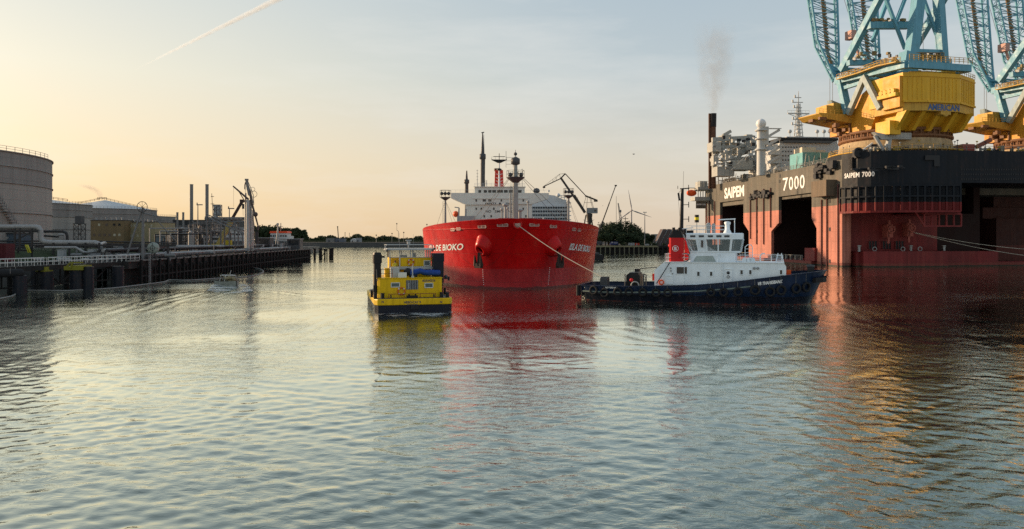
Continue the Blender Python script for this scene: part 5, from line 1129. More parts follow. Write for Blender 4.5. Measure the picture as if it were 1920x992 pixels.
# ---------------------------------------------------------------- yellow workboat seen from astern
HC = Frame(-10.65, 80.5, 0, 14)
def bev(o, w):
    m = o.modifiers.new('soft_edge', 'BEVEL'); m.width = w; m.segments = 3; m.limit_method = 'ANGLE'; m.harden_normals = False
def workboat():
    t = thing('yellow_workboat', 'yellow and navy twin hulled workboat seen from astern beside the red bow', 'workboat', HC)
    q = lambda px, py, y=0.: HC.q(px, py, 1, y)
    navy = mat('workboat_navy', (.006, .010, .022), .4, rust=.3, var=.3, scale=1.5); ye = mat('workboat_yellow', (.80, .50, .002), .42, streak=.3, rust=.4, var=.08, scale=1)
    gr = mat('workboat_grey', (.42, .44, .43), .45)
    w = 4.2
    def plan(k, o=0.): return [(-w+.35-o, -.0-o), (w-.35+o, -.0-o), (w+o, .5), (w+o, 15), (w-2+o, 21), (-w+2-o, 21), (-w-o, 15), (-w-o, .6)]
    zb, zd = q(770, 572).z, q(770, 560).z
    h = MB(); h.prism(plan(0), 2, -1, zb); h.build('hull', navy, t)
    h = MB(); h.prism(plan(0, .06), 2, zb+.01, zd); ho = h.build('hull_band', ye, t); bev(ho, .09)
    d = MB(); d.prism(plan(0, -.2), 2, zd, zd+.02); d.build('deck', DGREY, t)
    n = MB(); n.box(-.4, .5, -.25, -.07, zb-.45, zb-.02); n.build('stern_guard', BLACK, t)
    a, b = q(757.5, 569.5, -.09), q(789, 569.5, -.09)
    tx = mat('workboat_lettering', (.04, .05, .10), .5)
    lettering('HEBO-CAT 9', flat_map((a.x, -.075, a.z), (b.x, -.075, a.z), (0, 0, .27)), tx, ho, bold=.03)
    a, b = q(763, 569.3), q(783, 569.3); lettering('ROTTERDAM', flat_map((a.x, -.075, a.z-.19), (b.x, -.075, a.z-.19), (0, 0, .13)), tx, ho, bold=.03)
    for px in (717.5, 827): p = q(px, 566.5); lettering('N', flat_map((p.x-.11, -.075, p.z-.1), (p.x+.11, -.075, p.z-.1), (0, 0, .24)), tx, ho, bold=.03)
    # cabin
    yc = 1.3; x0, x1 = q(715, 540, yc).x, q(829, 540, yc).x; zc = q(770, 522, yc).z
    c = MB(); c.prism([(x0+.05, yc), (x1-.05, yc), (x1, yc+.1), (x1, yc+8), (x0-.4, yc+8), (x0-.4, yc+.35), (x0-.1, yc+.02)], 2, zd, zc); c.box(x0-.5, x1+.05, yc-.08, yc+8.1, zc, zc+.07); co = c.build('cabin', ye, t); bev(co, .08)
    wf = mat('window_surround', (.68, .70, .66), .5)
    def win(xa, xb, ya, yb, y_, par, fr=.07):
        a, b = q(xa, ya, y_), q(xb, yb, y_); g = MB(); g.box(a.x, b.x, y_-.05, y_, b.z, a.z); o = g.build('window', mat('grey_window', (.10, .13, .13), .15), par); f = MB()
        for z in (a.z, b.z): f.beam((a.x-fr/2, y_-.06, z), (b.x+fr/2, y_-.06, z), .09, fr)
        for x in (a.x, b.x): f.beam((x, y_-.06, b.z), (x, y_-.06, a.z), fr, .09)
        f.build('window_frame', wf, o)
    win(733.5, 749, 530.5, 538, yc, co); win(796.5, 811.5, 531, 539, yc, co)
    a, b = q(761.5, 525.5, yc), q(784, 542.5, yc); g = MB(); g.box(a.x, b.x, yc-.05, yc, b.z, a.z); o = g.build('engine_room_hatch', DGREY, co); g = MB()
    for i in range(7): x = a.x+(b.x-a.x)*(i+.5)/7; g.beam((x, yc-.08, b.z), (x, yc-.08, a.z), .05, .05)
    g.box(a.x+.2, a.x+.35, yc-.12, yc-.05, a.z-.3, b.z+.1); g.build('louvre', GREYP, o)
    a, b = q(792, 528.4, yc), q(816, 528.4, yc); lettering('02334233', flat_map((a.x, yc-.03, a.z), (b.x, yc-.03, a.z), (0, 0, .25)), tx, co, bold=.03)
    sx_ = x0-.43; lettering('HEBO', lambda s, tt: Vector((sx_, yc+4.6-3.6*s, zd+.75+.8*tt)), tx, co, bold=.03)
    tr = MB()
    for i in range(6): tr.box(x0-.44+.0, x0-.4, yc+.5+i, yc+.52+i, zd, zc)
    def ring(px, py, y_, r_=.33, par=t):
        p = q(px, py, y_); b = MB(); b.torus((p.x, y_-.12, p.z), r_, .075, 1, 20, 6); o = b.build('lifebuoy', mat('lifebuoy_orange', (.62, .13, .03), .5), par); b = MB()
        for a_ in (0, 90, 180, 270): b.torus((p.x, y_-.12, p.z), r_, .08, 1, 2, 6, (a_+35, a_+55))
        b.build('white_band', wf, o)
    ring(752.5, 546, yc, .38)
    # stern rail, bollards
    rl = MB(); a, b = q(729, 559, .25), q(816.5, 559, .25); zz = q(770, 551, .25).z
    rl.tube((a.x, .25, zd), (a.x, .25, zz), .035); rl.tube((a.x, .25, zz), (b.x, .25, zz), .035); rl.tube((b.x, .25, zd), (b.x, .25, zz), .035)
    for px in (758, 788): p = q(px, 555, .25); rl.tube((p.x, .25, zd), (p.x, .25, zz), .03)
    rl.build('stern_rail', mat('brown_rail', (.22, .06, .03), .5), t)
    for px in (704, 717.5, 828, 839): p = q(px, 555, .6); b = MB(); b.tube((p.x, .7, zd), (p.x, .7, zd+.55), .2, n=12); b.tube((p.x, .7, zd+.55), (p.x, .7, zd+.6), .24, n=12); b.build('bollard', BLACK, t)
    for px, yy in ((697, 3), (834, 5)): p = q(px, 550, yy); b = MB(); b.tube((p.x, yy, zd), (p.x, yy, zd+.8), .15, n=10); b.build('bollard', BLACK, t)
    cf = MB(); p = q(773, 558, .5); cf.box(p.x-.6, p.x+.6, .35, .8, zd, zd+.3); cf.tube((p.x-.35, .5, zd), (p.x-.35, .5, zd+.5), .09); cf.tube((p.x+.35, .5, zd), (p.x+.35, .5, zd+.5), .09); cf.build('stern_chock', BLACK, t)
    for px in (733, 813.5): p = q(px, 557, .3); cf = MB(); cf.cb((p.x, .3, zd+.25), .14, .14, .35); cf.build('fairlead_roller', BLACK, t)
    # black boarding bumpers / exhaust columns
    p = q(707.5, 520, 2.2); px_ = p.x; ex = MB(); zt = q(707, 475, 2.2).z
    ex.tube((px_, 2.4, zd), (px_, 2.4, zt-1.1), .42, n=14); ex.tube((px_, 2.4, zt-1.1), (px_, 2.4, zt-.15), .52, n=14); ex.tube((px_, 2.4, zt-.15), (px_, 2.4, zt+.1), .45, .4, 14); ex.path([(px_-.1, 2.4, zt), (px_-.1, 2.4, zt+.25), (px_-.25, 2.4, zt+.25)], .05); ex.cb((px_+.6, 2.3, zt-.4), .4, .3, .2)
    ex.cb((px_-.3, 2.0, zd+1.0), .3, .4, .8); ex.build('exhaust_column', BLACK, t)
    a, b = q(813, 475, 3.0), q(832, 521, 3.0); ex = MB(); ex.box(a.x, b.x, 3.0, 4.6, zd+1.5, a.z-.95); ex.box(a.x-.05, b.x+.05, 2.95, 4.7, a.z-.95, a.z); ex.cb((b.x+.3, 3.2, b.z-.1), .7, .1, .1); ex.cb((b.x+.6, 3.2, b.z-.1), .2, .2, .45); ex.box(a.x+.1, b.x-.1, 3.1, 4.5, zd, zd+1.5); ex.build('exhaust_housing', navy, t)
    # wheelhouse
    yw = 4.6; X0, X1 = q(731, 490, yw).x, q(808, 490, yw).x; za = q(770, 483, yw).z; zr = q(770, 469, yw).z; zm = zc+.07
    wh = MB(); wh.box(X0+1.1, X1, yw, yw+3.2, zm, za); wh.box(X0+.0, X0+1.1, yw+.9, yw+3.2, zm, za); who = wh.build('wheelhouse', ye, t)
    fr = MB(); Y2 = yw+3.2
    for x in (X0, X0+1.12, X0+2.35, X0+2.6, X1-.08): fr.beam((x, yw+.03, za if x > X0+1.2 else zm), (x, yw+.03, zr), .13, .13)
    for x in (X0, X1-.08, X0+1.6, X0+3.0): fr.beam((x, Y2, za), (x, Y2, zr), .12, .12)
    for y_ in (yw, (yw+Y2)/2, Y2):
        for x in (X0, X1-.08): fr.beam((x, y_, za), (x, y_, zr), .12, .12)
    fr.box(X0-.45, X1+.25, yw-.45, Y2+.4, zr, zr+.12); fr.box(X0-.35, X1+.15, yw-.35, Y2+.3, zr+.12, zr+.2); fr.box(X0-.1, X1-.2, yw-.06, yw, za-.0, za+.06)
    fr.box(X0-.15, X1+.1, yw-.7, yw-.05, q(770, 504.5, yw).z, q(770, 499.5, yw).z); fr.build('window_frames', gr, who)
    for xa, xb in ((X0+1.2, X0+2.3), (X0+2.68, X1-.15)):
        g = MB(); g.box(xa, xb, yw+.02, yw+.05, za+.05, zr-.05); g.build('window', mat_clear, who)
    g = MB(); g.box(X0+.1, X1-.2, Y2-.03, Y2, za, zr-.05); g.build('window', mat_clear, who)
    it = MB(); it.cb((X0+2.9, yw+1.2, za+.15), .35, .4, .7); it.cb((X0+1.8, yw+2.4, za), .8, .5, .5); it.build('helm_chair', BLACK, who)
    win(795, 806, 489, 498, yw, who); ring(770.5, 491.5, yw, .33)
    rr = MB(); zz = q(770, 459, yw).z
    rr.path([(X0-.5, yw-.3, zr-.2), (X0-.5, yw-.3, zz-.15), (X0-.35, yw-.3, zz), (X1+.1, yw-.3, zz), (X1+.2, yw-.3, zz-.15), (X1+.2, yw-.3, zr+.1)], .04)
    rr.tube((X0-.35, Y2, zz), (X1+.1, Y2, zz), .035); rr.tube((X0-.35, yw-.3, zz), (X0-.35, Y2, zz), .035); rr.tube((X1+.1, yw-.3, zz), (X1+.1, Y2, zz), .035)
    for x in (X0-.35, X1+.1): rr.tube((x, Y2, zr+.1), (x, Y2, zz), .035)
    rr.build('roof_rail', gr, who)
    rd = MB(); p = q(766, 452, yw+1.5); rd.tube((p.x, yw+1.5, zr+.2), (p.x, yw+1.5, p.z-.05), .08); rd.cb((p.x, yw+1.4, p.z-.2), .35, .4, .3); rd.cb((p.x, yw+1.4, p.z+.08), .66, .25, .14); rd.tube((p.x-1.1, yw+1, zr+.2), (p.x-1.1, yw+1, zr+2), .015, n=3); rd.tube((p.x+.5, yw+1, zr+.2), (p.x+.5, yw+1, zr+1.8), .015, n=3); rd.build('radar', GREYP, who)
    for x, z in ((X0-.35, zr-.05), (X1+.1, zr-.05), (X1+.35, zr+.15)): l_ = MB(); l_.lathe([(.06, -.12), (.14, -.1), (.14, .1), (.06, .12)], (x, yw-.5, z), 10, 1); l_.build('deck_lamp', DGREY, who)
    # upper deck clutter
    cc = MB(); p = q(741, 512, 2.2); cc.box(p.x-.5, p.x+.45, 2.2, 3.3, zm, q(741, 502, 2.2).z); cc.build('steel_locker', gr, t)
    cc = MB(); p = q(754, 515, 2.0); cc.box(p.x-.45, p.x+.5, 2.0, 2.8, zm, zm+.55); cc.build('white_box', wf, t)
    cc = MB(); a, b = q(728, 512, 3.4), q(729, 522, 3.4); cc.box(q(722, 505, 3.4).x, a.x+.2, 3.4, 4.4, zm, q(722, 503, 3.4).z); cc.build('yellow_locker', ye, t)
    dg = MB(); a, b = q(763, 513, 2.3), q(826, 513, 2.3); n_ = 18; vs = []; fs = []; m = 14
    for i in range(n_+1):
        k = i/n_; x = a.x+(b.x-a.x)*k; r_ = .34*(math.sin(math.pi*min(k*4, .5)) if k < .125 else 1)*(1-.25*max(0, (k-.9)*8)); z = zm+.52+.18*math.exp(-((k-.38)/.1)**2)-.05*k
        for j in range(m): an = 2*math.pi*j/m; vs.append((x, 2.6+r_*1.2*math.cos(an)+.03*math.sin(9*k+j), z+r_*math.sin(an)+.02*math.sin(23*k+j)))
    fs = [(i*m+j, i*m+(j+1) % m, (i+1)*m+(j+1) % m, (i+1)*m+j) for i in range(n_) for j in range(m)]+[tuple(range(m)), tuple(range(n_*m, n_*m+m))]; dg.add(vs, fs, True)
    dg.build('blue_tarpaulin_bundle', mat('blue_tarp', (.015, .06, .28), .35, var=.3, scale=3, bump=.5), t)
    dg = MB(); p = q(763, 514, 2.5); dg.ball((p.x+.1, 2.6, zm+.6), .45, 8, 6); dg.cb((p.x+.7, 2.7, zm+.25), .9, .6, .5); dg.build('outboard_engine', BLACK, t)
    cr = MB(); p = q(774, 523, 1.5); cr.tube((p.x, 1.7, zm), (p.x, 1.7, zm+1.35), .07); cr.cb((p.x, 1.6, zm+.1), .3, .3, .2); cr.build('davit_post', gr, t)
    ur = MB(); ur.rail([(x0, yc+.3, zm), (x0, yc+6, zm)], .95, .03, 1.1, 2); ur.rail([(x0, yc+.3, zm), (q(736, 520, yc+.3).x, yc+.3, zm)], .95, .03, 1.2, 2); ur.build('upper_rail', mat('brown_rail', (.22, .06, .03), .5), t)
    ld = MB(); x = x0-.5; ld.path([(x, 1.6, zm+.9), (x, 1.4, zm+.8), (x+.05, 1.2, zm-.3)], .05); ld.build('ladder_handle', DGREY, t)
    nm = MB(); p = q(836, 519, 4); nm.ball((p.x, 4, p.z), .22, 8, 6); nm.tube((p.x-.9, 4, p.z), (p.x, 4, p.z), .05); nm.build('side_lamp', DGREY, t)
    # person on the upper deck, behind the open door of the wheelhouse
    X = X0+.62; yp = yw+.35
    pr = thing('person', 'person in yellow hi-vis jacket and dark trousers in the open doorway of the yellow wheelhouse', 'person', HC)
    def skin(name, pts, edges, mt, par, sub=2):
        me = bpy.data.meshes.new(name); me.from_pydata([p[:3] for p in pts], edges, []); o = bpy.data.objects.new(name, me); sc.collection.objects.link(o)
        sk = o.modifiers.new('skin', 'SKIN'); sb = o.modifiers.new('smooth', 'SUBSURF'); sb.levels = sb.render_levels = sub
        for v, p in zip(me.skin_vertices[0].data, pts): v.radius = (p[3], p[3]*(p[4] if len(p) > 4 else 1))
        me.skin_vertices[0].data[0].use_root = True
        dg_ = bpy.context.evaluated_depsgraph_get(); m2 = bpy.data.meshes.new_from_object(o.evaluated_get(dg_)); bpy.data.objects.remove(o)
        for p in m2.polygons: p.use_smooth = True
        m2.materials.clear(); m2.materials.append(mt); o = bpy.data.objects.new(name, m2); sc.collection.objects.link(o); o.parent = par; return o
    z = zm+.02; B = [(X, yp, z+.92, .15, .75), (X, yp, z+1.12, .14, .7), (X, yp, z+1.32, .17, .65), (X, yp, z+1.45, .10), (X, yp, z+1.53, .055), (X, yp-.01, z+1.66, .095), (X, yp, z+1.74, .07),
         (X-.10, yp, z+.86, .085), (X-.11, yp-.03, z+.48, .06), (X-.11, yp, z+.09, .045), (X-.12, yp-.17, z+.04, .04), (X+.10, yp, z+.86, .085), (X+.12, yp-.02, z+.48, .06), (X+.12, yp+.02, z+.09, .045), (X+.13, yp-.15, z+.04, .04),
         (X-.21, yp, z+1.40, .06), (X-.27, yp-.05, z+1.14, .045), (X-.16, yp-.22, z+.98, .035), (X-.12, yp-.28, z+.96, .03), (X+.21, yp, z+1.40, .06), (X+.28, yp-.02, z+1.14, .045), (X+.27, yp-.14, z+.92, .035), (X+.26, yp-.18, z+.86, .03)]
    E = [(0, 1), (1, 2), (2, 3), (3, 4), (4, 5), (5, 6), (0, 7), (7, 8), (8, 9), (9, 10), (0, 11), (11, 12), (12, 13), (13, 14), (3, 15), (15, 16), (16, 17), (17, 18), (3, 19), (19, 20), (20, 21), (21, 22)]
    skin('body', B, E, mat('skin_tone', (.45, .26, .18), .6, var=.05), pr)
    J = [(*B[i][:3], B[i][3]*1.2) for i in (0, 1, 2, 3, 15, 16, 17, 19, 20, 21)]; skin('jacket', J, [(0, 1), (1, 2), (2, 3), (3, 4), (4, 5), (5, 6), (3, 7), (7, 8), (8, 9)], mat('hi_vis_jacket', (.62, .55, .05), .7, var=.1), pr)
    J = [(*B[i][:3], B[i][3]*1.2) for i in (0, 7, 8, 9, 11, 12, 13)]; skin('trousers', J, [(0, 1), (1, 2), (2, 3), (0, 4), (4, 5), (5, 6)], mat('dark_trousers', (.02, .022, .03), .8), pr)
    hr = MB(); hr.ball((X, yp+.02, z+1.70), .115, 10, 8); hr.build('hair', mat('hair_brown', (.08, .05, .03), .8), pr)
workboat()
# ---------------------------------------------------------------- small open boat working by the jetty
def open_boat():
    o = Wp(428, 535.5); fr = Frame(o.x, o.y, 0, 222); t = thing('small_workboat', 'small open boat heaped with gear trailing a wake beside the jetty', 'boat', fr)
    hm = mat('worn_dark_boat', (.26, .27, .23), .6, rust=.5, scale=3, var=.4); h = MB(); vs = []; fs = []; st = [(-2.9, 1.0), (-1.5, 1.15), (0, 1.15), (1.4, 1.0), (2.4, .6), (3.0, .1)]
    for y, w in st:
        for s_ in (-1, 1): vs += [(s_*w*.85, y, -.2), (s_*w, y, .62+.06*max(y, 0)), (s_*(w-.07), y, .62+.06*max(y, 0)), (s_*(w-.1), y, .15)]
    for i in range(len(st)-1):
        for s_ in range(2):
            for k in range(3): a = i*8+s_*4+k; fs.append((a, a+1, a+9, a+8))
        a = i*8; fs += [(a+3, a+7, a+15, a+11), (a, a+4, a+12, a+8)]
    fs += [(0, 1, 5, 4), (1, 2, 6, 5), (2, 3, 7, 6)]; h.add(vs, fs); h.build('hull', hm, t)
    g = MB(); rr = random.Random(4)
    for i in range(26): g.ball((rr.uniform(-.75, .75), rr.uniform(-1.2, 1.5), .45+rr.uniform(0, .8)), rr.uniform(.12, .38), 7, 5, (1, 1, rr.uniform(.5, 1)))
    for i in range(14): a = (rr.uniform(-.7, .7), rr.uniform(-1, 1.3), .5); g.tube(a, (a[0]+rr.uniform(-.5, .5), a[1]+rr.uniform(-.5, .5), rr.uniform(1.2, 1.9)), .035, n=4)
    g.build('heap_of_gear', mat('boom_heap', (.30, .26, .15), .8, var=.6, scale=4), t)
    g = MB(); g.box(-.5, .5, -.6, .5, .2, 1.0); g.box(-.55, .1, -.3, .3, 1.0, 1.45); g.build('engine_box', DGREY, t)
    g = MB()
    for y in (-.9, .9): g.path([(-.9, y, .5), (-.75, y, 1.5), (.75, y, 1.5), (.9, y, .5)], .05)
    g.tube((-.75, -.9, 1.5), (-.75, .9, 1.5), .04); g.tube((.75, -.9, 1.5), (.75, .9, 1.5), .04); g.tube((0, .2, 1.0), (-.3, .3, 2.2), .03); g.build('roll_frame', mat('boat_frame_white', (.6, .6, .56), .5), t); t.scale = (1.2, 1.2, 1.2)
    g = MB(); g.cb((0, -3.0, .6), .4, .35, .6); g.cb((0, -3.05, .1), .14, .2, .7); g.build('outboard_engine', BLACK, t)
open_boat()
def small_barge():
    o = Wp(1122, 489); fr = Frame(o.x-.6, o.y, 0, 0); t = thing('dark_launch', 'black launch half hidden behind the red tanker bow', 'boat', fr)
    h = MB(); h.prism([(-6, .1), (-5, 2.3), (2.0, 2.3), (2.6, 1.6), (2.2, .1)], 1, -1.5, 1.5); h.build('hull', BLACK, t); h = MB(); h.box(-1.5, .8, -1, 1, 2.3, 3.0); h.build('cabin', DGREY, t)
small_barge()
# ---------------------------------------------------------------- land, banks, quays
def structure(name, mb, m): o = mb.build(name, m); tag(o, kind='structure'); return o
EARTH = mat('dark_gravel_ground', (.045, .042, .036), .9, var=.5, scale=.12)
BANK = mat('stone_bank', (.055, .052, .045), .9, var=.6, scale=.5, bump=.6)
CONC = mat('stained_concrete', (.22, .21, .19), .8, var=.35, scale=.4, streak=.5)
DCON = mat('dark_wet_concrete', (.028, .027, .026), .7, var=.5, scale=.5, streak=.5, rust=.3)
TIM = mat('dark_timber', (.017, .016, .015), .8, var=.5, scale=1.2, streak=.4)
PIPEW = mat('pale_pipe_cladding', (.36, .36, .35), .5, .1, streak=.3, rust=.3, var=.12)
PIPED = mat('dark_pipe', (.045, .045, .045), .6, rust=.4)
LATT = mat('galvanised_steel', (.17, .175, .175), .6, 0, rust=.4)
def land(name, pts, z, bank=3.0, m=EARTH, mb_=BANK):
    c = Vector((sum(p[0] for p in pts)/len(pts), sum(p[1] for p in pts)/len(pts), 0)); g = MB(); n = len(pts)
    g.add([(x, y, z) for x, y in pts], [tuple(range(n))]); o = structure(name, g, m); b = MB()
    for i in range(n):
        a, e = Vector((*pts[i], 0)), Vector((*pts[(i+1) % n], 0)); nn = Vector(((e-a).y, -(e-a).x, 0)).normalized()*bank
        if nn.dot((a+e)/2-c) < 0: nn = -nn
        b.add([a+Vector((0, 0, z)), e+Vector((0, 0, z)), e+nn+Vector((0, 0, -1)), a+nn+Vector((0, 0, -1))], [(0, 1, 2, 3)])
    structure(name+'_bank', b, mb_)
land('terminal_ground', [(-92, 60), (-90, 140), (-95, 230), (-160, 400), (-290, 700), (-1600, 700), (-1600, 60)], 4.0)
land('far_shore', [(-1600, 712), (-60, 712), (-60, 1500), (-1600, 2600)], 4.3, 9)
land('far_shore', [(-62, 740), (420, 740), (420, 2400), (-62, 2400)], 4.3, 9)
land('right_shore', [(30, 421), (420, 421), (420, 735), (62, 735), (62, 560), (30, 500)], 4.0, .05, EARTH, DCON)
gb = MB(); gb.prism([(-90.5, 4.02), (-94, 5.6), (-106, 6.0), (-130, 4.02)], 1, 85, 200); o = gb.build('grass_bank', mat('dark_grass', (.035, .05, .02), .9, var=.5, scale=.8)); tag(o, kind='stuff')
# ---------------------------------------------------------------- trees
def leafy(b, c, r, n, leaf, rnd, flat=.85):
    c = Vector(c)
    for i in range(n):
        d = Vector((rnd.gauss(0, 1), rnd.gauss(0, 1), rnd.gauss(0, 1))).normalized()*(rnd.random()**.4)*r*(.8+.35*rnd.random()); d.z *= flat
        u = Vector((rnd.uniform(-1, 1), rnd.uniform(-1, 1), rnd.uniform(-1, 1))).normalized(); v = u.orthogonal().normalized(); s_ = leaf*rnd.uniform(.6, 1.3); p = c+d
        b.add([p-u*s_-v*s_*.6, p+u*s_-v*s_*.6, p+u*s_+v*s_*.6, p-u*s_+v*s_*.6], [(0, 1, 2, 3)])
LEAF = mat('dark_foliage', (.030, .045, .018), .9, var=.6, scale=.5)
BARK = mat('bark', (.05, .04, .03), .9)
def tree(x, y, z0, h, r, label, group, seed, leaf=.5, n=900):
    t = thing('tree', label, 'tree', WF, group, Vector((x, y, z0))); rnd = random.Random(seed); b = MB(); b.tube((0, 0, -.5), (0, 0, h*.55), r*.07+.12, r*.03+.05, 7)
    for k in range(4): a = k*1.6+rnd.random(); b.tube((0, 0, h*(.25+.07*k)), (math.cos(a)*r*.6, math.sin(a)*r*.6, h*(.5+.08*k)), r*.03+.04, .03, 5)
    b.build('trunk', BARK, t); c = MB(); k = 9
    leafy(c, (0, 0, h*.55), r*.72, n//3, leaf, rnd)
    for i in range(k):
        a = i*2.4; rr = r*.62*rnd.random()**.4; leafy(c, (math.cos(a)*rr, math.sin(a)*rr, h*rnd.uniform(.3, .84)), r*rnd.uniform(.3, .5), n*2//3//k, leaf, rnd)
    c.build('crown', LEAF, t, recalc=False); return t
# ---------------------------------------------------------------- oil terminal on the left
def storage_tank(px_c, Y, rad, ytop, label, zt=None, cone=3.0, stair=False, peak=False):
    x = (px_c-CXP)/F*Y; t = thing('storage_tank', label, 'storage tank', WF, 'storage tanks of the oil terminal', Vector((x, Y, 4.0)))
    yn = Y-rad*.75; zt = (H-(ytop-HZ)/F*yn-4.0) if zt is None else zt; n = 96
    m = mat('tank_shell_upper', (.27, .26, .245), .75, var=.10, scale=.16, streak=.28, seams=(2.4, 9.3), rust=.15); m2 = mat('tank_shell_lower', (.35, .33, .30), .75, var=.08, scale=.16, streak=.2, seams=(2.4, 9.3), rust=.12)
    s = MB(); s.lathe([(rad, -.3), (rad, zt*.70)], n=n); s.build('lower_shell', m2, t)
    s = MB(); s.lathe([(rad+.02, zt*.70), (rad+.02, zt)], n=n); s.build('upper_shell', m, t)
    s = MB()
    for k in (.70, .86, .42): s.lathe([(rad, zt*k-.12), (rad+.22, zt*k-.12), (rad+.22, zt*k+.12), (rad, zt*k+.12)], n=n, cap=False)
    s.lathe([(rad, zt-.2), (rad+.3, zt-.2), (rad+.3, zt+.05), (rad, zt+.05)], n=n, cap=False); s.build('wind_girder', m, t)
    s = MB(); s.lathe([(rad-.1, zt-.1), (rad*.75, zt+cone*.25), (rad*.4, zt+cone*.62), (.5, zt+cone)], n=n); s.build('roof', mat('pale_tank_roof', (.50, .52, .52), .5, var=.1), t)
    s = MB(); s.rail([((rad+.2)*math.cos(a), (rad+.2)*math.sin(a), zt) for a in np.linspace(math.pi*.9, math.pi*2.1, 60)], 1.1, .05, 2.6, 2); s.build('rim_rail', PIPEW, t)
    if peak:
        s = MB(); s.rail([(-rad, -2, zt+.5), (0, -2, zt+cone+.4)], 1.0, .09, 2.4, 2); s.rail([(0, -2, zt+cone+.4), (rad*.85, -rad*.3, zt+1.0)], 1.0, .09, 2.4, 2); s.rail([(-2.5, -3, zt+cone), (2.5, -3, zt+cone)], 1.3, .1, 1.2, 2); s.build('roof_stair', PIPED, t)
    if stair:
        s = MB()
        for i in range(40):
            a = -.42+i*.012; z = zt*(1-i/40); s.cb(((rad+.6)*math.cos(a), (rad+.6)*math.sin(a), z), 1.0, 1.1, .15)
            s.tube(((rad+1.1)*math.cos(a), (rad+1.1)*math.sin(a), z), ((rad+1.1)*math.cos(a), (rad+1.1)*math.sin(a), z+1.1), .05, n=4)
        s.build('spiral_stair', LATT, t)
    return t
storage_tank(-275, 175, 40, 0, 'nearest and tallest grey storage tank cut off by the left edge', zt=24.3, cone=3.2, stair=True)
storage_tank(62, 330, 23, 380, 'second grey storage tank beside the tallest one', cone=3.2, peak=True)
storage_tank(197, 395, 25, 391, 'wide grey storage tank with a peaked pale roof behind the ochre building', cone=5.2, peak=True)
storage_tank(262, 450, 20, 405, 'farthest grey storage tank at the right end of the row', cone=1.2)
def ochre_building():
    for (x0, x1, yt, Y, col, label, nm, seeds) in ((170, 233, 413.5, 300, (.20, .148, .078), 'ochre brown clad plant building in front of the tanks', 'ochre', 0), (233.3, 291, 417, 305, (.30, .26, .15), 'paler yellowish plant building joined to the ochre one', 'pale', 1)):
        a, b = P(x0, yt, Y), P(x1, yt, Y); t = thing('plant_building', label, 'building', WF, 'plant buildings', Vector((a.x, Y, 4))); w, h = b.x-a.x, a.z-4
        s = MB(); s.box(0, w, 0, 18, -.2, h); s.build('wall', mat('cladding_'+nm, col, .7, var=.12, streak=.15, scale=.3), t); s = MB(); s.box(-.15, w+.15, -.15, 18.1, h, h+.3); rf = s.build('roof', DGREY, t)
        for i in range(6): s = MB(); x = w*(i+.6)/6.5; s.tube((x, 2, h+.3), (x, 2, h+1.0), .3, n=8); s.tube((x, 2, h+1.0), (x, 2, h+1.2), .45, n=8); s.build('roof_vent', GREYP, rf)
        rows = ((421.5, (186, 200, 214, 224)), (440.5, (176.5, 186.5, 196, 205.5, 215, 224))) if seeds == 0 else ((423, (240, 246, 252, 271, 284)), (442, (237, 246, 258, 266)))
        for py, pxs in rows:
            for i, px in enumerate(pxs):
                p = P(px, py, Y); s = MB(); ww = .45 if seeds == 0 else .35
                pale = seeds == 1 or i > 3 or (py < 430 and i == 0)
                s.box(p.x-a.x-ww, p.x-a.x+ww, -.06, .02, p.z-4-.5, p.z-4+.5); s.build('window', mat('pale_panel', (.42, .40, .30), .5) if pale else GLASS, t)
    t = thing('shed', 'low pale shed at the right end of the ochre buildings', 'shed', WF, None, P(291, 441, 292)*1); p = P(291, 441, 292); t.location = (p.x, 292, 4); q = P(325, 441, 292)
    s = MB(); s.box(0, q.x-p.x, 0, 8, 0, p.z-4-.4); s.build('wall', mat('blue_grey_cladding', (.12, .15, .16), .6), t); s = MB(); s.box(-.3, q.x-p.x+.3, -.4, 8.3, p.z-4-.4, p.z-4); s.build('roof', PIPEW, t)
    t = thing('stair_tower', 'open steel stair tower with a grey cabin on top by the tanks', 'tower', WF, None, None); p = P(145, 405, 285); t.location = (p.x, 285, 4); h = p.z-4
    s = MB(); s.lattice([(-1.4, 0, 0), (1.4, 0, 0), (1.4, 3, 0), (-1.4, 3, 0)], [(-1.4, 0, h-3), (1.4, 0, h-3), (1.4, 3, h-3), (-1.4, 3, h-3)], 5, .13, .09); s.box(-1.7, 1.7, -.3, 3.3, h-3.1, h-2.9); s.build('frame', PIPED, t)
    s = MB(); s.box(-1.1, 1.2, .3, 2.7, h-2.9, h); s.build('cabin', DGREY, t)
ochre_building()
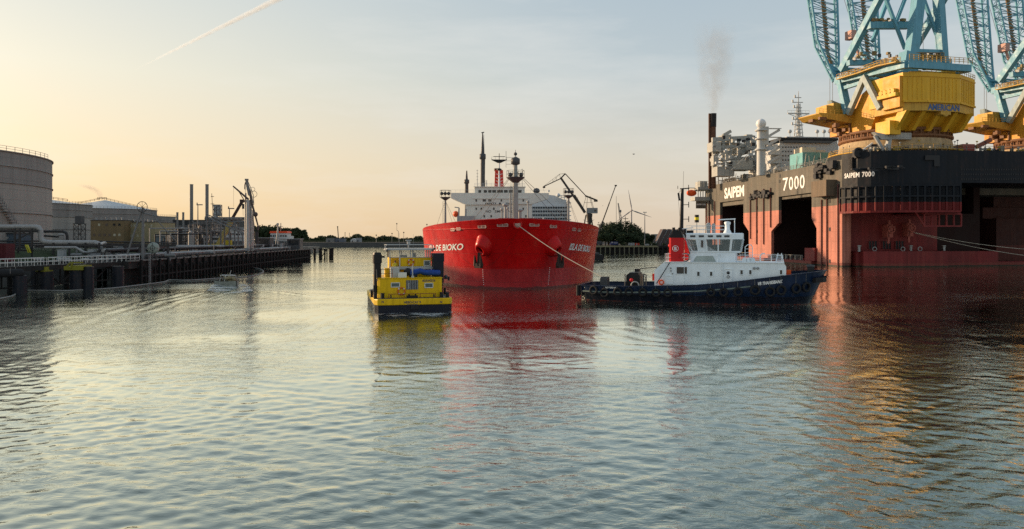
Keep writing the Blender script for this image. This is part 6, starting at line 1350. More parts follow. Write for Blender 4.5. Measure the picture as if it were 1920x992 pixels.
def pipe_rack():
    t = thing('pipe_rack', 'steel pipe rack carrying a fat pale pipe along the terminal shore', 'pipe rack', WF)
    def run(name, pts, Y, r, m, Y2=None):
        b = MB(); n = len(pts); v = [P(px, py, Y+((Y2 or Y)-Y)*i/(n-1)) for i, (px, py) in enumerate(pts)]
        for i in range(n-1): b.tube(v[i], v[i+1], r, n=12)
        for p in v[1:-1]: b.ball(p, r*1.02, 10, 8)
        for i in range(n-1):
            L = (v[i+1]-v[i]).length
            for k in range(1, int(L/6)): p = v[i].lerp(v[i+1], k*6/L); d = (v[i+1]-v[i]).normalized()*.12; b.tube(p-d, p+d, r*1.25, n=12)
        b.build(name, m, t)
    run('pale_pipe', [(-60, 425.5), (66, 425.5), (72, 427), (76, 432), (77, 446), (79, 451), (84, 453.5), (95, 454.8), (178, 455), (184, 457), (187, 463), (187, 468)], 150, .50, PIPEW)
    run('pale_pipe', [(187, 466), (190, 457), (196, 455.5), (200, 459), (201, 463), (262, 463.5), (330, 462), (420, 461.5)], 158, .36, PIPEW, 200)
    run('dark_pipe', [(80, 434), (118, 434), (124, 437), (126, 442), (126, 453)], 156, .28, PIPED)
    run('dark_pipe', [(-60, 434), (70, 434), (82, 442), (110, 444)], 158, .2, PIPED)
    run('pale_pipe', [(84, 464), (142, 464), (158, 473), (170, 475)], 146, .22, PIPEW)
    run('pale_pipe', [(110, 440), (121, 440), (121, 452)], 160, .2, PIPEW)
    for k, py in enumerate((452, 456.5, 460)): run('dark_pipe', [(-60, py), (60, py), (180, py+.6), (330, py+4-k)], 162, .18, PIPED, 176)
    s = MB(); 
    for px in (-20, 28, 37, 60, 100, 130, 160, 186, 210, 235, 262, 290, 315):
        for Y in (149, 155): a = P(px, 430 if px < 70 else 457, Y); s.beam((a.x, Y, 3.9), (a.x, Y, a.z+.2), .3, .3)
        s.beam((a.x, 149, a.z-.4), (a.x, 155, a.z-.4), .3, .3); s.beam((a.x, 149, 6.4), (a.x, 155, 6.4), .25, .25)
    for z0, p0, p1 in ((432, -60, 72), (460, 84, 330)): s.beam(P(p0, z0, 149), P(p1, z0, 149), .25, .35); s.beam(P(p0, z0, 155), P(p1, z0, 155), .25, .35)
    s.beam(P(28, 452, 149), P(62, 433, 149), .2, .2); s.beam(P(40, 434, 149), P(62, 444, 149), .15, .15); s.build('steel_frame', PIPED, t)
    for i in range(36):
        rnd = random.Random(i*7+1); px = rnd.uniform(20, 330); b = MB(); Y = rnd.uniform(140, 175); p = P(px, 462, Y)
        k = i % 3
        if k == 0: b.tube((p.x, Y, 4), (p.x, Y, 4+rnd.uniform(1, 2.6)), .14, n=6); b.torus((p.x, Y-.2, 5+rnd.random()), .35, .05, 1, 10, 5)
        elif k == 1: b.box(p.x-.6, p.x+.6, Y, Y+1, 4, 4+rnd.uniform(.8, 2.0)); b.box(p.x-.65, p.x+.65, Y-.05, Y+1.05, 5.9, 6.0)
        else: b.tube((p.x-1, Y, 5), (p.x+1, Y, 5), .3, n=8); b.tube((p.x, Y, 4), (p.x, Y, 6), .1, n=5)
        b.build(('valve', 'control_cabinet', 'pump')[k], (PIPED, GREYP, LATT)[k], t)
pipe_rack()
def shore_items():
    a, b = P(-10, 438, 170), P(30, 438, 170); t = thing('control_hut', 'blue grey control hut at the left edge under the pipes', 'hut', WF, None, Vector((a.x, 170, 4))); s = MB(); s.box(0, b.x-a.x, 0, 6, 0, a.z-4); s.build('wall', mat('hut_blue_grey', (.07, .10, .13), .6), t)
    s = MB(); s.box(-.2, b.x-a.x+.2, -.3, 6.2, a.z-4, a.z-3.8); s.build('roof', DGREY, t); s = MB(); p = P(6, 446, 170); s.box(p.x-a.x-1, p.x-a.x+1.2, -.05, 0, p.z-4-.25, p.z-4+.25); s.build('window', PIPEW, t)
    a, b = P(-8, 457, 132), P(11, 457, 132); t = thing('shipping_container', 'dark red container at the left edge behind the walkway', 'container', WF, None, Vector((a.x, 132, 4))); s = MB(); s.box(0, b.x-a.x, 0, 2.4, 0, a.z-4)
    for i in range(8): s.beam((.1+i*.25, -.04, .1), (.1+i*.25, -.04, a.z-4.1), .1, .08)
    s.build('body', mat('dark_red_container', (.10, .02, .025), .6, rust=.4), t)
    t = thing('yellow_barrier', 'black and yellow striped height barrier near the pipe rack', 'barrier', WF); s = MB()
    for px in (48, 51.5): s.beam(P(px, 459, 140), P(px+6, 474, 140), .3, .15)
    s.build('striped_arm', mat('dull_yellow', (.45, .42, .03), .5), t); s = MB(); s.beam(P(32, 470, 140.3), P(62, 470, 140.3), .25, .25); s.beam(P(34, 464, 140.3), P(60, 466, 140.3), .15, .15)
    for px in (34, 60): p = P(px, 464, 140.3); s.beam((p.x, 140.3, 4), (p.x, 140.3, p.z), .2, .2)
    s.build('frame', BLACK, t)
    for i, (px, wd) in enumerate(((71, 1.3), (113, 1.0), (125, 1.0), (160, 1.1), (190, .9))):
        p = P(px, 472, 118+i); t = thing('lying_float', ['first', 'second', 'third', 'fourth', 'fifth'][i]+' pale float from the left on the shore edge behind the white railing', 'float', WF, 'floats lying on the shore edge', Vector((-90.2+0*p.x if False else (px-CXP)/F*136, 136, 4.0)))
        s = MB(); s.tube((-wd/2, 0, .3), (wd/2, 0, .3), .26, n=10); s.ball((-wd/2, 0, .3), .26, 8, 6); s.ball((wd/2, 0, .3), .26, 8, 6); s.build('float_body', PIPEW, t)
shore_items()
# ---------------------------------------------------------------- jetty walkway on piles, quay wall
ZD = 4.0
def jetty():
    t = thing('jetty_walkway', 'dark piled jetty walkway with white railing along the left shore', 'jetty', WF)
    A = Vector((-82, 70, 0)); B = Vector((-74, 107, 0)); C = Vector((-69.5, 138, 0)); U = Vector((0, 0, 1))
    d = MB()
    for a, b in ((A, B), (B, C)): d.beam(a+U*(ZD-.15)+Vector((-1.2, 0, 0)), b+U*(ZD-.15)+Vector((-1.2, 0, 0)), 2.6, .3); d.beam(a+U*(ZD-.5), b+U*(ZD-.5), .3, .5)
    d.build('deck', DCON, t)
    r = MB()
    for a, b in ((A, B), (B, B.lerp(C, .36)), (B.lerp(C, .39), C)): r.rail([a+U*ZD, b+U*ZD], 1.15, .045, 1.25, 2, 5); r.rail([a+U*ZD+Vector((-2.4, 0, 0)), b+U*ZD+Vector((-2.4, 0, 0))], 1.15, .045, 1.25, 2, 5)
    r.build('railing', mat('white_railing', (.62, .62, .58), .5, rust=.3), t)
    w = MB(); L = (C-A).length; n = 18
    def at(k): s_ = k*(69/1.); y = A.y+(C.y-A.y)*k; return Vector((float(np.interp(y, [70, 107, 138], [-82, -74, -69.5])), y, 0))
    for i in range(n):
        a, b = at(i/n), at((i+1)/n); o = Vector((-.5, 0, 0))
        w.beam(a+o+U*.9, b+o+U*.9, .22, .22); p, q = (a+U*.9, b+U*3.4) if i % 2 else (a+U*3.4, b+U*.9); w.beam(p+o, q+o, .2, .2); w.beam(a+o+U*.9, a+o+U*3.5, .18, .18)
    w.build('side_truss', TIM, t)
    for i in range(12):
        p = at((i+.3)/12)+Vector((-2.2, 0, 0)); s = MB(); s.tube((p.x, p.y, -2), (p.x, p.y, ZD-.3), .42, n=12); s.build('pile', TIM, t)
    for i, px, wl, yc, r_, cap in ((0, 29, 553, 517, .95, 0), (1, 79, 546, 509, 1.05, 1), (2, 139, 545, 503, 1.2, 2), (3, 161, 545, 500, .75, 0), (4, 216, 538, 499, .9, 0), (5, 62, 544, 505, .75, 0)):
        o = Wp(px, wl); f = thing('mooring_dolphin', ['fat dark mooring pile nearest the left edge, under a lying fender', 'dark mooring pile with a small yellow cap', 'dark mooring pile with a big yellow box cap', 'thin dark pile just right of the big yellow cap', 'dark pile at the right end of the railing', 'thin dark pile left of the small yellow cap'][i], 'pile', WF, 'mooring piles of the jetty', o+Vector((0, r_, 0)))
        zt = H-(yc-HZ)/F*(o.y+r_); s = MB(); s.tube((0, 0, -3), (0, 0, zt), r_, n=20); s.build('shaft', mat('dolphin_steel', (.014, .017, .024), .5, rust=.5, scale=.8, streak=.4), f)
        if cap:
            s = MB(); ym = mat('dolphin_yellow', (.20, .19, .02), .55, rust=.3, scale=2)
            if cap == 1: s.box(-r_, r_*.4, -r_, r_, zt, zt+.75)
            else: s.box(-r_*1.3, r_*1.2, -r_*1.1, r_, zt-.25, zt+.35); s.box(-r_*.4, r_*1.2, -r_*1.1, r_, zt+.35, zt+.5); s.beam((-r_*.4, -r_*1.1, zt+.95), (r_*1.2, -r_*1.1, zt+.95), .2, .22); s.beam((-r_*.4, -r_*1.1, zt), (-r_*.1, -r_*1.1, zt+1.05), .25, .2); s.beam((-r_*1.2, -r_, zt), (-r_*.5, -r_, zt+.9), .2, .2)
            s.build('cap', ym, f)
    a, b = P(-20, 513, 106), P(37, 512, 108); f = thing('floating_fender', 'long dark cylinder fender hung at the left end of the walkway', 'fender', WF); s = MB(); s.tube(a, b, .62, n=16); s.ball(b, .62, 12, 8); s.build('cylinder', RUBBER, f)
    s = MB(); s.tube(a+Vector((3, 0, 0)), (a.x+3, a.y, ZD), .04, n=4); s.tube(b+Vector((-.6, 0, 0)), (b.x-.6, b.y, ZD), .04, n=4); s.build('chain', STEEL, f)
jetty()
QX = lambda y: float(np.interp(y, [138, 210, 284], [-69.0, -72.5, -77.2]))
def quay():
    t = thing('loading_jetty', 'long dark timber fendered loading jetty reaching out to the open water', 'jetty', WF)
    ys = [133, 160, 190, 220, 250, 284]; d = MB()
    for a, b in zip(ys, ys[1:]):
        d.add([(QX(a), a, z) for z in (2.7, ZD)]+[(QX(b), b, z) for z in (2.7, ZD)]+[(QX(a)-16, a, z) for z in (2.7, ZD)]+[(QX(b)-16, b, z) for z in (2.7, ZD)],
              [(0, 1, 3, 2), (1, 5, 7, 3), (4, 6, 7, 5), (0, 2, 6, 4)]+([(0, 4, 5, 1)] if a == 133 else [])+([(2, 3, 7, 6)] if b == 284 else []))
    d.build('deck', DCON, t)
    b2 = MB()
    for a, b in zip(ys, ys[1:]): b2.beam((QX(a)-1.2, a, 1.1), (QX(b)-1.2, b, 1.1), .35, 3.3)
    b2.build('sheet_wall', TIM, t)
    n = 37
    for i in range(n):
        y = 137+i*3.95; x = QX(y)+.28; f = MB(); f.beam((x, y, -1.2), (x, y, ZD+.25), .45, .45); f.beam((x-.1, y+.3, 1.2), (x-.1, y+3.4, 1.2), .3, .3); f.torus((x-.1, y+1.9, 2.1), .8, .16, 0, 14, 5, (0, 180)); f.beam((x-.1, y+1.9, -1), (x-.1, y+1.9, 3.0), .28, .3); f.build('fender_post', TIM, t)
    k = MB()
    for a, b in zip(ys, ys[1:]): k.beam((QX(a)+.1, a, ZD+.12), (QX(b)+.1, b, ZD+.12), .5, .28)
    k.build('kerb', CONC, t)
    for y in range(140, 284, 12):
        p = MB(); 
        for dx in (-4, -9, -14): p.tube((QX(y)+dx, y, -3), (QX(y)+dx, y, 2.8), .4, n=8)
        p.build('pile_row', TIM, t)
    l = MB(); x, y = QX(140)+.55, 140
    for s_ in (-.3, .3): l.tube((x, y+s_, 0), (x, y+s_, ZD+1), .06, n=5)
    for j in range(13): l.tube((x, y-.3, .3+j*.33), (x, y+.3, .3+j*.33), .035, n=4)
    l.build('ladder', PIPEW, t)
    for j, (dx, z, r, m) in enumerate(((-3.2, 4.9, .28, PIPEW), (-4.2, 4.9, .34, PIPEW), (-5.4, 5.0, .3, PIPED), (-6.4, 5.0, .25, PIPEW), (-7.6, 5.9, .32, PIPED), (-8.8, 5.9, .34, PIPEW), (-10, 6.0, .25, PIPED), (-2.0, 4.6, .15, PIPED))):
        p = MB(); p.path([(QX(y)+dx, y, z) for y in (136+j, 160, 190, 220, 250, 276-j*4)], r, 8); p.build('deck_pipe', m, t)
    for y in range(138, 280, 7):
        s = MB(); x = QX(y); s.beam((x-1.6, y, 4.45), (x-10.6, y, 4.45), .25, .25); s.beam((x-7, y, ZD), (x-7, y, 5.6), .2, .2); s.beam((x-10.6, y, ZD), (x-10.6, y, 5.6), .2, .2); s.beam((x-6.8, y, 5.5), (x-10.8, y, 5.5), .22, .22); s.build('pipe_support', PIPED, t)
    rl = MB(); 
    for a, b in ((142, 196), (205, 283)): rl.rail([(QX(a)-1.0, a, ZD), (QX((a+b)/2)-1.0, (a+b)/2, ZD), (QX(b)-1.0, b, ZD)], 1.1, .05, 2.2, 2, 4)
    rl.build('railing', PIPED, t)
    rnd = random.Random(77)
    for i in range(62):
        y = rnd.uniform(140, 278); x = QX(y)-rnd.uniform(1.6, 12); b = MB(); k = i % 5; h = rnd.uniform(.8, 2.6)
        if k == 0: b.box(x-.5, x+.5, y-.5, y+.5, ZD, ZD+h); b.box(x-.55, x+.55, y-.55, y+.55, ZD+h, ZD+h+.08); nm, m = 'cabinet', GREYP
        elif k == 1: b.tube((x, y, ZD), (x, y, ZD+h+1.5), .1, n=6); b.cb((x+.2, y, ZD+h+1.5), .7, .3, .2); nm, m = 'lamp_post', LATT
        elif k == 2: b.tube((x, y, ZD), (x, y, ZD+h), .16, n=8); b.torus((x, y-.2, ZD+h), .4, .06, 1, 12, 5); nm, m = 'valve', PIPED
        elif k == 3: b.lathe([(.2, 0), (.32, .1), (.2, .4), (.4, .6), (.1, .68)], (QX(y)-.5, y, ZD), 10); nm, m = 'bollard', BLACK
        else: b.tube((x-.8, y, ZD+.7), (x+.8, y, ZD+.7), .45, n=10); b.tube((x-.5, y, ZD), (x-.5, y, ZD+.7), .1, n=5); b.tube((x+.5, y, ZD), (x+.5, y, ZD+.7), .1, n=5); nm, m = 'drain_tank', PIPEW
        b.build(nm, m, t)
    for px, wl, h, w in ((590, 484, 3.9, .5), (601, 483.5, 3.9, .7), (609, 483, 3.6, .35), (621, 482.5, 3.8, 1.0)):
        o = Wp(px, wl); f = thing('end_pile', {590: 'first', 601: 'second', 609: 'third', 621: 'fourth and fattest'}[px]+' dark pile off the tip of the loading jetty', 'pile', WF, 'piles off the jetty tip', o); s = MB(); s.tube((0, 0, -2), (0, 0, h), w, n=10); s.cb((0, 0, h), w*2.1, w*2.1, .3); s.build('shaft', TIM, f)
        if px == 601: s = MB(); s.beam((.6, 0, .6), (2.6, 0, 3.6), .3, .3); s.beam((2.7, 0, -1), (2.7, 0, 3.8), .4, .4); s.beam((0, 0, 3.4), (2.7, 0, 3.4), .3, .3); s.build('brace', TIM, f)
quay()
def loading_arm(px, ytop, Y, s, label, big=False):
    x = (px-CXP)/F*Y; zt = H-(ytop-HZ)/F*Y; t = thing('marine_loader', label, 'loading arm', WF, 'marine loading arms', Vector((x, Y, ZD))); h = zt-ZD; m = LATT; b = MB()
    b.tube((0, 0, 0), (0, 0, h*.96), .32*s, .22*s, 10); b.build('riser', m, t); b = MB()
    b.tube((-.1, -.2, h*.93), (-3.0*s, -.2, h*.12), .2*s, .16*s, 8); b.tube((-3.0*s, -.2, h*.12), (-2.9*s, -.4, h*.05), .3*s, .3*s, 8); b.build('outboard_arm', m, t); b = MB()
    b.torus((0.1, -.5, h*.97), 1.05*s, .06*s, 1, 20, 5)
    for k in range(4): a = k*math.pi/4; b.tube((.1-1.05*s*math.cos(a), -.5, h*.97-1.05*s*math.sin(a)), (.1+1.05*s*math.cos(a), -.5, h*.97+1.05*s*math.sin(a)), .035*s, n=4)
    b.build('sheave_wheel', PIPED, t)
    b = MB(); b.torus((2.3*s, -.3, h*.80), .7*s, .06, 1, 16, 5); b.tube((.2, -.3, h*.86), (3.2*s, -.3, h*.80), .12*s, n=6); b.tube((2.3*s, -.3, h*.80), (6.5*s, -.3, h*.38), .09*s, n=5); b.build('counter_arm', m, t)
loading_arm(268, 385, 141, .95, 'tall slim loading arm with a spoked wheel in front of the pale plant building')
def dish():
    p = P(287.5, 465, 143); t = thing('hose_reel', 'big pale round hose reel on the jetty head', 'hose reel', WF, None, p); b = MB(); b.lathe([(.1, -.35), (1.05, -.3), (1.1, 0), (1.05, .3), (.1, .35)], (0, 0, 0), 24, 1); b.build('reel', mat('reel_green_grey', (.30, .34, .30), .5), t); b = MB()
    b.torus((0, -.36, 0), .45, .04, 1, 16, 5); b.beam((0, -.38, -1), (0, -.38, 1), .05); b.beam((-1, -.38, 0), (1, -.38, 0), .05)
    for s_ in (-1, 1): b.beam((.6*s_, 0, -2.3), (0, 0, 0), .14, .14)
    b.build('stand', PIPED, t)
dish()
def arm_tower():
    Y = 212; t = thing('loading_tower', 'tallest pale steel loading arm tower with folded arms on the jetty', 'loading tower', WF, None, Vector(((465-CXP)/F*Y, Y, ZD))); O = t.location
    def p(px, py, dy=0): return P(px, py, Y+dy)-O
    b = MB(); b.tube(p(465, 474), p(465, 375), .62, .5, 12); b.tube(p(460.5, 474, 1), p(460.5, 362, 1), .3, .26, 8); b.tube(p(471, 474, 1), p(470, 366, 1), .42, .3, 10); b.tube(p(474.5, 474, 3), p(474, 395, 3), .3, .25, 8)
    for py in (380, 395, 410, 425, 440, 455): b.beam(p(460, py, .5), p(475, py, 2), .18, .18)
    b.build('columns', mat('pale_steel', (.42, .42, .40), .5, .2, rust=.3), t)
    b = MB(); b.tube(p(460, 350), p(460, 474), .06, n=4); b.path([p(459, 355), p(459, 346), p(462, 338), p(470, 362), p(474, 380)], .22); b.tube(p(462, 338), p(468, 366), .34, .5, 8); b.cb(p(462.5, 337), .9, .6, .5); b.path([p(464, 338), p(470, 352), p(475, 366), p(476, 384)], .1); b.torus(p(476, 364), .9, .07, 1, 14, 5); b.torus(p(474, 355), .6, .06, 1, 14, 5); b.build('arm_heads', STEEL, t)
    b = MB(); b.tube(p(468, 358), p(473, 384), .38, .32, 8); b.tube(p(473, 384), p(484, 424), .3, .2, 8); b.tube(p(484, 424), p(483, 432), .35, .35, 8); b.ball(p(479, 402, -1), .7, 8, 6); b.tube(p(474, 404, -1), p(478, 432, -1), .12, n=5); b.build('outboard_arm', mat('brown_grey_steel', (.10, .08, .07), .6, rust=.4), t)
    b = MB(); b.tube(p(437, 349), p(466, 374), .2, .3, 8); b.tube(p(448, 359), p(463, 384), .14, n=5); b.tube(p(438, 350), p(438, 388), .03, n=3); b.build('jib', mat('brown_grey_steel', (.10, .08, .07), .6, rust=.4), t)
    b = MB(); b.tube(p(481, 456), p(481, 434), .5, n=8); b.box(p(470, 470).x, p(486, 470).x, -1, 3, 0, .4); b.rail([p(470, 470), p(486, 470)], 1.2, .06, 1.2, 2); b.build('platform', PIPED, t)
arm_tower()
def plant():
    # chimneys
    for px, yt, yb, w, Y, lab in ((359, 345.5, 412, 6.2, 430, 'left of the two tall plain grey chimneys'), (388, 345.5, 412, 6.2, 428, 'right tall grey chimney with a side ladder mast'), (332.5, 398, 442, 4, 400, 'left short chimney in front of the dark hall'), (343.5, 398, 442, 4, 400, 'right short chimney in front of the dark hall')):
        a = P(px, yt, Y); t = thing('chimney', lab, 'chimney', WF, 'plant chimneys', Vector((a.x, Y, 4))); b = MB(); r = w*Y/F/2; h = a.z-4; b.tube((0, 0, 0), (0, 0, h), r, r, 16); b.lathe([(r, h-.5), (r*1.06, h-.5), (r*1.06, h), (r*.8, h)], n=16); b.build('shaft', mat('chimney_grey', (.20, .20, .19), .6, var=.1), t)
        if px == 388: b = MB(); b.tube((r+2.4, 0, 20), (r+1.8, 0, h*.85), .15, n=5); b.cb((r+2.2, 0, h*.8), 1.6, .6, .3); b.cb((r+2.2, 0, h*.68), 1.8, .6, .3); b.build('ladder_mast', PIPED, t)
    def bld(x0, x1, yt, Y, dep, m, label, zr=0):
        a, b_ = P(x0, yt, Y), P(x1, yt, Y); t = thing('plant_hall', label, 'building', WF, 'plant halls', Vector((a.x, Y, 4))); b = MB(); b.box(0, b_.x-a.x, 0, dep, -.2, a.z-4); b.build('wall', m, t); b = MB(); b.box(-.2, b_.x-a.x+.2, -.2, dep+.2, a.z-4, a.z-3.6); b.build('roof', DGREY, t)
        for i in range(int((b_.x-a.x)/5)): b = MB(); b.beam((2.5+i*5, -.12, 0), (2.5+i*5, -.12, a.z-4.2), .3, .2); b.build('pilaster', m, t)
    bld(324, 436, 413.5, 410, 25, mat('hall_dark', (.055, .06, .06), .7, var=.2), 'long dark grey plant hall behind the chimneys')
    bld(300, 378, 443, 300, 10, mat('hall_low', (.075, .085, .085), .7), 'low grey hall in front of the dark plant hall')
    bld(378, 420, 447, 270, 8, mat('hall_mid', (.11, .11, .10), .7), 'small grey shed under the steel pipe bridge')
    p = P(341, 440, 395); t = thing('process_vessel', 'pale domed process vessel beside the short chimneys', 'vessel', WF, None, Vector((p.x, 395, 4))); b = MB(); h = P(341, 426, 395).z-4; b.lathe([(3.4, 0), (3.4, h-1.5), (2.4, h-.4), (.2, h)], n=20); b.build('shell', PIPEW, t); b = MB(); b.rail([(-3.2, -1.2, h-1.3), (3.2, -1.2, h-1.3)], 1.0, .08, 1.6, 2); b.build('rail', LATT, t)
    t = thing('process_tower', 'square grey lattice tower with stacked cabins beside the right chimney', 'tower', WF, None, None); a = P(405, 384, 300); t.location = (a.x, 300, 4); h = a.z-4; b = MB(); b.lattice([(-1.3, 0, 0), (1.4, 0, 0), (1.4, 2.5, 0), (-1.3, 2.5, 0)], [(-1.3, 0, h), (1.4, 0, h), (1.4, 2.5, h), (-1.3, 2.5, h)], 9, .14, .1); b.build('frame', LATT, t)
    b = MB(); b.box(-1.1, .0, .2, 2.2, h-5, h); b.box(.3, 1.3, .2, 2.2, h-4.6, h-.2); b.build('cabin', GREYP, t)
    t = thing('pipe_bridge', 'grey steel truss pipe bridge crossing to the loading tower', 'pipe bridge', WF); b = MB(); Y = 228
    for dy in (0, 3): b.lattice([P(384, 408, Y+dy), P(384, 416, Y+dy)], [P(464, 408, Y+dy), P(464, 416, Y+dy)], 9, .16, .1)
    for px in (388, 414, 440): a = P(px, 416, Y); b.beam((a.x, Y, 4), (a.x, Y, a.z), .35, .35); b.beam((a.x, Y+3, 4), (a.x, Y+3, a.z), .35, .35)
    b.build('truss', LATT, t); b = MB(); b.tube(P(384, 410, Y+1), P(464, 410, Y+1), .3, n=8); b.tube(P(384, 412, Y+2), P(464, 412, Y+2), .22, n=8); b.build('carried_pipe', PIPEW, t)
    t = thing('conveyor', 'sloping grey gangway falling towards the jetty in front of the truss bridge', 'gangway', WF); b = MB(); Y = 222
    for dy in (0, 1.6): b.lattice([P(386, 401, Y+dy), P(386, 407, Y+dy)], [P(462, 434, Y+dy), P(462, 441, Y+dy)], 12, .14, .08)
    b.beam(P(386, 406, Y+.8), P(462, 440, Y+.8), 1.6, .15); a = P(388, 406, Y); b.beam((a.x, Y, 4), a, .4, .4); a = P(430, 426, Y); b.beam((a.x, Y, 4), a, .3, .3); a = P(455, 438, Y); b.beam((a.x, Y, 4), a, .3, .3); b.build('frame', LATT, t)
    t = thing('mobile_crane', 'mobile crane with brown raised telescopic boom behind the jetty pipes', 'mobile crane', WF); Y = 240; b = MB(); b.beam(P(410, 458, Y), P(433, 415, Y), 1.25, 1.4); b.build('lower_boom', mat('faded_yellow', (.42, .34, .12), .5, rust=.3), t); b = MB(); b.beam(P(432, 416, Y), P(454, 378, Y), .7, .75); b.cb(P(454, 377, Y), 1.3, .8, 1.0); b.build('upper_boom', mat('boom_dark_brown', (.06, .035, .03), .6, rust=.3), t)
    b = MB(); a = P(410, 460, Y); b.box(a.x-3, a.x+4, Y-1.3, Y+1.3, 4.8, 6.4); b.box(a.x+2.5, a.x+4.4, Y-1.2, Y, 6.2, 7.6); b.build('carrier', mat('crane_carrier_yellow', (.5, .4, .03), .5), t); b = MB()
    for dx in (-2.2, -.8, 1.6, 3.2): b.lathe([(.1, -1.45), (.55, -1.4), (.55, -1.0), (.1, -.95)], (a.x+dx, Y, 4.55), 12, 1)
    b.build('wheels', RUBBER, t); b = MB(); b.tube(P(455, 379, Y), P(456, 405, Y), .05, n=4); b.cb(P(456, 387, Y), .6, .5, 1.6); b.build('hook_block', PIPED, t)
    rnd = random.Random(5); i = 0                   # steel frames, columns and pipes of the process plant
    t = thing('process_plant', 'tangle of grey pipe frames and vessels between the chimneys and the loading tower', 'process plant', WF)
    for i in range(16):
        px = rnd.uniform(340, 402); Y = rnd.uniform(265, 300); yt = rnd.uniform(420, 448); a = P(px, yt, Y); w = rnd.uniform(1.5, 5); h = a.z; b = MB()
        b.lattice([(a.x-w, Y, 4), (a.x+w, Y, 4), (a.x+w, Y+3, 4), (a.x-w, Y+3, 4)], [(a.x-w, Y, h), (a.x+w, Y, h), (a.x+w, Y+3, h), (a.x-w, Y+3, h)], 2+i % 2, .13, .08); b.box(a.x-w, a.x+w, Y, Y+3, h-.15, h); b.rail([(a.x-w, Y, h), (a.x+w, Y, h)], 1.0, .05, 1.4, 2); b.build('steel_frame', LATT, t)
    for i in range(40):
        px = rnd.uniform(330, 400); Y = rnd.uniform(235, 300); a = P(px, rnd.uniform(424, 454), Y); b = MB()
        if i % 3 == 0: b.tube((a.x, Y, 4), (a.x, Y, a.z), rnd.uniform(.3, .9), n=10); b.ball((a.x, Y, a.z), .5, 8, 6); nm = 'column_vessel'
        else: e = Vector((a.x+rnd.uniform(4, 14)*rnd.choice((-1, 1)), Y, a.z)); b.tube(a, e, .2, n=7); b.tube(e, (e.x, Y, 4), .2, n=7); b.tube(a, (a.x, Y, 4), .2, n=7); nm = 'pipe_loop'
        b.build(nm, PIPEW if i % 2 else PIPED, t)
    for px, yt, Y, lab in ((371, 384, 300, 'slim lamp mast with a side arm between the chimneys'), (430, 391, 290, 'slim tower mast behind the raised brown boom'), (363, 418, 250, 'short lattice mast left of the steel frames')):
        a = P(px, yt, Y); m_ = thing('lamp_mast', lab, 'mast', WF, 'terminal masts', Vector((a.x, Y, 4))); b = MB(); h = a.z-4; b.tube((0, 0, 0), (0, 0, h), .3, .16, 8); b.cb((.7, 0, h), 2.4, .3, .4); b.cb((-.3, 0, h+.4), .3, .3, .9); b.build('mast', LATT, m_)
plant()
def coaster(px0, px1, yt, yb, Y, label, roof, mastpx, top_m):
    a, b_ = P(px0, yt, Y), P(px1, yt, Y); x = (a.x+b_.x)/2; w = (b_.x-a.x)/2; t = thing('moored_coaster', label, 'ship', WF, 'ships moored behind the jetty', Vector((x, Y, 0))); hz = P(px0, yb, Y).z; zt = a.z
    b = MB(); b.prism([(-w-1.4, 3.4), (-w-1, -1), (w+1, -1), (w+1.4, 3.4)], 1, -2, 60); b.prism([(-w*.8, 3.4), (-w, hz), (w, hz), (w*.8, 3.4)], 1, -1, 6); b.build('hull', DGREY, t)
    b = MB(); b.box(-w, w, 1, 12, hz-3, zt-1.5); b.prism([(-w*1.0, zt-3.0), (w*1.0, zt-3.0), (w*.92, zt), (-w*.92, zt)], 1, .4, 8); o = b.build('deckhouse', mat('coaster_white', (.48, .49, .48), .5, rust=.3), t)
    b = MB(); b.prism([(-w*1.05, zt), (w*1.05, zt), (w*.95, zt+1.0), (-w*.95, zt+1.0)], 1, .2, 8); b.build('roof', top_m, t)
    for i in range(7): b = MB(); xx = -w*.85+i*w*1.7/6; b.cb((xx, .37, zt-.9-.6), w*.2, .08, .8); b.build('window', GLASS, o)
    b = MB(); m = P(mastpx[0], mastpx[1], Y); b.tube((m.x-x, 4, zt), (m.x-x, 4, m.z), .2, n=6); b.cb((m.x-x, 4, m.z-1.8), 2.4, .3, .2); b.cb((m.x-x, 4, m.z-3.2), 1.4, .3, .2); b.build('mast', LATT, t)
coaster(421, 456, 433, 452, 330, 'white fronted coaster moored behind the steel frames of the jetty', None, (438, 420), PIPEW)
coaster(505.5, 538, 437, 452, 385, 'white deckhouse of a moored coaster with a bright orange red roof', None, (522, 418), mat('orange_red_roof', (.80, .09, .03), .5, var=.05))
def a_mast():
    Y = 300; a = P(553, 418, Y); t = thing('derrick_mast', 'pale three legged mast at the outer end of the jetty', 'mast', WF, None, Vector((a.x, Y-22, ZD))); h = a.z-ZD-1; b = MB()
    b.tube((0, 0, 0), (0, 0, h), .22, .14, 6); b.tube((-1.0, 0, 0), (0, 0, h*.9), .12, n=5); b.tube((.3, .8, 0), (.15, 0, h*.9), .1, n=5); b.cb((0, 0, h), .7, .5, .9); b.build('legs', mat('pale_steel', (.42, .42, .40), .5, .2), t)
a_mast()
def dark_sheds():
    for x0, x1, yt, Y, lab in ((480, 506, 445, 250, 'dark low jetty shed right of the loading tower'), (538, 562, 447, 262, 'dark low shed beside the orange roofed ship')):
        a, b_ = P(x0, yt, Y), P(x1, yt, Y); t = thing('jetty_shed', lab, 'shed', WF, 'jetty sheds', Vector((a.x, Y, ZD))); w = b_.x-a.x; h = a.z-ZD
        b = MB(); b.box(0, w, 0, 4, 0, h-.3); b.build('wall', DGREY, t); b = MB(); b.box(-.3, w+.3, -.5, 4.3, h-.3, h-.1); b.build('roof', GREYP, t); b = MB(); b.box(.5, w-.5, -.05, .0, h*.45, h*.8); b.build('window', GLASS, t)
dark_sheds()
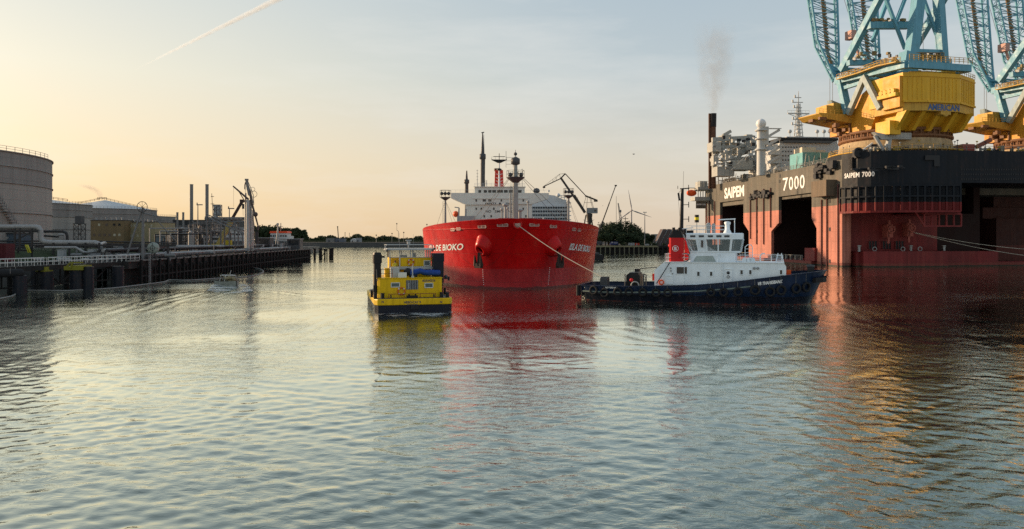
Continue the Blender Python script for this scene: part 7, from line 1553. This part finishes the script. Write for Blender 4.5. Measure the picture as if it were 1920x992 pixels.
# floating oil boom
def oil_boom():
    t = thing('floating_boom', 'thin pale floating oil boom trailing along the foot of the jetty', 'oil boom', WF); b = MB()
    pts = [(-30, 566), (20, 557), (40, 547), (75, 546), (120, 546.5), (150, 545), (205, 542), (250, 537), (305, 530), (318, 526), (345, 526.5), (372, 525.5), (405, 523), (440, 521.5), (468, 519), (485, 515), (494, 510), (488, 505), (474, 502), (480, 498.5), (505, 496.5), (540, 492), (586, 485.5)]
    v = [Wp(*p)+Vector((0, 0, .1)) for p in pts]; out = []
    for i in range(len(v)-1):
        p0, p1, p2, p3 = v[max(i-1, 0)], v[i], v[i+1], v[min(i+2, len(v)-1)]
        for k in range(6): s = k/6; out.append(.5*((2*p1)+(-p0+p2)*s+(2*p0-5*p1+4*p2-p3)*s*s+(-p0+3*p1-3*p2+p3)*s**3))
    out.append(v[-1]); b.path(out, .11, 6); b.build('boom_float', mat('boom_white', (.24, .23, .21), .6, var=.3, scale=.8), t)
oil_boom()
for i, (px, Y, yt, r) in enumerate(((486, 520, 425, 7.5), (496, 530, 421, 8.5), (508, 540, 420, 8.5), (519, 548, 423, 8), (531, 560, 427, 7), (543, 540, 429, 6.5), (553, 530, 427, 7), (563, 535, 430, 6))):
    z = P(px, yt, Y).z; tree((px-CXP)/F*Y, Y, 3.6, (z-3.6)*1.05, r, ['dark leafy tree just right of the loading tower', 'dark tree left of the orange roofed ship', 'tallest dark tree behind the white deckhouse', 'dark tree behind the orange roof', 'low dark tree right of the orange roof', 'dark tree left of the three legged mast', 'round dark tree behind the three legged mast', 'last dark tree right of the three legged mast'][i], 'trees behind the jetty', i+20, .6, 1500)
land('basin_spit', [(-215, 500), (-156, 500), (-150, 575), (-225, 575)], 3.8, 4)
# ---------------------------------------------------------------- far shore
def far_side():
    rnd = random.Random(13); c = MB()
    for i in range(150):
        px = 560+i*1.75; Y = rnd.uniform(800, 860); top = 443+2.2*math.sin(px*.11)+1.5*math.sin(px*.27)+(2 if px > 735 else 0)-(1.5 if 660 < px < 700 else 0); z = P(px, top, Y).z; x = (px-CXP)/F*Y; r = rnd.uniform(2.2, 4.2)
        for k in range(3): leafy(c, (x, Y, max(z-1.2*r*(k+.8), 5)), r, 34, .8, rnd)
    o = c.build('far_treeline', LEAF, recalc=False); tag(o, kind='stuff')
    hb = MB(); hb.prism([(-700, 4.28), (-700, 6.2), (-90, 6.2), (-60, 4.28)], 1, 790, 796); structure('far_dike', hb, mat('far_grass', (.05, .06, .03), .9))
    hb = MB(); hb.prism([(-700, 4.28), (-700, 6.2), (640, 6.2), (640, 4.28)], 1, 870, 876); structure('far_dike', hb, mat('far_grass', (.05, .06, .03), .9))
    for i, (x0, x1, yt, Y, col, lab) in enumerate(((611, 626, 446.5, 760, (.20, .20, .19), 'small beige grey far shed with a flat roof'), (626.5, 645, 447, 764, (.14, .16, .19), 'blue grey far shed joined to the beige one'), (657, 667, 447, 765, (.5, .5, .48), 'white far shed with a sloping roof'), (668, 675, 446, 770, (.3, .31, .32), 'grey far shed right of the white one'))):
        a, b = P(x0, yt, Y), P(x1, yt, Y); t = thing('warehouse', lab, 'building', WF, 'sheds on the far shore', Vector((a.x, Y, 4.3))); s = MB(); w, h = b.x-a.x, a.z-4.3
        if i == 2: s.prism([(0, 0), (0, h*.6), (w*.5, h), (w, h*.7), (w, 0)], 1, 0, 10)
        else: s.box(0, w, 0, 10, 0, h)
        s.build('wall', mat('far_wall_%d' % i, col, .7), t); s = MB(); s.box(w*.3, w*.5, -.1, 0, 0, h*.45); s.build('door', DGREY, t); s = MB(); s.box(-.2, w+.2, -.2, 10.2, h*(.99 if i != 2 else .2), h*(1.05 if i != 2 else .22)); s.build('roof', DGREY, t)
    for i, (px, yt, Y) in enumerate(((747, 419.5, 735), (797, 421, 735), (757, 436, 735), (735, 438, 738), (705.5, 441, 735))):
        a = P(px, yt, Y); t = thing('light_post', ['tall far light post with a round head above the yellow boat', 'tall far light post beside the tanker rail', 'short far light post right of the tall one', 'short far light post left of the tall one', 'pale short far post in front of the treeline'][i], 'light post', WF, 'posts on the far bank', Vector((a.x, Y, 3.9))); s = MB(); h = a.z-3.9; s.tube((0, 0, 0), (0, 0, h*.6), .22, n=6); s.tube((0, 0, h*.6), (-1.6 if px == 747 else (1.8 if px == 797 else 0), 0, h*.66), .2, n=6); x = -1.6 if px == 747 else (1.8 if px == 797 else 0); s.tube((x, 0, h*.66), (x, 0, h), .16, n=6); s.build('post', LATT if px != 705.5 else PIPEW, t); s = MB(); s.ball((x, 0, h), .7, 8, 6); s.build('lamp', PIPED, t)
    for i, (p0, p1, Y, w, lab) in enumerate((((635, 441), (633, 425), 950, .9, 'slim far crane boom standing above the treeline'), ((647, 444), (647, 436), 900, .5, 'thin far mast above the sheds'), ((655, 444), (655, 437), 905, .4, 'thinnest far mast right of the sheds'))):
        a, b = P(*p0, Y), P(*p1, Y); t = thing('far_mast', lab, 'mast', WF, None, Vector((a.x, Y, 4.3))); s = MB(); s.beam((0, 0, 0), b-t.location, w, w); s.cb(b-t.location, w*1.6, w, w*1.2); s.build('boom', PIPED, t)
far_side()
# ---------------------------------------------------------------- right shore behind the tanker and the tug
def right_side():
    # quay arches
    t = thing('pier', 'dark far pier with pale pile heads behind the tug mast', 'pier', WF); b = MB(); b.box(30, 130, 417.5, 420.9, 3.0, 4.2); b.box(30, 130, 419.5, 420.9, -1, 3.0); b.build('deck', DCON, t)
    for i in range(36):
        b = MB(); x = 31+i*2.7; b.beam((x, 417.3, -1), (x, 417.3, 3.9), .6, .5); b.build('pile', mat('pale_pile', (.16, .15, .10), .8, streak=.6) if i < 20 else DCON, t)
    b = MB(); b.box(30, 82, 417.0, 417.4, 3.3, 4.1); b.build('edge_beam', mat('dull_yellow_edge', (.22, .20, .12), .7, var=.4), t)
    names = ['dark bushy tree right behind the tanker bow', 'tall dark tree under the wind turbine blade', 'widest dark tree at the middle of the right wood', 'dark tree under the turbine hub', 'dark tree right of the turbine tower', 'lower dark tree beside the lamp mast', 'small dark tree at the right end of the wood', 'dark tree close to the quay left of the blue van', 'lowest dark tree at the wood edge']
    for i, (px, Y, yt, r) in enumerate(((1128, 455, 424, 6), (1141, 470, 414, 8), (1158, 480, 411, 8.5), (1176, 485, 416, 8), (1190, 478, 428, 6.5), (1203, 470, 436, 6), (1216, 462, 441, 4.5), (1135, 440, 433, 5), (1196, 452, 443, 4.5))):
        z = P(px, yt, Y).z; tree((px-CXP)/F*Y, Y, 3.8, (z-3.8)*1.06, r, names[i], 'trees on the right shore', i+50, .45, 1500)
    for i, (px, Y, yt, r) in enumerate(((1120, 470, 430, 5), (1150, 462, 430, 6), (1168, 456, 437, 6), (1182, 455, 440, 5), (1206, 446, 449, 3.5))):
        z = P(px, yt, Y).z; tree((px-CXP)/F*Y, Y, 3.8, (z-3.8)*1.06, r, ['undergrowth like dark tree nearest the tanker side', 'second row dark tree above the blue van', 'second row dark tree above the white container', 'second row dark tree over the red container', 'shrubby dark tree below the lamp mast'][i], 'trees on the right shore', i+70, .45, 1100)
    b = MB(); rnd = random.Random(2)
    for i in range(26): p = (rnd.uniform(60, 96), rnd.uniform(432, 450)); leafy(b, (*p, 4.6), rnd.uniform(.8, 1.8), 60, .3, rnd)
    tag(b.build('undergrowth', LEAF, recalc=False), kind='stuff')
    # vehicles and containers
    p = P(1151, 461.5, 424); t = thing('parked_van', 'dark blue van parked on the far pier', 'van', WF, None, Vector((p.x, 424, 4.2))); b = MB(); b.prism([(-2.2, .35), (-2.2, 1.2), (-1.7, 1.3), (-1.3, 2.1), (2.2, 2.1), (2.3, .35)], 1, -.9, .9); b.build('body', mat('van_blue', (.02, .03, .12), .4), t)
    b = MB(); b.prism([(-1.65, 1.3), (-1.3, 1.95), (-.5, 1.95), (-.5, 1.3)], 1, -.93, -.9); b.box(.0, 2.0, -.93, -.9, 1.2, 1.6); b.build('window', PIPEW, t)
    for x in (-1.4, 1.5): b = MB(); b.lathe([(.05, -.95), (.36, -.93), (.36, -.7), (.05, -.68)], (x, 0, .36), 12, 1); b.build('wheel', RUBBER, t)
    for i, (x0, x1, yt, col, lab) in enumerate(((1179, 1190, 455.5, (.3, .31, .3), 'grey site cabin on the far pier'), (1190.5, 1199, 456, (.5, .06, .03), 'bright red container beside the grey cabin'), (1210, 1217, 457.5, (.4, .4, .38), 'small pale cabin at the lamp mast foot'))):
        a, b_ = P(x0, yt, 430), P(x1, yt, 430); t = thing('site_cabin', lab, 'container', WF, None, Vector((a.x, 430, 4.0))); w, h = b_.x-a.x, a.z-4; b = MB(); b.box(0, w, 0, 2.5, 0, h)
        for k in range(6): b.beam((w*(k+.5)/6, -.04, .1), (w*(k+.5)/6, -.04, h-.1), .12, .08)
        b.build('body', mat('cabin_%d' % i, col, .6), t); b = MB(); b.box(w*.3, w*.5, -.12, -.08, .1, h*.8); b.build('door', GREYP, t)
    a = P(1209, 398, 436); t = thing('lamp_mast', 'tall slim lamp mast crossing the turbine blade on the right shore', 'lamp mast', WF, None, Vector((a.x, 436, 4))); h = a.z-4; b = MB(); b.tube((0, 0, 0), (0, 0, h), .32, .16, 8); b.build('pole', LATT, t); b = MB(); b.cb((0, 0, h-.3), 1.8, .5, .2)
    for dx in (-.8, 0, .8): b.cb((dx, -.2, h), .45, .3, .5)
    b.build('floodlights', GREYP, t)
    # harbour crane
    Y = 452; O = P(1103, 470, Y); O.z = 4; t = thing('harbour_crane', 'dark level luffing harbour crane with grey cab behind the tanker', 'harbour crane', WF, None, O); dm = mat('crane_dark_brown', (.055, .05, .045), .6, rust=.3)
    def p(px, py, dy=0): return P(px, py, Y+dy)-O
    b = MB()
    for dx, dy in ((-4.6, -3), (4.2, -3), (-4.6, 3), (4.2, 3)): b.beam((dx, dy, 0), (dx*.35+.2, dy*.5, p(0, 403).z), .4, .4)
    b.lathe([(.8, p(0, 425).z), (1.9, p(0, 404).z), (1.9, p(0, 401).z), (.8, p(0, 400).z)], (p(1105, 400).x, 0, 0), 14); b.beam(p(1092, 425), p(1116, 425), .35, .35); b.beam(p(1094, 412), p(1114, 424), .2, .2); b.beam(p(1114, 412), p(1094, 424), .2, .2); b.build('portal', dm, t)
    b = MB(); a, c = p(1100, 390), p(1120, 400); b.box(a.x, c.x, -2, 2.2, c.z, a.z); ho = b.build('machine_house', mat('crane_house_grey', (.24, .25, .25), .6), t); b = MB(); w0 = p(1113, 393); b.cb((w0.x+.8, -2.05, w0.z-.7), 1.2, .1, 1.2); b.build('window', GLASS, ho)
    b = MB()
    for px0, px1 in ((1093, 1099), (1100, 1101.5), (1111, 1105), (1113, 1107)): b.beam(p(px0, 390), p(px1, 368), .22, .22)
    b.beam(p(1096, 380), p(1111, 380), .2, .2); b.beam(p(1097, 367), p(1120, 376), .9, .9); b.cb(p(1117, 376.5), 2.2, 1.6, 1.2); b.build('a_frame', dm, t)
    b = MB(); b.beam(p(1097, 399), p(1051, 333), 1.05, 1.2); b.beam(p(1097, 399), p(1076, 366), 1.6, 1.6); b.build('main_jib', dm, t)
    b = MB(); b.beam(p(1100, 369), p(1060, 326), .5, .5); b.build('tie_rod', dm, t)
    b = MB(); b.beam(p(1060, 325.5), p(1051, 335), .8, .8); b.beam(p(1051, 335), p(1019, 350), .55, .55); b.beam(p(1060, 325.5), p(1049, 326.5), .2, .2); b.beam(p(1049, 326.5), p(1019, 349.5), .15, .15); b.beam(p(1049, 326.5), p(1051, 335), .2, .2); b.beam(p(1036, 336), p(1037, 341), .15, .15); b.beam(p(1042, 332), p(1044, 338), .15, .15); b.beam(p(1036, 341), p(1049, 327), .12, .12); b.build('swing_jib', dm, t)
    b = MB(); b.ball(p(1020, 351), .9, 8, 6, (1, 1, .7)); b.tube(p(1019, 350), p(1019, 358), .05, n=3); b.build('hook', dm, t)
    # telescopic crane
    Y = 430; a, c = P(1118, 448, Y), P(1154.5, 348, Y); O = Vector((P(1118, 448, Y).x, Y, 4)); t = thing('telescopic_crane', 'long bare crane boom leaning up right of the tanker', 'mobile crane', WF, None, O); b = MB(); m1 = a.lerp(c, .33); b.beam(a-O, m1-O, .75, .8); b.beam(m1-O, a.lerp(c, .68)-O, .55, .6); b.beam(a.lerp(c, .68)-O, c-O, .4, .45); b.cb(c-O, 1.3, .6, .8); b.build('boom', dm, t); b = MB(); b.box(-4, 3, -1.3, 1.3, .5, 2.6); b.box(-5.5, -4, -1.2, 1.2, .5, 2.2); b.beam((0, 0, 2.4), a-O, .9, .9); b.build('carrier', DGREY, t)
    for i in range(4): b = MB(); b.lathe([(.1, -1.45), (.55, -1.4), (.55, -1), (.1, -.95)], (-4.6+i*2.3, 0, .55), 12, 1); b.build('wheel', RUBBER, t)
    # cruise ship
    Y = 610; O = P(1035, 463, Y); O.z = 0; t = thing('cruise_ship', 'white cruise ship with rows of dark balconies behind the tanker', 'cruise ship', WF, None, O)
    def r(px, py): return P(px, py, Y)-O
    wm = mat('cruise_white', (.56, .58, .60), .5, var=.06); xl, xr = r(996, 400).x-14, r(1066.5, 400).x; b = MB(); b.prism([(xl, -1), (xl, r(0, 399+60).z if False else 12), (xr+2, 12), (xr+1, -1)], 1, 2, 130); b.box(xl, xr, 3, 120, 12, r(0, 385).z); b.prism([(xl, r(0, 385).z), (xr-1, r(0, 385).z), (r(1062, 372).x, r(0, 374).z), (r(1058, 368).x, r(0, 374).z), (r(1040, 368).x, r(0, 366).z), (r(1010, 368).x, r(0, 363).z), (xl, r(0, 366).z)], 1, 4, 60); b.build('hull', wm, t)
    for py in (389.5, 396.5, 403.5, 410.5, 417.5, 424):
        b = MB(); z = r(0, py).z; b.box(xl, xr-1, 2.9, 3.0, z-.95, z+.95); bo = b.build('balcony_row', mat('balcony_glass', (.035, .045, .055), .25), t); b = MB()
        for i in range(22): x = xl+(xr-xl)*(i+.5)/22; b.beam((x, 2.75, z-1), (x, 2.75, z+1), .25, .2)
        b.beam((xl, 2.6, z-.9), (xr-.5, 2.6, z-.9), .4, .35); b.build('divider', wm, bo)
    b = MB(); b.box(xr-1, xr+.7, 1, 6, r(0, 425).z, r(0, 376).z)
    for py in (380, 388, 396, 404, 412): b.box(xr-.5, xr+2, 0, 5, r(0, py).z-.3, r(0, py).z+.3)
    b.build('bridge_wing', wm, t); b = MB(); b.ball(r(1047, 366), 1.6, 12, 8); b.ball(r(1029, 358), .9, 10, 8); b.cb(r(1055, 367), 5, 2, .4); b.cb(r(1057, 370), 4, 2, .4); b.tube(r(1052, 376), r(1052, 366), .3, n=5); b.tube(r(1058, 376), r(1058, 366), .3, n=5); b.build('radar_domes', wm, t)
    # wind turbine and far cranes
    Y = 2200; hub = P(1184.5, 394.5, Y); t = thing('wind_turbine', 'far three bladed wind turbine above the dark wood', 'wind turbine', WF, None, Vector((hub.x, Y, 4))); tm = mat('turbine_grey', (.30, .29, .30), .6, var=.05); b = MB(); h = hub.z-4; b.tube((0, 4, 0), (0, 4, h), 2.6, 1.6, 14); b.build('tower', tm, t); b = MB(); b.box(-2.2, 2.2, -2, 9, h-2, h+2.4); b.ball((0, -3, h), 2.2, 12, 8); b.build('nacelle', tm, t)
    for tip in ((1177.5, 354.5), (1224, 408.5), (1151, 419)):
        e = P(*tip, Y)-t.location; e.y = -3; o = Vector((0, -3, h)); d = (e-o).normalized(); e = o+d*62; n_ = Vector((0, 1, 0)).cross(d); b = MB(); s = [(0, 1.1), (.08, 1.2), (.22, 2.4), (.6, 1.5), (1, .3)]; vs = []; fs = []
        for k, w in s: c = o.lerp(e, k); vs += [c-n_*w*.8+Vector((0, .1, 0)), c+Vector((0, -w*.3, 0)), c+n_*w*.8, c+Vector((0, w*.3+.1, 0))]
        for i in range(4):
            for j in range(4): fs.append((i*4+j, i*4+(j+1) % 4, i*4+4+(j+1) % 4, i*4+4+j))
        b.add(vs, fs+[(0, 1, 2, 3)], True); b.build('blade', tm, t)
    Y = 900; O = P(1162, 450, Y); O.z = 4; t = thing('far_crane', 'small distant lattice crane left of the wind turbine', 'crane', WF, None, O); b = MB(); b.lattice([P(1166, 412, Y)-O, P(1162, 412, Y)-O], [P(1159.5, 381, Y)-O, P(1158.5, 381, Y)-O], 8, .35, .2); b.cb(P(1163, 396, Y)-O, 2.5, 2, 3); b.beam((P(1164, 412, Y)-O), (P(1164, 450, Y)-O), 2, 2); b.build('boom', LATT, t)
    O = P(1155.5, 450, Y); O.z = 4; t = thing('far_mast', 'thin distant mast left of the small lattice crane', 'mast', WF, None, O); b = MB(); b.tube((0, 0, 0), P(1155.5, 368, Y)-O, .35, .2, 5); b.build('pole', LATT, t)
    Y = 700; O = P(1172.5, 450, Y); O.z = 4; t = thing('far_mast', 'short distant mast with a crossbar at the wood top', 'mast', WF, None, O); b = MB(); b.tube((0, 0, 0), P(1172.5, 406, Y)-O, .35, .3, 5); b.beam(P(1167, 410, Y)-O, P(1178, 410, Y)-O, .4, .5); b.build('pole', PIPED, t)
    # ribbed brown store
    Y = 438; t = thing('ribbed_store', 'brown curved store with tall pale ribs left of the tug funnel', 'store', WF, None, Vector((P(1250, 455, Y).x, Y, 4))); O = t.location; bm_ = mat('store_brown', (.11, .08, .075), .7, var=.3, scale=.8)
    for i in range(5):
        b = MB(); x0 = P(1229+i*9.5, 455, Y).x-O.x; top = P(0, 429.5, Y).z-4; prof = [(x0, 0), (x0+1.2, 3.0), (x0+3.0, 6.5), (x0+4.6, top), (x0+6.3, top), (x0+5.2, 6.3), (x0+3.6, 3), (x0+2.6, 0)]; b.prism(prof, 1, i*1.2, i*1.2+9); b.build('curved_bay', bm_, t)
        b = MB()
        for (xa, za), (xb, zb) in zip(prof[:3], prof[1:4]): b.beam((xa-.1, i*1.2-.1, za), (xb-.1, i*1.2-.1, zb), .3, .3)
        b.build('rib', GREYP, t)
    a, c = P(1226, 440, 560), P(1252, 440, 560); t = thing('warehouse', 'pale low warehouse right of the wood on the right shore', 'building', WF, None, Vector((a.x, 560, 4))); b = MB(); b.box(0, c.x-a.x, 0, 12, 0, a.z-4); b.build('wall', mat('pale_hall', (.28, .28, .26), .7), t); b = MB(); b.box(-.3, c.x-a.x+.3, -.3, 12.3, a.z-4, a.z-3.6); b.build('roof', GREYP, t)
right_side()
# ---------------------------------------------------------------- birds, smoke, contrail, foam
for i, (px, py, Y, s, lab) in enumerate(((1188, 289, 160, .5, 'small gull high above the long crane boom'), (1083, 371, 200, .35, 'tiny gull right of the harbour crane jib'), (1130, 386, 220, .3, 'tiny gull left of the long crane boom'))):
    p = P(px, py, Y); t = thing('gull', lab, 'bird', WF, 'gulls in the air', p); b = MB(); b.ball((0, 0, 0), .14*s*2, 8, 6, (1.9, 1, .8)); b.build('body', GREYP, t)
    for sg in (-1, 1): b = MB(); b.add([(-.1*s, 0, .05), (.25*s, 0, .05), (.2*s, sg*.3*s, .3*s), (.3*s*sg+.1, sg*.9*s, .2*s), (-.05, sg*.5*s, .25*s)], [(0, 1, 2, 4), (2, 3, 4)]); b.v = [(v[1] if abs(v[1]) > 0 else v[0]*.3, v[0], v[2]) for v in b.v]; b.build('wing', DGREY, t)
def volume(name, mb, dens, col, scale, stretch, thr, lab=None, fade=None, detail=4):
    m = bpy.data.materials.new(name); m.use_nodes = True; nt = m.node_tree; nt.nodes.remove(nt.nodes['Principled BSDF']); out = nt.nodes['Material Output']; v = N(nt, 'ShaderNodeVolumePrincipled'); v.inputs['Color'].default_value = (*col, 1); v.inputs['Anisotropy'].default_value = .2
    tc = N(nt, 'ShaderNodeTexCoord'); mp = N(nt, 'ShaderNodeMapping'); mp.inputs['Scale'].default_value = stretch; nt.links.new(tc.outputs['Object'], mp.inputs[0]); n = N(nt, 'ShaderNodeTexNoise', Scale=scale, Detail=detail, Roughness=.6, Distortion=.8); nt.links.new(mp.outputs[0], n.inputs['Vector'])
    d = RAMP(nt, n.outputs[0], [(thr, 0), (thr+.22, 1)])
    if fade: d = M_(nt, 'MULTIPLY', d, fade(nt, tc))
    nt.links.new(M_(nt, 'MULTIPLY', d, dens), v.inputs['Density']); nt.links.new(v.outputs[0], out.inputs['Volume']); o = mb.build(name, m); tag(o, lab, None, None, 'stuff'); return o
def plume(name, pts, dens, col, scale, thr):    # pts: (point, radius) up the plume; soft edge from the distance to its axis
    b = MB(); base = Vector(pts[0][0])
    for (p, r), (q, s) in zip(pts, pts[1:]): pass
    vs = []; fs = []; m = 16; n = len(pts)
    for p, r in pts:
        for j in range(m): a = 2*math.pi*j/m; vs.append(Vector(p)-base+Vector((r*math.cos(a), r*math.sin(a), 0)))
    for i in range(n-1):
        for j in range(m): fs.append((i*m+j, i*m+(j+1) % m, (i+1)*m+(j+1) % m, (i+1)*m+j))
    fs += [tuple(range(m-1, -1, -1)), tuple(range((n-1)*m, n*m))]; b.add(vs, fs, True)
    zs = [Vector(p).z-base.z for p, r in pts]; H_ = zs[-1]
    def fade(nt, tc):
        s = N(nt, 'ShaderNodeSeparateXYZ'); nt.links.new(tc.outputs['Object'], s.inputs[0]); k = M_(nt, 'DIVIDE', s.outputs['Z'], H_)
        def curve(vals, sc__): 
            mx = max(abs(v) for v in vals) or 1; rp = RAMP(nt, k, [(z/H_, .5+.5*v/mx) for z, v in zip(zs, vals)]); return M_(nt, 'MULTIPLY_ADD', rp, 2*mx, -mx)
        cx = curve([Vector(p).x-base.x for p, r in pts], 1); rr = curve([r for p, r in pts], 1)
        dx = M_(nt, 'SUBTRACT', s.outputs['X'], cx); d = M_(nt, 'SQRT', M_(nt, 'ADD', M_(nt, 'MULTIPLY', dx, dx), M_(nt, 'MULTIPLY', s.outputs['Y'], s.outputs['Y'])))
        e = M_(nt, 'SUBTRACT', 1, M_(nt, 'DIVIDE', d, rr), clamp=True); return M_(nt, 'MULTIPLY', M_(nt, 'POWER', e, .8), RAMP(nt, k, [(0, 1), (.35, .55), (.75, .25), (1, 0)]))
    o = volume(name, b, dens, col, scale, (1, 1, .7), thr, fade=fade); o.location = base; return o
Y = 323
plume('smoke', [(P(1336, 212, Y), 2.0), (P(1338, 190, Y), 4.0), (P(1339, 160, Y), 6.5), (P(1341, 120, Y), 8.5), (P(1342, 85, Y), 10), (P(1342, 40, Y), 11)], .22, (.55, .52, .48), .16, .40)
Y = 520
pl = [(P(190, 372, Y), 1.2), (P(186, 364, Y), 2.6), (P(178, 356, Y), 4.2), (P(165, 350, Y), 5.5), (P(152, 345, Y), 5.5)]
plume('smoke', pl, .45, (.60, .5, .5), .22, .36)
def contrail():
    z = 2900.; ends = [((250, 132), 14), ((310, 102), 22), ((390, 62), 32), ((460, 28), 40), ((525, -3), 46), ((640, -60), 54)]; v = [(Vector(((px-CXP)/(HZ-py)*(z-H), (z-H)*F/(HZ-py), z)), r) for (px, py), r in ends]
    b = MB(); base = v[0][0]; d = (v[-1][0]-base).normalized(); L = (v[-1][0]-base).length; q = d.to_track_quat('Z', 'Y'); vs = []; fs = []; m = 14; n = len(v)
    for p, r in v:
        k = (p-base).dot(d)
        for j in range(m): a = 2*math.pi*j/m; vs.append((r*math.cos(a), r*math.sin(a), k))
    for i in range(n-1):
        for j in range(m): fs.append((i*m+j, i*m+(j+1) % m, (i+1)*m+(j+1) % m, (i+1)*m+j))
    fs += [tuple(range(m-1, -1, -1)), tuple(range((n-1)*m, n*m))]; b.add(vs, fs, True)
    def fade(nt, tc):
        s = N(nt, 'ShaderNodeSeparateXYZ'); nt.links.new(tc.outputs['Object'], s.inputs[0]); k = M_(nt, 'DIVIDE', s.outputs['Z'], L); r = RAMP(nt, k, [(0, 18/70), (.3, 36/70), (1, 1)]); r = M_(nt, 'MULTIPLY', r, 51)
        dd = M_(nt, 'SQRT', M_(nt, 'ADD', M_(nt, 'MULTIPLY', s.outputs['X'], s.outputs['X']), M_(nt, 'MULTIPLY', s.outputs['Y'], s.outputs['Y']))); e = M_(nt, 'SUBTRACT', 1, M_(nt, 'DIVIDE', dd, r), clamp=True); return M_(nt, 'MULTIPLY', e, RAMP(nt, k, [(0, 0), (.14, .12), (.3, .6), (.6, .9), (1, 1)]))
    o = volume('contrail_cloud', b, .028, (.9, .96, 1), .012, (1, 1, .4), .30, fade=fade); o.location = base; o.rotation_mode = 'QUATERNION'; o.rotation_quaternion = q
contrail()
def foam(pts, seedscale, cover, z=.13):
    m = _mats.get(('foam', cover))
    if not m:
        m = bpy.data.materials.new('foam'); m.use_nodes = True; nt = m.node_tree; b = nt.nodes['Principled BSDF']; b.inputs['Base Color'].default_value = (.6, .62, .6, 1); b.inputs['Roughness'].default_value = .7
        tc = N(nt, 'ShaderNodeTexCoord'); n = N(nt, 'ShaderNodeTexNoise', Scale=2.6, Detail=8, Roughness=.72, Distortion=1.2); nt.links.new(tc.outputs['Object'], n.inputs['Vector']); n2 = N(nt, 'ShaderNodeTexNoise', Scale=.5, Detail=2); nt.links.new(tc.outputs['Object'], n2.inputs['Vector'])
        a = M_(nt, 'MULTIPLY', RAMP(nt, n.outputs[0], [(.62-cover*.2, 0), (.70-cover*.1, 1)]), RAMP(nt, n2.outputs[0], [(.42, 0), (.6, 1)])); nt.links.new(M_(nt, 'MULTIPLY', a, .75), b.inputs['Alpha']); _mats[('foam', cover)] = m
    b = MB(); v = [Wp(*p) for p in pts]; b.add([(p.x, p.y, z) for p in v], [tuple(range(len(v)))]); tag(b.build('foam', m, recalc=False), kind='stuff')
foam([(698, 588), (716, 594), (770, 597), (830, 595), (850, 589), (846, 584), (770, 585), (702, 585)], 1, 1.2)
foam([(686, 566), (694, 566), (703, 588), (690, 586), (676, 576)], 1, .6)
foam([(1095, 568), (1200, 572), (1400, 574), (1530, 573), (1530, 577), (1400, 579), (1200, 577), (1095, 572)], 1, .15)
foam([(1520, 572), (1534, 566), (1552, 568), (1568, 574), (1550, 580), (1526, 578)], 1, .6)
foam([(396, 537), (404, 531), (450, 531), (468, 538), (475, 547), (430, 553), (388, 547)], 1, 2.0)
foam([(445, 539), (560, 548.5), (690, 564), (690, 566.5), (560, 551.5), (445, 543)], 1, .6)
foam([(405, 540), (370, 549), (300, 566), (296, 571), (365, 556), (404, 546)], 1, .15)
foam([(1120, 585), (1250, 580), (1420, 590), (1400, 604), (1250, 604), (1130, 598)], 1, .1)
